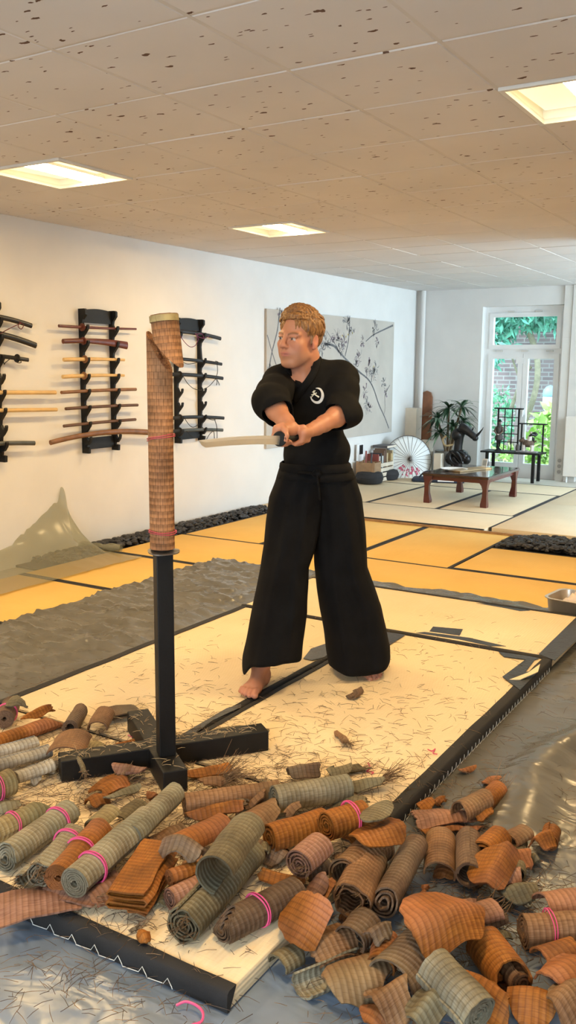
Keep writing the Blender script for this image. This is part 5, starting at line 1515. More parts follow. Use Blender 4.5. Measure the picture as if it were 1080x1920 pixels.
# pedestals, plank, plant, rhino ----------------------------------------
m_ped = plain('cream_pedestal', (.70, .63, .52), .6, var=.04)
for lb, px0, px1, pyb, pyt, y in (('tallest cream pedestal in the corner behind the parasol', 758, 787, 880, 765, 12.62), ('middle-sized cream pedestal right of the open parasol', 787, 811, 890, 825, 12.25), ('shortest cream pedestal below the potted plant', 814, 832, 888, 850, 11.98)):
    xa, xb = aty(px0, 850, y).x, aty(px1, 850, y).x; zt = aty((px0 + px1) / 2, pyt, y).z
    w = (xb - xa) * .78
    o = MB().box(-w / 2, w / 2, -w / 2, w / 2, 0, zt - FZ, bev=.006).build('pedestal', m_ped); o.location = ((xa + xb) / 2, y, FZ)
    tag(o, lb, 'pedestal', 'cream pedestals')
q = aty(795, 740, 12.72)
o = MB().prism([(-.085, 0), (.085, 0), (.085, 1.12), (.06, 1.19), (0, 1.215), (-.06, 1.19), (-.085, 1.12)], -.02, .02, Matrix.Rotation(R(90), 4, 'X')).build('wooden_plank', plain('reddish_plank', (.21, .085, .04), .5, var=.3, scale=8)); o.location = (q.x + .01, 12.80, FZ); o.rotation_euler = (R(-1), 0, 0)
tag(o, 'tall reddish wooden plank with rounded top leaning in the corner', 'plank')
q = aty(838, 860, 12.42)
t = empty('potted_plant', (q.x, 12.42, FZ), 0, 'dark green dragon plant with pale-edged leaves in a grey pot', 'potted plant')
MB().lathe([(.11, 0), (.15, .02), (.17, .22), (.18, .36), (.165, .36), (.15, .33), (.001, .33)], 24).build('pot', plain('grey_pot', (.20, .20, .19), .55, var=.1), t, True)
MB().lathe([(.155, .32), (.12, .345), (.001, .35)], 20).build('soil', plain('soil', (.05, .035, .025), .9), t)
heads = [((-.16, -.02, .82), .30), ((-.02, .06, .98), .30), ((.20, .0, 1.0), .28), ((.10, -.06, .72), .26), ((-.08, -.1, .62), .26), ((.24, -.02, .80), .22)]
stm = MB()
for c, l in heads: stm.tube(spline([(c[0] * .15, c[1] * .15, .34), (c[0] * .55, c[1] * .5, .34 + (c[2] - .34) * .5), c], 5), [.016] * 10 + [.013], 7)
stm.build('stem', plain('plant_stem', (.17, .12, .07), .8, var=.3, scale=30), t, True)
m_drac = plain('dark_leaf', (.025, .07, .032), .35, var=.5, scale=12)
m_drac2 = plain('pale_edged_leaf', (.19, .30, .21), .35, var=.4, scale=12)
for mi, ml in enumerate((m_drac, m_drac2)):
    lf = MB()
    for c, l in heads:
        for k in range(20 if mi == 0 else 10):
            a = rng.uniform(0, 2 * PI); el = rng.uniform(-.25, 1.2); L_ = l * rng.uniform(.75, 1.15); w = rng.uniform(.016, .024)
            dh_ = Vector((math.cos(a), math.sin(a), 0)); sd_ = Vector((-math.sin(a), math.cos(a), 0)); vs = []
            for i in range(7):
                s_ = i / 6; e2 = el - s_ * 1.5 * (.5 + .5 * rng.uniform(.8, 1.2))
                p_ = Vector(c) + dh_ * L_ * s_ * math.cos(el * .7) + Vector((0, 0, L_ * (math.sin(el) * s_ - .55 * s_ * s_)))
                ww = w * (math.sin(PI * min(.98, .15 + s_ * .85)))
                vs += [p_ + sd_ * ww, p_ + Vector((0, 0, -.003)), p_ - sd_ * ww]
            fs = []
            for i in range(6):
                b_ = 3 * i; fs += [(b_, b_ + 1, b_ + 4, b_ + 3), (b_ + 1, b_ + 2, b_ + 5, b_ + 4)]
            lf.add(vs, fs)
    lf.build('leaves', ml, t, True)
# bronze rhinoceros on a knotted root
q = aty(852, 880, 12.12)
t = empty('rhino_sculpture', (q.x, 12.12, FZ), 0, 'dark bronze rhinoceros head raised on a gnarled knotted stand', 'sculpture')
m = MB(); m.lathe([(.11, 0), (.10, .03), (.075, .08), (.07, .16), (.09, .22)], 14)
m.blob((.10, 0, .40), (.17, .12, .14), 14); m.blob((-.06, 0, .36), (.13, .11, .13), 12); m.blob((.22, 0, .36), (.09, .08, .10), 12)
m.tube([(.02, 0, .18), (.05, 0, .32)], [.09, .12], 12); m.build('stand', m_bronze, t, True)
m = MB()
for k in range(4):
    ph = k * 1.5; m.tube([(.08 + .15 * math.cos(a + ph) * (1 - k * .1), -.11 - .02 * k + .03 * math.sin(a), .38 + .12 * math.sin(a + ph * .4)) for a in np.linspace(0, 5.2, 18)], [.020 + .006 * math.sin(i * .8) for i in range(18)], 8)
m.build('coils', m_bronze, t, True)
m = MB(); m.tube([(.05, 0, .45), (.06, 0, .60), (.07, 0, .76), (.10, 0, .86)], [.085, .075, .085, .09], 14)
m.blob((.04, -.02, .80), (.11, .10, .12), 12); m.build('neck', m_bronze, t, True)
m = MB()
m.tube(spline([(.10, -.02, .94), (.20, -.03, .90), (.30, -.03, .83), (.385, -.03, .765)], 5), [.095, .10, .10, .097, .092, .088, .082, .076, .072, .068, .066, .064, .064, .062, .056, .05][:16], 14)
m.blob((.385, -.03, .755), (.060, .055, .055), 12); m.build('head', m_bronze, t, True)
m = MB(); m.tube(spline([(.395, -.03, .79), (.44, -.03, .83), (.50, -.03, .905), (.53, -.03, .96)], 5), [.032, .03, .028, .026, .024, .022, .02, .018, .016, .014, .012, .01, .008, .006, .005, .003], 10); m.build('horn', m_bronze, t, True)
m = MB(); m.tube([(.31, -.03, .87), (.335, -.03, .92), (.35, -.03, .955)], [.020, .013, .003], 8); m.build('small_horn', m_bronze, t, True)
for yy in (-.10, .04):
    m = MB(); m.tube([(.12, yy, .98), (.10, yy - .01, 1.03), (.11, yy - .01, 1.065)], [.015, .028, .006], 8, flat=.5); m.build('ear', m_bronze, t, True)
m = MB(); m.tube(spline([(-.02, -.06, .62), (-.14, -.12, .60), (-.20, -.12, .70), (-.14, -.1, .78)], 5), .018, 8); m.build('root_loop', m_bamboo, t, True)
t.scale = (.78, .80, .78)

# paper parasol lying open on its rim ------------------------------------
m_paper = plain('parasol_paper', (.74, .78, .78), .6, var=.04)
m_rib = plain('parasol_rib', (.10, .08, .07), .6)
m_blos = plain('pink_blossom', (.55, .10, .18), .6, var=.3, scale=30)
hubp = aty(769, 861, 11.72)
hubp = Vector((hubp.x, 11.72, hubp.z))
RP = .345
nrm_ = (Vector((.60, -.72, .16))).normalized()
M = Matrix.Translation(hubp) @ nrm_.to_track_quat('Z', 'Y').to_matrix().to_4x4()
t = empty('paper_parasol', hubp, 0, 'open white paper parasol with pink blossoms resting on its rim by the wall', 'parasol')
def PPt(r, a, off=0.0):
    q = M @ Vector((r * math.cos(a), r * math.sin(a), -.30 * r + off)); return q - hubp
vs = [PPt(.012, 0, .002) * 0 + PPt(0.0, 0)]; fs = []; NR = 56; rings = 7
for j in range(1, rings + 1):
    for k in range(NR):
        a = 2 * PI * k / NR; r = RP * j / rings; sag = -.006 * (j / rings) * (.5 - .5 * math.cos(a * 28)); vs.append(PPt(r, a, sag))
fs += [(0, 1 + k, 1 + (k + 1) % NR) for k in range(NR)]
for j in range(rings - 1): fs += [(1 + j * NR + k, 1 + (j + 1) * NR + k, 1 + (j + 1) * NR + (k + 1) % NR, 1 + j * NR + (k + 1) % NR) for k in range(NR)]
o = obj('paper_canopy', vs, fs, m_paper, t, smooth=True); sm = o.modifiers.new('t', 'SOLIDIFY'); sm.thickness = .002
for k in range(28):
    a = 2 * PI * k / 28; mm = MB(); mm.tube([PPt(.01, a, .003), PPt(RP, a, .003)], .0022, 5); mm.build('rib', m_rib, t)
mm = MB(); mm.tube([PPt(RP, 2 * PI * k / 56, .001) for k in range(57)], .004, 6); mm.build('rim', m_rib, t, True)
mm = MB(); mm.lathe([(.001, .03), (.014, .03), (.026, .0), (.028, -.015)], 14, Matrix.Translation(-hubp) @ M); mm.build('hub', m_rib, t, True)
down = -(Vector((0, 0, 1)) - nrm_ * nrm_.z).normalized()
mi = M.to_3x3().transposed(); dl = mi @ down; a0 = math.atan2(dl.y, dl.x)
for c_ in ((-.75, .42), (-.25, .55), (.25, .48), (.6, .62)):
    mm = MB()
    for k in range(9):
        r = RP * (c_[1] + rng.uniform(-.14, .14)); a = a0 + c_[0] + rng.uniform(-.2, .2); p_ = PPt(r, a, .0035); s_ = rng.uniform(.013, .028)
        u1 = (PPt(r + .01, a) - PPt(r, a)).normalized(); u2 = nrm_.cross(u1)
        mm.add([p_ + (u1 * math.cos(w) + u2 * math.sin(w)) * s_ * (1 if i % 2 else .45) for i, w in enumerate(np.linspace(0, 2 * PI, 11)[:-1])], [tuple(range(10))])
    mm.build('blossom_print', m_blos, t)
mm = MB(); mm.tube([PPt(0, 0, -.01), M @ Vector((0, 0, -.42)) - hubp], .008, 8); mm.build('shaft', m_palewood, t)
# closed dark umbrella/bag on the floor
m_navy = plain('navy_fabric', (.018, .03, .06), .7, var=.4, scale=14, bump=.3, bscale=30)
q = at(822, 903, FZ)
t = empty('folded_bag', (q.x, q.y, FZ), R(18), 'flat dark blue bag lying on the pale tatami behind the red table', 'bag')
m = MB(); m.box(-.36, .36, -.16, .16, 0, .075, bev=.03); o = m.build('bag_body', m_navy, t, True)
for v in o.data.vertices: v.co.z *= .75 + .4 * noise.noise(v.co * 5)
m = MB(); m.tube(spline([(-.26, -.05, .065), (-.18, -.1, .14), (-.04, -.1, .15), (.06, -.06, .07)], 6), .012, 8); m.tube(spline([(-.05, .1, .065), (.1, .05, .12), (.25, .02, .06)], 6), .012, 8); m.build('handles', m_navy, t, True)
m = MB(); m.box(.0, .22, -.165, -.155, .02, .05); m.build('label_strip', m_white, t)
# floor cushions
m_zafu = plain('black_cushion', (.022, .023, .027), .85, var=.25, bump=.2, bscale=80)
for lb, px, py, r, h in (('round black floor cushion in front of the book crate', 677, 905, .19, .17), ('round black floor cushion touching the wall behind the front cushion', 701, 897, .18, .15)):
    q = at(px, py, FZ)
    t = empty('floor_cushion', (max(q.x, WX + .22), q.y, FZ), 0, lb, 'cushion', 'black floor cushions')
    MB().lathe([(.001, h), (r * .6, h * .99), (r * .9, h * .88), (r, h * .6), (r * 1.0, h * .35), (r * .9, h * .08), (r * .7, 0), (.001, 0)], 28).build('cushion_body', m_zafu, t, True)
    mm = MB(); mm.tube([((r + .001) * math.cos(a), (r + .001) * math.sin(a), h * .5) for a in np.linspace(0, 2 * PI, 33)], .005, 6); mm.build('piping', m_zafu, t, True)
# book crates and books
m_crate = plain('crate_wood', (.32, .20, .11), .7, var=.2, scale=12)
m_crate2 = plain('pale_crate_wood', (.62, .55, .44), .7, var=.12, scale=12)
bx = WX + .06
t = empty('wooden_crate', (-5.42, 11.28, FZ), 0, 'pale slatted wooden crate on the tatami by the wall, books standing in it', 'crate')
def slatbox(t, w, d, h, n, mat):
    fr = MB()
    for sx in (-1, 1):
        for sy in (-1, 1): fr.box(sx * w / 2 - .012, sx * w / 2 + .012, sy * d / 2 - .012, sy * d / 2 + .012, 0, h)
    fr.build('corner_posts', mat, t)
    for k in range(n):
        z0 = h * k / n + .006; z1 = h * (k + 1) / n - .012; s = MB()
        s.box(-w / 2, w / 2, -d / 2 - .02, -d / 2 - .008, z0, z1); s.box(-w / 2, w / 2, d / 2 + .008, d / 2 + .02, z0, z1); s.box(w / 2 + .008, w / 2 + .02, -d / 2, d / 2, z0, z1); s.box(-w / 2 - .02, -w / 2 - .008, -d / 2, d / 2, z0, z1)
        s.build('slat_course', mat, t)
    MB().box(-w / 2, w / 2, -d / 2, d / 2, .005, .018).build('crate_bottom', mat, t)
slatbox(t, .22, .42, .27, 4, m_crate2)
t = empty('wooden_box', (-5.40, 10.92, FZ), 0, 'brown wooden box of small brushes left of the slatted crate', 'box')
slatbox(t, .24, .20, .30, 1, m_crate)
bc = [(.25, .06, .05), (.60, .58, .52), (.05, .05, .06), (.45, .32, .15), (.10, .22, .35), (.28, .45, .55), (.16, .10, .07), (.52, .42, .26), (.09, .09, .10), (.55, .60, .60)]
def book(x, y, z, w, d, h, c, lb, rz=0.0, lay=False):
    t = empty('book', (x, y, z), rz, lb, 'book', 'books by the wall')
    if lay:
        MB().box(-d / 2, d / 2, -h / 2, h / 2, 0, w).build('cover', c, t); MB().box(-d / 2 + .002, d / 2 + .003, -h / 2 + .003, h / 2 - .003, .004, w - .004).build('pages', m_ped, t)
    else:
        cv = MB(); cv.box(-d / 2, d / 2, -w / 2, -w / 2 + .003, 0, h); cv.box(-d / 2, d / 2, w / 2 - .003, w / 2, 0, h); cv.box(d / 2 - .003, d / 2, -w / 2 + .003, w / 2 - .003, 0, h); cv.build('cover', c, t)
        MB().box(-d / 2 + .004, d / 2 - .004, -w / 2 + .003, w / 2 - .003, .003, h - .004).build('pages', m_ped, t)
bm_ = [plain('book_cover_%d' % i, c, .6, var=.1) for i, c in enumerate(bc)]
yb = 11.02
specs = [(.028, .36, 0, 'dark red book standing first from the left in the crate by the wall'), (.030, .33, 1, 'white book standing beside the dark red one in the slatted crate'), (.022, .37, 2, 'black book standing in the slatted crate beside the white one'), (.035, .33, 9, 'pale blue-grey book in the middle of the slatted crate'), (.030, .40, 6, 'dark brown book standing tall in the slatted crate'), (.030, .42, 6, 'second dark brown book under the end of the flat black binder'), (.035, .36, 7, 'tan book near the right end of the slatted crate')]
yb = 11.10
for w, h, ci, lb in specs:
    book(-5.43, yb + w / 2, FZ + .018, w - .002, .17, h, bm_[ci], lb); yb += w + .018
yb = 11.52
for w, h, ci, lb in ((.040, .36, 3, 'ochre book standing on the tatami just right of the crate'), (.035, .40, 7, 'light tan book standing right of the ochre one'), (.040, .34, 9, 'whitish book standing on the tatami near the parasol'), (.040, .36, 5, 'light blue book standing next to the parasol rim'), (.030, .33, 4, 'dark blue book at the right end of the row, behind the parasol')):
    book(-5.45, yb + w / 2, FZ, w - .003, .20, h, bm_[ci], lb); yb += w + .005
book(-5.44, 11.50, FZ + .445, .035, .22, .30, bm_[8], 'black binder lying flat across the tall books', 0, True)
for k, (dx, dy, c) in enumerate(((-.03, -.03, bm_[0]), (.03, .0, bm_[2]), (.0, .04, bm_[1]))):
    o = MB().tube([(0, 0, 0), (.01 * k, .01, .42 - .03 * k)], .012, 8).build('brush', c, None, True); o.location = (-5.40 + dx, 10.92 + dy, FZ + .02)
    tag(o, ('thin dark red brush handle standing in the brown wooden box', 'thin black brush handle standing in the brown wooden box', 'thin white brush handle standing in the brown wooden box')[k], 'brush', 'brushes in the wooden box')
o = MB().box(-.006, .006, -.10, .10, 0, .22).build('leaning_card', m_white); o.location = (-5.55, 10.95, FZ + .30); tag(o, 'small black and white picture card leaning on the wall above the wooden box', 'card')
MB().box(.0062, .0068, -.03, .08, .08, .21).build('dark_print', m_bronze, o)
# radiator and outlet
t = empty('radiator', (-3.06, FY - .16, 0), 0, 'white panel radiator at the right edge near the garden door', 'radiator')
MB().box(-.165, .20, -.055, .02, .10, .94, bev=.01).build('panel', plain('radiator_enamel', (.72, .68, .62), .4, var=.02), t)
mm = MB()
for k in range(9): mm.box(-.155 + k * .04, -.135 + k * .04, .02, .06, .13, .90)
mm.build('fins', m_white, t); MB().tube([(-.12, .0, .10), (-.12, .0, -.0)], .012, 8).build('pipe', m_white, t)
t = empty('wall_socket', (-3.318, FY - .037, .10), 0, 'column of three pale round wall sockets low beside the garden door', 'wall socket')
MB().box(-.04, .04, -.010, .0, 0, .245, bev=.003).build('face_plate', m_grey, t)
for k in range(3):
    mm = MB(); mm.lathe([(.001, -.002), (.024, -.002), (.028, .006), (.026, .008)], 16, Matrix.Translation((0, -.010, .042 + .08 * k)) @ Matrix.Rotation(R(90), 4, 'X')); mm.build('outlet', plain('outlet_grey', (.35, .33, .31), .5), t)

# metal tray at the right edge -------------------------------------------
tc_ = at(1062, 1147, MT)
tz = MT
c0_ = at(1026, 1146, .0)
t = empty('metal_tray', (-1.235, 5.765, .012), R(-8), 'stainless steel tub with crumpled cloth at the right edge of the photo', 'tub')
m_inox = plain('brushed_steel', (.60, .56, .50), .33, metal=.85, var=.06)
tw, td, th_ = .26, .15, .125
out = [(-tw, -td), (tw, -td), (tw, td), (-tw, td)]
def rrect(w, d, r, z, n=6):
    pts = []
    for cx, cy, a0 in ((w - r, d - r, 0), (-w + r, d - r, 90), (-w + r, -d + r, 180), (w - r, -d + r, 270)):
        for k in range(n + 1): a = R(a0 + 90 * k / n); pts.append((cx + r * math.cos(a), cy + r * math.sin(a), z))
    return pts
loops = [rrect(tw - .03, td - .03, .05, 0), rrect(tw - .012, td - .012, .055, .012), rrect(tw, td, .06, th_ - .01), rrect(tw + .014, td + .014, .065, th_), rrect(tw + .014, td + .014, .065, th_ + .004), rrect(tw - .004, td - .004, .057, th_ + .002), rrect(tw - .016, td - .016, .054, .016), rrect(tw - .034, td - .034, .05, .008)]
vs = sum(loops, []); n = len(loops[0]); fs = [tuple(range(n))[::-1], tuple((len(loops) - 1) * n + k for k in range(n))]
for j in range(len(loops) - 1): fs += [(j * n + k, j * n + (k + 1) % n, (j + 1) * n + (k + 1) % n, (j + 1) * n + k) for k in range(n)]
o = obj('tub_body', vs, fs, m_inox, t); shade(o, 50)
m_cl = plain('pinkish_cloth', (.66, .56, .50), .85, var=.1, bump=.3, bscale=50)
vs = []; fs = []; NC = 22
for j in range(NC + 1):
    for i in range(NC + 1):
        x = -.20 + .40 * i / NC; y = -.11 + .22 * j / NC; e = min(1, min(i, NC - i, j, NC - j) / 4)
        vs.append((x, y, .06 + e * (.085 + .05 * noise.noise(Vector((x * 11, y * 13, 3))) + .03 * noise.noise(Vector((x * 30, y * 30, 1))))))
for j in range(NC):
    for i in range(NC): k = j * (NC + 1) + i; fs.append((k, k + 1, k + NC + 2, k + NC + 1))
o = obj('crumpled_cloth', vs, fs, m_cl, smooth=True); o.location = (-1.235, 5.765, .010); o.rotation_euler = (0, 0, R(-8))
tag(o, 'crumpled pinkish white cloth lying in the stainless steel tub', 'cloth')
# ================================================================== heap of cut straw rolls and scraps
m_fibre = plain('dry_straw', (.17, .10, .05), .7, var=.5, scale=60)
m_fibre2 = plain('pale_dry_straw', (.42, .31, .17), .7, var=.4, scale=60)
seedc = [0]
NUDGE = {1: (9, -8, 7), 2: (9, -8, 6), 3: (44, -42, 34), 4: (9, -8, 7), 5: (43, -43, 34), 6: (-15, 16, 0), 7: (9, -9, 6), 8: (46, -49, 38), 9: (48, -57, 39), 11: (10, -18, 9), 12: (5, -4, 3), 13: (5, -4, 3), 15: (43, -38, 26), 16: (5, -4, 3), 18: (-17, -19, 0), 20: (15, -13, 8), 21: (35, -30, 17), 22: (9, -9, 5), 23: (36, -38, 21), 25: (-6, -6, 0), 26: (4, -5, 3), 28: (6, 5, 0), 30: (13, -14, 9), 31: (25, -28, 19), 33: (13, -12, 11), 34: (16, -17, 15), 35: (40, -45, 36), 36: (-6, -5, 0), 37: (45, -57, 41), 38: (-12, 3, 0), 39: (11, -14, 11), 40: (3, -5, 4), 41: (25, -35, 24), 42: (4, -5, 4), 43: (-6, 9, 8), 46: (8, -10, 6), 47: (4, -5, 3), 48: (-9, 13, 3), 49: (9, -16, 9), 50: (-6, 8, 0), 52: (3, -6, 3), 53: (6, -11, 6), 56: (24, -50, 29), 57: (-4, 23, 0), 58: (31, -60, 36), 60: (21, -37, 25), 61: (-7, -4, 0), 62: (13, -28, 17), 64: (-23, -13, 7), 65: (6, -12, 22), 66: (24, -55, 36), 67: (13, -6, 7), 68: (-14, -8, 0), 69: (19, -24, 17), 71: (40, -55, 36), 72: (10, -30, 16), 75: (3, -5, 4), 76: (4, -5, 4), 77: (4, -5, 3), 79: (6, -12, 5), 81: (24, -40, 31), 82: (3, -5, 4), 84: (-5, 9, 0), 85: (8, -17, 28), 86: (5, -10, 8), 87: (29, -24, 24), 88: (19, -42, 31), 91: (4, -9, 0), 92: (1, 18, 4), 93: (22, -63, 50), 94: (-25, -7, 0), 97: (8, -27, 21), 98: (8, 2, 0), 99: (4, -17, 12), 100: (10, -10, 8), 101: (12, -55, 41), 102: (2, -5, 4), 103: (6, -16, 13), 105: (22, -67, 45), 106: (-8, -3, 0), 110: (20, -59, 31), 111: (14, -41, 22), 117: (19, -6, 7), 119: (18, -52, 31), 120: (18, -58, 34), 121: (31, -14, 0), 122: (-6, -8, 3), 125: (29, -50, 30), 126: (20, -64, 39), 127: (10, -35, 21), 128: (4, -15, 4), 129: (20, -14, 11), 132: (8, -16, 11), 133: (26, -41, 28), 139: (36, -48, 37), 140: (22, 13, 0), 143: (-3, -29, 14), 144: (12, -14, 10), 150: (39, -56, 35), 153: (16, -15, 0), 154: (4, -5, 3), 156: (8, -10, 6), 158: (8, -9, 7), 163: (4, -11, 7), 164: (8, -21, 16), 168: (12, 14, 0), 172: (8, 2, 0), 176: (-8, -2, 0), 178: (12, -35, 20), 180: (4, -11, 8), 182: (3, -5, 4), 185: (2, -5, 4), 187: (5, -10, 8)}   # small shifts (mm) that keep neighbouring pieces from running through each other
def fray(parent, ends, n, ln, mat=None, spread=.5, name='frayed_straw'):
    """loose straws sticking out of points (p, direction) in parent space"""
    m = MB()
    for k in range(n):
        p, d = ends[int(rng.integers(len(ends)))]
        d = (Vector(d) + Vector(rng.normal(size=3)) * spread * .6).normalized(); L_ = ln * rng.uniform(.4, 1.2)
        q = Vector(p) + Vector(rng.normal(size=3)) * .004; b = Vector(rng.normal(size=3)) * L_ * .12
        m.tube([q, q + d * L_ * .5 + b, q + d * L_ + b * 2], [.0011, .0010, .0006], 3, caps=False)
    o = m.build(name, mat or m_fibre, parent); o['kind'] = 'stuff'; return o
PIECES = []
def PC(kind, a, b, r, mat, label, h=(0, 0), base=MT, name=None, cat=None, roll=0, turns=4.5, flat=1.0, cut0=0, cut1=0, ca0=90, ca1=90, bands=(), arcs=(0, 200), w=.12, amp=.02, shape=None, bend=0.0, waves=1.0, fr=0, frl=.05, th=.0055, r2=None, twist=0.0, wob=.05, core=.010, group=None, path=None):
    seedc[0] += 1; sd = seedc[0] * 1.37
    off = r * flat if kind in ('roll', 'curl') else .008
    A = at(a[0], a[1], base + h[0] + off); B_ = at(b[0], b[1], base + h[1] + off)
    M = frame_from(A, B_, roll); L_ = (B_ - A).length
    if path is None:
        if kind == 'roll': path = spiral(core, r, turns, 22, flat, wob, sd)
        elif kind == 'curl': path = arc(r, arcs[0], arcs[1], max(12, int(abs(arcs[1] - arcs[0]) / 9)), flat, r2)
        else:
            n = 18; path = []
            for i in range(n + 1):
                u = i / n - .5
                path.append((u * w, amp * (math.cos(u * 2 * PI * waves) * .5 + .5) + .12 * amp * math.sin(u * 9 + sd)))
    xs = [p[0] for p in path]; xm = (max(xs) + min(xs)) / 2; xr = max(1e-4, (max(xs) - min(xs)) / 2)
    def cutf(s, ang):
        c_, s_ = math.cos(R(ang)), math.sin(R(ang)); return lambda p: s * (p.x * c_ + p.y * s_)
    rr_ = random.Random(int(sd * 1000)); twist_ = bend_ = 0
    if kind == 'flat':
        twist_ = rr_.uniform(-30, 30); bend_ = rr_.uniform(-.004, .014)
        if shape is None and not cut0: cut0, ca0 = rr_.uniform(-.75, .75), 0
        if shape is None and not cut1: cut1, ca1 = rr_.uniform(-.75, .75), 0
    elif kind == 'curl':
        if not cut0: cut0, ca0 = rr_.uniform(-.5, .5), rr_.uniform(0, 180)
        if not cut1: cut1, ca1 = rr_.uniform(-.5, .5), rr_.uniform(0, 180)
    k0, k1 = cutf(cut0, ca0), cutf(cut1, ca1)
    rnd = .16 if kind == 'flat' and shape is None else 0
    def lo(i, p):
        v = max(0.0, abs(cut0) * r * .0 + k0(p)) if cut0 else 0.0
        if shape == 'leaf': u = (p.x - xm) / xr; v += L_ * .5 * (1 - math.sqrt(max(0, 1 - min(1, abs(u)) ** 1.6))) * .95
        if shape == 'point': u = (p.x - xm) / xr; v += L_ * .55 * abs(u) ** 1.2
        if rnd: v += L_ * rnd * abs((p.x - xm) / xr) ** 4 + .010 * noise.noise(Vector((i * .3, sd, 4)))
        if shape == 'torn': v += .03 * abs(noise.noise(Vector((i * .35, sd, 2))))
        return min(v, L_ * .6)
    def hi(i, p):
        v = L_ + (k1(p) if cut1 else 0.0)
        if shape == 'leaf': u = (p.x - xm) / xr; v -= L_ * .5 * (1 - math.sqrt(max(0, 1 - min(1, abs(u)) ** 1.6))) * .95
        if rnd: v -= L_ * rnd * abs((p.x - xm) / xr) ** 4 + .010 * noise.noise(Vector((i * .3, sd, 6)))
        if shape in ('torn', 'point'): v -= .03 * abs(noise.noise(Vector((i * .35, sd, 9))))
        return v
    def wp(v, s, t):
        if kind == 'flat':
            v = Vector((v.x, v.y + (bend + bend_) * math.sin(PI * t) + .007 * noise.noise(Vector((v.x * 18 + sd, v.z * 18, sd))), v.z))
        else:
            k_ = 1 + .07 * noise.noise(Vector((t * 2.5, sd, 0))); k2 = 1 + .07 * noise.noise(Vector((t * 2.5, sd, 5)))
            v = Vector((v.x * k_ + .004 * noise.noise(Vector((t * 3, sd, 8))), v.y * k2 + bend * math.sin(PI * t), v.z))
        if twist or twist_: v = Matrix.Rotation(R(twist + twist_) * (t - .5), 3, 'Z') @ v
        return v
    geo = sheet_mesh(path, lo, hi, th, None, wp, .0035, sd)
    nm = name or {'roll': 'straw_roll', 'curl': 'straw_curl', 'flat': 'straw_scrap', 'fold': 'folded_straw'}[kind]
    ct = cat or {'roll': 'straw roll', 'curl': 'straw curl', 'flat': 'straw scrap', 'fold': 'folded straw'}[kind]
    o = straw_obj(nm, geo, mat, M, label, ct, group or 'cut straw pieces')
    o.location += Vector(NUDGE.get(seedc[0], (0, 0, 0))) * .001; PIECES.append(o)
    for f_ in bands: band_on(o, r + .0038, L_ * f_, .0052, m_band, flat, n=2)
    if fr:
        V = geo[0]; nl_ = len(V) // 2
        mm_ = len(path); per = nl_ // mm_
        ends = [(V[i * per + per - 1], (0, 0.25, 1)) for i in range(mm_)] if fr > 0 else [(V[i * per], (0, 0.25, -1)) for i in range(mm_)]
        fray(o, ends, abs(fr), frl)
    return o
FL = .012
# ---------------- left: rolls on the near mat
PC('roll', (8, 1612), (130, 1524), .044, 'grey', 'thick grey straw roll with pink band near its far end, left edge of the heap', bands=(.80,), cut0=.5, ca0=70)
PC('roll', (-12, 1562), (72, 1522), .038, 'yellow', 'yellowish straw roll with pink band, behind the thick grey roll at the left edge', bands=(.42,), cut1=.8, ca1=200)
PC('roll', (76, 1640), (138, 1566), .040, 'grey', 'grey straw roll with ragged uncoiling end between the thick grey and brown rolls', bands=(.80,), turns=3.5, wob=.25, fr=-50, frl=.035)
PC('curl', (40, 1655), (72, 1628), .040, 'grey', 'ragged grey flap hanging from the uncoiling roll at the left', arcs=(-120, 90), r2=.02, shape='torn', fr=-24, frl=.03)
PC('roll', (110, 1645), (186, 1558), .044, 'orange', 'orange-brown straw roll with pink band, its round end next to the longest grey roll', bands=(.52,), turns=6)
PC('curl', (178, 1560), (212, 1530), .040, 'yellow', 'yellow-brown curled flap arching above the orange-brown banded roll', h=(.045, .05), arcs=(-30, 170), flat=.75, roll=-10)
PC('flat', (165, 1512), (198, 1498), .03, 'orange', 'small orange-brown arched scrap between the curled flap and the stand', w=.075, amp=.022)
PC('roll', (141, 1655), (270, 1541), .046, 'grey', 'longest grey straw roll with pink band near its round front end, pointing at the stand', bands=(.23,), turns=5.5, cut1=.3)
PC('roll', (245, 1568), (327, 1490), .039, 'grey', 'short grey straw roll lying on the far end of the longest grey roll', h=(.012, .004), cut1=.35, ca1=40)
PC('curl', (222, 1545), (262, 1512), .034, 'green', 'green-grey half shell tucked behind the far grey roll', arcs=(10, 190), flat=.8)
PC('roll', (-40, 1490), (24, 1464), .048, 'yellow', 'yellow-green straw roll cut by the left edge, its round end facing the stand', bands=(.55,), turns=6)
PC('flat', (-8, 1520), (40, 1508), .03, 'green', 'green straw scrap with frayed tip below the yellow-green roll', w=.08, amp=.02, shape='torn', fr=14)
for (a, b, r, lb, h) in (((-20, 1416), (68, 1391), .031, 'pale grey flattened straw roll, uppermost of the three pale ones at the left edge', (.0, .0)), ((-20, 1440), (94, 1408), .032, 'pale grey straw roll, middle one of the three pale ones at the left edge', (.012, .012)), ((30, 1458), (97, 1434), .030, 'pale grey crumpled straw roll, lowest of the three pale ones at the left edge', (0, 0))):
    o = PC('roll', a, b, r, 'pale', lb, h=h, flat=.72, turns=3.2, wob=.2)
    # smudged dark printed specks near the end
    mk = MB(); Lz = max(v.co.z for v in o.data.vertices)
    for k in range(7):
        q = R(70 + rng.uniform(-30, 30)); z = Lz - .018 - .010 * k + rng.uniform(-.003, .003)
        c_, s_ = math.cos(q), math.sin(q); rr = r + .0045
        p_ = Vector((rr * c_, rr * .74 * s_, z)); tn = Vector((-s_, c_, 0)) * rng.uniform(.002, .004)
        mk.add([p_ - tn, p_ + tn, p_ + tn + Vector((0, 0, .005)), p_ - tn + Vector((0, 0, .006))], [(0, 1, 2, 3)])
    mk.build('printed_marks', m_black, o)
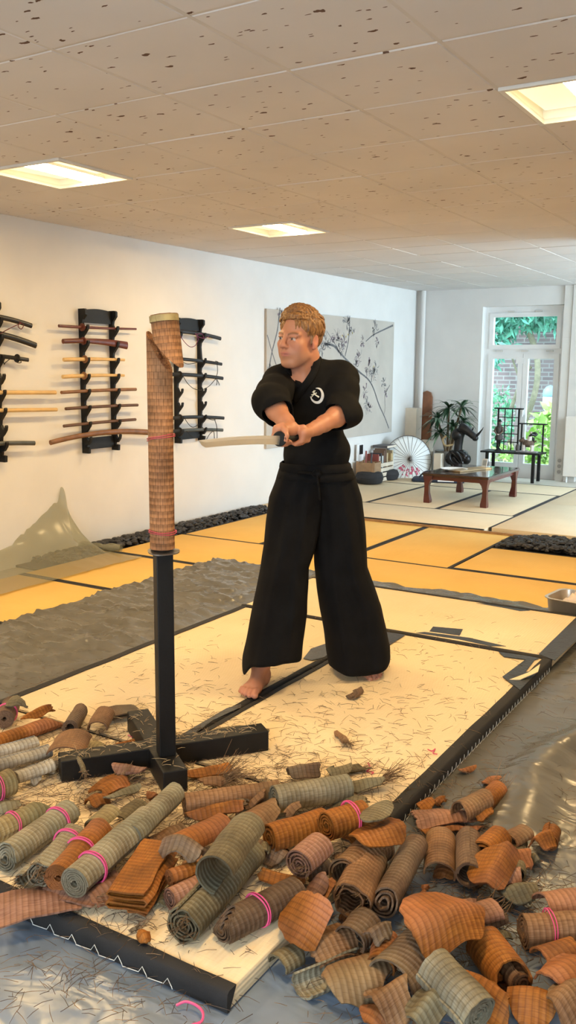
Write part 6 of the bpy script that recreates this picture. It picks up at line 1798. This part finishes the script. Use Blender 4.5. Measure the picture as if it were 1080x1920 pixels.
PC('flat', (48, 1470), (74, 1458), .03, 'pale', 'small crumpled pale grey scrap in front of the three pale rolls', w=.06, amp=.035, waves=.8)
PC('flat', (88, 1452), (104, 1432), .03, 'pale', 'small pale flat scrap at the right ends of the three pale rolls', w=.05, amp=.012)
PC('roll', (-20, 1400), (118, 1352), .036, 'orange', 'long orange straw roll with tapering end at the left edge behind the pale rolls', turns=3.5, cut1=-1.5, ca1=90, flat=.85)
PC('flat', (40, 1358), (96, 1328), .03, 'orange', 'pointed orange torn strip lying on the long orange roll', h=(.055, .06), w=.05, amp=.02, shape='point')
PC('roll', (8, 1348), (20, 1322), .040, 'dark', 'dark grey straw roll with end facing the camera, left edge behind the orange roll', turns=6, bands=(.4,))
PC('flat', (28, 1340), (40, 1322), .03, 'green', 'dark olive flap curving down from the dark grey roll at the left edge', h=(.03, .05), w=.09, amp=.05, waves=.55)
PC('roll', (131, 1364), (150, 1334), .034, 'dark', 'short grey-brown straw roll, first of the three pieces in a row left of the stand', turns=3, core=.018, cut1=.5, fr=0)
PC('curl', (182, 1366), (196, 1338), .040, 'brown', 'brown hollow straw shell, middle of the three pieces in a row left of the stand', arcs=(-15, 195), flat=.72)
PC('fold', (236, 1352), (222, 1336), .03, 'dark', 'grey-brown folded straw piece, nearest the stand of the three in a row', path=[(-.075, .004), (-.03, .012), (.03, .020), (.075, .014), (.085, .022), (.07, .030), (.01, .034), (-.06, .026), (-.078, .018)])
PC('curl', (126, 1422), (142, 1392), .075, 'brown', 'brown curved straw sheet beside the left end of the base beam', arcs=(20, 160), flat=.62)
PC('flat', (165, 1395), (205, 1408), .03, 'yellow', 'ragged straw strip with loose fringe behind the base beam', w=.045, amp=.012, shape='torn', fr=40, frl=.04)
PC('flat', (216, 1404), (252, 1396), .03, 'orange', 'small orange scrap near the red thread behind the base beam', w=.045, amp=.02)
PC('flat', (207, 1440), (270, 1450), .03, 'pink', 'pinkish pointed shard leaning on the front of the base beam', h=(.03, .03), w=.07, amp=.02, shape='leaf')
PC('flat', (148, 1422), (158, 1452), .03, 'green', 'small green frayed tuft hanging over the left end of the base beam', h=(.092, .085), w=.018, amp=.004, fr=22, frl=.03)
PC('flat', (180, 1490), (232, 1463), .03, 'orange', 'flat ragged orange scrap in front of the base beam', w=.10, amp=.018, shape='torn', fr=30)
PC('flat', (198, 1500), (262, 1474), .03, 'green', 'narrow olive strip along the front of the ragged orange scrap', h=(.01, .012), w=.04, amp=.012)
# ---------------- pink and orange sheets at the front left
PC('flat', (-15, 1712), (150, 1684), .03, 'pink', 'large pinkish orange flat sheet over the near mat, cut by the left edge', h=(.004, .004), w=.15, amp=.012, shape='torn', fr=26, frl=.03)
PC('flat', (85, 1668), (190, 1690), .03, 'pink', 'pinkish ragged sheet under the ends of the banded rolls', w=.10, amp=.016, shape='torn', fr=24)
PC('flat', (160, 1690), (240, 1655), .03, 'pink', 'pinkish torn sheet between the longest grey roll and the folded orange sheets', w=.12, amp=.022, shape='torn', fr=20)
zig = [(-.06, .0), (.0, .006), (.058, .004), (.068, .014), (.058, .024), (.0, .020), (-.052, .022), (-.060, .034), (-.050, .044), (.005, .040), (.055, .042), (.064, .052), (.055, .062), (.0, .060), (-.05, .064)]
PC('fold', (240, 1706), (300, 1608), .03, 'orange', 'orange straw sheets folded in layers, left of the big olive roll', path=[(x * .95, y * .85) for x, y in zig])
PC('fold', (262, 1714), (318, 1632), .03, 'orange', 'narrower orange folded strip on the right flank of the layered orange sheets', path=[(x * .45, y * .8) for x, y in zig], h=(.0, .01))
PC('flat', (305, 1590), (378, 1612), .03, 'dark', 'grey-brown sheet arching over the top of the folded orange sheets', h=(.06, .05), w=.075, amp=.03, bend=.015)
PC('roll', (322, 1650), (372, 1632), .024, 'orange', 'small orange roll lying on the pinkish one left of the big olive roll', h=(.05, .045), turns=2.5)
PC('roll', (318, 1685), (420, 1640), .036, 'pink', 'pinkish straw roll half hidden under the big olive roll', turns=3)
# big olive roll: one sheet rolled at its lower end and curling open at the top
PC('roll', (346, 1738), (470, 1600), .054, 'green', 'big olive straw roll with frayed spiral end, front centre of the heap', turns=4.2, wob=.16, fr=-60, frl=.03, cut1=.3, flat=.95)
PC('curl', (405, 1640), (462, 1562), .064, 'green', 'wide olive curl standing open above the big olive roll', h=(.075, .085), arcs=(-80, 170), r2=.05, cut1=.5, ca1=120)
PC('flat', (300, 1700), (326, 1668), .03, 'green', 'small olive scrap at the left foot of the big olive roll', w=.05, amp=.01)
PC('roll', (412, 1752), (556, 1678), .047, 'dark', 'grey-brown straw roll with pink band and slanted pointed end, right of the big olive roll', bands=(.48,), turns=3.6, cut0=1.7, ca0=60, flat=.86)
PC('flat', (262, 1752), (278, 1772), .03, 'orange', 'small orange leaf-shaped scrap alone on the near mat', w=.035, amp=.01, shape='leaf')
PC('flat', (244, 1748), (258, 1742), .03, 'dark', 'tiny dark tuft of straw beside the orange leaf-shaped scrap', w=.012, amp=.006, fr=16, frl=.035)
# ---------------- middle of the heap
PC('flat', (322, 1462), (432, 1440), .03, 'orange', 'flat orange shard lying against the foot of the stand', w=.075, amp=.020, shape='point')
PC('flat', (372, 1470), (420, 1466), .03, 'brown', 'brown strip ending in a thick broom of straws right of the stand', h=(.02, .02), w=.06, amp=.015, fr=130, frl=.10)
PC('roll', (345, 1514), (522, 1488), .042, 'brown', 'long pinkish brown straw roll across the back of the heap', turns=4)
PC('roll', (514, 1497), (652, 1474), .048, 'grey', 'grey-green ribbed straw roll continuing the long pinkish brown one', turns=4, h=(.012, .004))
PC('flat', (460, 1520), (500, 1488), .03, 'brown', 'narrow reddish strip leaning on the long pinkish brown roll', h=(.02, .07), w=.04, amp=.008)
PC('flat', (540, 1458), (598, 1448), .03, 'dark', 'dark curled scrap behind the grey-green ribbed roll', h=(.02, .02), w=.07, amp=.035)
PC('flat', (612, 1452), (660, 1442), .03, 'green', 'rounded olive scrap behind the right end of the grey-green roll', h=(.01, .01), w=.075, amp=.02, shape='leaf')
PC('curl', (640, 1432), (684, 1424), .050, 'green', 'crescent olive shard standing free on the cream mat behind the heap', arcs=(210, 300), flat=.6, fr=14)
PC('flat', (656, 1478), (722, 1468), .03, 'green', 'olive strip with a dark fan of straws at the edge of the cream mat', w=.06, amp=.022, fr=70, frl=.075, h=(.01, .02))
PC('flat', (620, 1500), (690, 1510), .03, 'green', 'ragged olive sheet under the end of the grey-green roll', w=.09, amp=.022, shape='torn', h=(.01, .01))
PC('curl', (686, 1560), (726, 1520), .06, 'green', 'olive curved shard on top of the orange banded roll', h=(.08, .07), arcs=(40, 130), flat=.55, shape='leaf')
PC('roll', (498, 1578), (602, 1545), .046, 'orange', 'orange straw roll cut open along its side, left of the orange banded roll', turns=2.6, h=(.03, .03), wob=.12)
PC('roll', (612, 1548), (680, 1526), .049, 'orange', 'orange straw roll with pink band on top of the heap', turns=4, h=(.035, .035), bands=(.66,))
PC('flat', (536, 1530), (562, 1508), .03, 'brown', 'small brown upright scrap between the ribbed roll and the orange rolls', h=(.05, .08), w=.04, amp=.014)
PC('roll', (560, 1622), (600, 1588), .048, 'pink', 'pinkish yellow short straw roll with frayed end in the heart of the heap', turns=3.5, h=(.025, .03), fr=-36, frl=.03)
PC('curl', (572, 1640), (622, 1622), .036, 'dark', 'dark hollow shell below the pinkish yellow roll', arcs=(0, 190), flat=.8)
PC('flat', (660, 1590), (748, 1560), .03, 'orange', 'orange sheet draped over the olive-brown shells on the right of the heap', h=(.075, .07), w=.12, amp=.04, waves=.6)
PC('flat', (640, 1575), (700, 1540), .03, 'orange', 'dark orange sheet between the banded roll and the draped sheet', h=(.03, .04), w=.12, amp=.02)
PC('roll', (664, 1650), (728, 1590), .058, 'brown', 'olive-brown hollow roll under the draped orange sheet', turns=1.4, core=.045, h=(.01, .01), base=.035)
PC('roll', (655, 1698), (688, 1618), .058, 'brown', 'wide grey and pink straw roll crushed open toward the camera', turns=1.7, core=.032, wob=.30, fr=-40, frl=.03, base=.03)
PC('roll', (718, 1694), (780, 1584), .043, 'dark', 'straight grey-brown straw roll at the right end of the heap, one end on the plastic', turns=3, base=.02, cut0=.9, ca0=100)
PC('flat', (575, 1690), (606, 1640), .03, 'pink', 'pinkish shard standing against the crushed roll', h=(.01, .06), w=.06, amp=.012, shape='leaf')
PC('flat', (600, 1700), (622, 1650), .03, 'orange', 'orange shard behind the pinkish shard', h=(.005, .05), w=.06, amp=.012)
PC('curl', (335, 1586), (420, 1545), .046, 'orange', 'orange folded shell under the long pinkish brown roll', arcs=(10, 200), flat=.7)
PC('flat', (338, 1585), (378, 1560), .03, 'pink', 'pinkish scrap inside the orange folded shell', h=(.03, .035), w=.075, amp=.02)
PC('flat', (350, 1535), (455, 1512), .03, 'orange', 'long orange strip in front of the long pinkish brown roll', h=(.005, .015), w=.06, amp=.02)
PC('flat', (470, 1548), (520, 1512), .03, 'brown', 'reddish brown sheet behind the wide olive curl', h=(.02, .03), w=.11, amp=.03)
PC('flat', (285, 1585), (345, 1555), .03, 'brown', 'brown ragged scraps between the far grey roll and the folded orange sheets', w=.08, amp=.02, shape='torn', fr=22)
PC('flat', (488, 1640), (570, 1660), .03, 'orange', 'dark orange strip behind the grey-brown banded roll', h=(.01, .0), w=.06, amp=.02)
PC('flat', (480, 1590), (540, 1620), .03, 'dark', 'dark brown sheet in the gap beside the wide olive curl', h=(.0, .0), w=.10, amp=.03)
PC('flat', (350, 1640), (420, 1600), .03, 'brown', 'brown sheet inside the shade of the wide olive curl', h=(.01, .02), w=.09, amp=.03)
PC('flat', (400, 1374), (462, 1366), .03, 'green', 'flat olive strip lying behind the right arm of the base beam', w=.045, amp=.012, shape='leaf')
PC('flat', (478, 1376), (505, 1372), .03, 'green', 'small olive scrap at the right end of the base beam', w=.03, amp=.008, shape='leaf')
# alone on the cream mats
PC('curl', (656, 1302), (672, 1294), .026, 'dark', 'small dark olive curl alone on the cream mat in front of the swordsman', arcs=(120, 330), flat=.9)
PC('flat', (630, 1374), (652, 1398), .03, 'brown', 'frayed brown strip alone on the cream mat behind the heap', w=.03, amp=.01, fr=40, frl=.03)
# ---------------- sheets at the front edge of the heap, on the plastic
B0 = .008
PC('flat', (545, 1775), (600, 1690), .03, 'orange', 'tall orange sheet leaning on the corner of the near mat', base=B0, h=(.01, .09), w=.14, amp=.045, waves=.6)
PC('curl', (520, 1812), (560, 1788), .034, 'green', 'olive tunnel-shaped shell at the right side of the near mat', base=B0, arcs=(-10, 190), flat=.8)
PC('curl', (562, 1850), (684, 1800), .036, 'grey', 'long grey-green half shell lying open on the plastic by the mat corner', base=B0, arcs=(-170, 40), flat=.85)
PC('flat', (575, 1805), (660, 1762), .03, 'brown', 'reddish brown sheet lying in the long grey-green half shell', base=B0, h=(.02, .03), w=.12, amp=.03, shape='torn', fr=14)
PC('curl', (655, 1775), (690, 1738), .044, 'dark', 'dark brown curl behind the long grey-green half shell', base=B0, arcs=(-30, 200), flat=.9)
PC('flat', (605, 1860), (728, 1842), .03, 'brown', 'tan wavy sheet at the bottom of the photo near the mat corner', base=B0, w=.17, amp=.055, waves=.75, bend=.01)
PC('curl', (700, 1815), (716, 1770), .036, 'orange', 'small rust-coloured shell between the tan wavy sheet and the large orange sheet', base=B0, arcs=(-10, 200))
PC('flat', (690, 1765), (735, 1745), .03, 'dark', 'small grey-brown scrap on top of the rust-coloured shell', base=B0, h=(.06, .06), w=.06, amp=.02)
PC('flat', (755, 1710), (802, 1690), .03, 'green', 'small triangular olive scrap on the plastic behind the large orange sheet', base=B0, w=.05, amp=.015, shape='point')
PC('flat', (748, 1765), (895, 1745), .03, 'orange', 'large orange sheet with pointed top, arching over other pieces at the lower right', base=B0, h=(.10, .07), w=.21, amp=.075, waves=.62, cut0=.25, ca0=0, bend=.02)
PC('flat', (785, 1715), (800, 1690), .03, 'orange', 'pointed orange tip rising from the large orange sheet', base=B0, h=(.12, .16), w=.05, amp=.012, shape='leaf')
PC('curl', (722, 1860), (790, 1790), .070, 'dark', 'dark brown open shell under the front of the large orange sheet', base=B0, arcs=(-20, 170), flat=.8)
PC('roll', (898, 1902), (812, 1812), .052, 'grey', 'grey straw roll with round spiral end at the bottom of the photo', base=B0, h=(.0, .03), turns=6)
PC('curl', (985, 1848), (925, 1768), .056, 'orange', 'orange-brown hollow roll with open mouth, right of the grey spiral-ended roll', base=B0, arcs=(-120, 190), r2=.048, flat=.9, cut0=.6)
PC('roll', (980, 1845), (950, 1810), .034, 'brown', 'smaller brown roll inside the open-mouthed orange-brown one', base=B0, turns=2.2)
PC('roll', (980, 1744), (1100, 1740), .050, 'brown', 'brown straw roll with double pink band at the right edge of the photo', base=B0, bands=(.42,), turns=4)
PC('flat', (860, 1850), (950, 1900), .03, 'orange', 'orange curved strip in front of the grey spiral-ended roll, lower right', base=B0, h=(.03, .01), w=.13, amp=.04)
PC('flat', (945, 1880), (1045, 1900), .03, 'orange', 'orange sheet with rounded end at the bottom right', base=B0, h=(.01, .02), w=.14, amp=.04, shape='leaf')
PC('curl', (1010, 1810), (1075, 1790), .05, 'orange', 'orange-brown shell at the right edge below the banded brown roll', base=B0, arcs=(0, 190), flat=.7)
PC('flat', (1020, 1860), (1100, 1830), .03, 'orange', 'wide orange sheet cut by the right edge, below the orange-brown shell', base=B0, h=(.05, .06), w=.16, amp=.05)
PC('flat', (1035, 1915), (1090, 1880), .03, 'brown', 'brown curved piece in the bottom right corner of the photo', base=B0, h=(.02, .03), w=.14, amp=.05)
PC('flat', (700, 1905), (770, 1870), .03, 'brown', 'tan flat sheet at the bottom edge under the dark brown shell', base=B0, h=(.03, .05), w=.14, amp=.05)
PC('flat', (770, 1925), (840, 1860), .03, 'green', 'olive strip slanting to the bottom edge beside the grey spiral-ended roll', base=B0, h=(.05, .07), w=.09, amp=.03)
PC('flat', (690, 1930), (730, 1890), .03, 'orange', 'orange corner of straw at the bottom edge left of the tan flat sheet', base=B0, h=(.01, .03), w=.10, amp=.03)
PC('curl', (840, 1730), (930, 1705), .04, 'pink', 'pinkish flattened shell behind the large orange sheet', base=B0, arcs=(10, 190), flat=.55, fr=14)
PC('flat', (835, 1712), (900, 1700), .03, 'pink', 'pinkish strip with fringe lying above the flattened shell', base=B0, h=(.02, .02), w=.06, amp=.015, fr=24)
PC('curl', (880, 1745), (930, 1722), .042, 'dark', 'dark curled piece left of the brown roll with double band', base=B0, arcs=(-100, 170), flat=.8)
# ---------------- scattered group on the plastic at the right
PC('flat', (775, 1540), (885, 1530), .03, 'pink', 'long pinkish brown flat piece by the corner of the right mat', base=B0, h=(.01, .01), w=.10, amp=.018, shape='torn', fr=22)
PC('flat', (790, 1562), (905, 1556), .03, 'orange', 'thin orange strip in front of the long pinkish brown piece', base=B0, w=.03, amp=.01, fr=10)
PC('curl', (860, 1525), (908, 1500), .040, 'brown', 'brown half tube topmost in the scattered group on the plastic', base=B0, arcs=(-30, 200), flat=.85)
PC('flat', (885, 1535), (915, 1515), .03, 'orange', 'orange scrap at the right end of the brown half tube', base=B0, h=(.01, .02), w=.07, amp=.02)
PC('curl', (905, 1512), (935, 1478), .034, 'orange', 'orange curl with loose straws behind the brown half tube', base=B0, arcs=(-10, 220), flat=.8, fr=30, frl=.06)
PC('flat', (905, 1472), (938, 1460), .03, 'orange', 'small orange shard behind the orange curl on the plastic', base=B0, w=.05, amp=.012, shape='leaf')
PC('flat', (782, 1522), (812, 1506), .03, 'orange', 'rounded orange-brown scrap touching the black edge of the right mat', base=B0, h=(.01, .01), w=.06, amp=.02, shape='leaf')
PC('flat', (815, 1508), (834, 1498), .03, 'orange', 'tiny orange scrap beside the rounded one at the mat edge', base=B0, w=.03, amp=.01)
PC('flat', (860, 1447), (892, 1440), .03, 'orange', 'thin orange chip on the plastic farther along the mat edge', base=B0, w=.03, amp=.008, shape='leaf')
PC('curl', (815, 1640), (818, 1570), .046, 'brown', 'brown-grey half tube, left of the two upright-looking tubes on the plastic', base=B0, arcs=(-10, 200), flat=.85)
PC('flat', (830, 1652), (855, 1620), .03, 'orange', 'orange inner sheet at the mouth of the left half tube', base=B0, w=.08, amp=.012)
PC('roll', (880, 1640), (880, 1572), .040, 'dark', 'brown-grey hollow tube, right of the two upright-looking tubes on the plastic', base=B0, turns=1.25, core=.034)
PC('roll', (905, 1600), (935, 1570), .042, 'orange', 'orange-brown loosely coiled piece behind the right tube', base=B0, turns=1.6, core=.022)
PC('flat', (930, 1622), (975, 1600), .03, 'orange', 'orange-brown flap right of the loosely coiled piece', base=B0, h=(.02, .03), w=.09, amp=.03)
PC('curl', (955, 1580), (990, 1562), .036, 'brown', 'reddish brown shell behind the standing grey-green tube', base=B0, arcs=(0, 180), flat=.6, h=(.04, .04))
PC('roll', (968, 1640), (972, 1580), .034, 'green', 'grey-green short tube right of the orange-brown flap', base=B0, turns=2)
PC('roll', (1030, 1580), (1036, 1558), .030, 'orange', 'small orange coil at the right of the scattered group, a flap unrolled to its left', base=B0, turns=3.2)
PC('flat', (995, 1590), (1020, 1572), .03, 'orange', 'orange flap unrolled from the small coil on the right', base=B0, h=(.01, .01), w=.07, amp=.03)
PC('flat', (905, 1680), (935, 1605), .03, 'orange', 'large orange sheet bent over the feet of the two tubes', base=B0, h=(.0, .04), w=.12, amp=.05, waves=.6)
PC('flat', (925, 1660), (970, 1640), .03, 'pink', 'pinkish scrap between the bent orange sheet and the olive leaf shape', base=B0, h=(.02, .02), w=.07, amp=.03)
PC('flat', (940, 1690), (1005, 1668), .03, 'green', 'olive leaf-shaped piece with fringed edge on the plastic at the right', base=B0, h=(.02, .02), w=.085, amp=.03, shape='leaf', fr=18, frl=.03)
PC('curl', (1000, 1700), (1085, 1690), .048, 'pink', 'pinkish brown shell at the right edge above the double-banded roll', base=B0, arcs=(0, 190), flat=.75)
PC('flat', (942, 1705), (962, 1692), .03, 'green', 'tiny olive chip left of the fringed leaf-shaped piece', base=B0, w=.035, amp=.012)
PC('flat', (880, 1670), (900, 1655), .03, 'brown', 'small brown chip in the loose straw left of the bent orange sheet', base=B0, w=.03, amp=.01)

# ---------------- small torn bits between the larger pieces
for (cx, cy, sx, sy, n, bs) in ((560, 1590, 90, 45, 16, MT), (430, 1530, 70, 30, 7, MT), (230, 1600, 110, 50, 8, MT), (800, 1790, 80, 60, 12, .014), (900, 1640, 70, 60, 10, .014), (690, 1800, 50, 40, 6, .014)):
    for k in range(n):
        px, py = rng.normal(cx, sx), rng.normal(cy, sy); a_ = rng.uniform(0, 2 * PI); l_ = rng.uniform(14, 30)
        q = at(px, py, .03)
        if (-3.19 < q.x < -1.19 and 1.63 < q.y < 5.6) != (bs > .03): continue
        PC('flat', (px, py), (px + l_ * math.cos(a_), py + l_ * .6 * math.sin(a_)), .03, ('orange', 'brown', 'dark', 'green', 'pink')[int(rng.integers(5))], 'small torn straw bit lying between the larger cut pieces', h=(rng.uniform(.0, .02), rng.uniform(.0, .02)), base=bs, w=rng.uniform(.02, .045), amp=rng.uniform(.004, .016), shape=('leaf', 'torn', None)[int(rng.integers(3))], name='straw_bit', cat='straw bit', group='small torn straw bits')
# ---------------- loose red strings
def string(pxs, z, label, mat=m_bandr, r=.0022, base=MT):
    m = MB(); P = [at(x, y, base + .004 + z * (i % 2)) for i, (x, y) in enumerate(pxs)]
    m.tube(spline(P, 6), r, 6); o = m.build('loose_string', mat, None, True, origin=P[0]); tag(o, label, 'string', 'loose pink strings')
string([(330, 1885), (348, 1878), (368, 1885), (380, 1898), (378, 1915), (360, 1922)], .004, 'bright pink string loop on the plastic in front of the near mat', m_band, .0035, .02)
string([(690, 1430), (694, 1440), (688, 1446), (700, 1448), (696, 1452)], .003, 'short red string beside the crescent olive shard')
string([(802, 1405), (810, 1408), (816, 1404), (812, 1412), (820, 1414)], .003, 'short red string alone on the cream mat toward its right border')
string([(240, 1378), (250, 1384), (258, 1392), (255, 1400)], .003, 'thin pink string behind the base beam of the stand', m_band, .0018)

# ---------------- loose straw
def litter(name, label, zones, mats, seed):
    rg = np.random.default_rng(seed)
    t = None; bufs = [MB() for _ in mats]
    for (cx, cy, sx, sy, n, base, L0) in zones:
        for k in range(n):
            px, py = rg.normal(cx, sx), rg.normal(cy, sy)
            if not (-60 < px < 1140 and 1100 < py < 1960): continue
            q = at(px, py, base)
            on_mat = (-3.19 < q.x < -1.19 and 1.63 < q.y < 5.6)
            if on_mat != (base > .03): continue
            a = rg.uniform(0, 2 * PI); L_ = L0 * rg.uniform(.3, 1.3); dv = Vector((math.cos(a), math.sin(a), 0)); pv = Vector((-dv.y, dv.x, 0)); bw = rg.normal() * L_ * .045
            z0 = .003 + abs(rg.normal()) * .004; z1 = .003 + abs(rg.normal()) * .006
            bufs[int(rg.integers(len(mats)))].tube([q + Vector((0, 0, z0)), q + dv * L_ * .5 + pv * bw + Vector((0, 0, (z0 + z1) / 2 + .002)), q + dv * L_ + Vector((0, 0, z1))], [.0009, .0009, .0005], 3, caps=False)
    for i, (b_, mm_) in enumerate(zip(bufs, mats)):
        o = b_.build(name, mm_)
        tag(o, label[i], 'loose straw', kind='stuff')
on_mat = [(420, 1480, 220, 40, 1500, MT, .06), (180, 1450, 160, 60, 1100, MT, .06), (250, 1650, 160, 60, 800, MT, .05), (600, 1380, 170, 60, 420, MT, .06), (640, 1280, 200, 60, 170, MT, .06), (260, 1250, 180, 60, 220, MT, .06), (330, 1400, 90, 40, 420, MT, .06), (560, 1560, 120, 60, 500, MT, .06), (870, 1280, 90, 50, 80, MT, .05), (850, 1200, 140, 30, 40, MT, .05), (300, 1780, 120, 50, 110, MT, .04)]
on_pl = [(860, 1620, 90, 70, 650, .014, .06), (900, 1740, 90, 60, 450, .014, .06), (800, 1480, 60, 60, 260, .014, .05), (930, 1450, 90, 80, 200, .014, .06), (1000, 1330, 60, 90, 60, .014, .06), (250, 1860, 140, 40, 130, .014, .06), (760, 1800, 130, 80, 420, .014, .06), (120, 1820, 90, 40, 90, .014, .06), (1000, 1620, 60, 60, 160, .014, .06), (60, 1285, 60, 25, 60, .014, .05)]
m_fib3 = plain('dark_straw_bits', (.075, .045, .025), .7, var=.5, scale=60)
litter('loose_straw', ['dark brown loose straws scattered over the cream straw mats', 'medium brown loose straws scattered over the cream straw mats'], on_mat, [m_fib3, m_fibre], 3)
litter('loose_straw_on_plastic', ['dark loose straws scattered over the grey plastic sheet', 'brown loose straws scattered over the grey plastic sheet'], on_pl, [m_fib3, m_fibre], 5)
# straws lying on the stand's base
m = MB()
for k in range(150):
    t_ = rng.uniform(0, 1); q = b0.lerp(b1, t_) if k % 3 else c0.lerp(c1, t_); q = Vector((q.x, q.y, 0)) + Vector(rng.normal(size=3)) * .022; q.z = MT + .0885
    if (q - Vector((PX, PY, q.z))).length < .05: continue
    a = rng.uniform(0, 2 * PI); L_ = rng.uniform(.02, .06); d_ = Vector((math.cos(a), math.sin(a), 0)); m.tube([q, q + d_ * L_ * .5 + Vector((0, 0, .004)), q + d_ * L_ + Vector((0, 0, .003))], [.0009, .0009, .0005], 3, caps=False)
o = m.build('loose_straw_on_beam', m_fibre2); tag(o, 'pale loose straws lying on the black base beams of the stand', 'loose straw', kind='stuff')
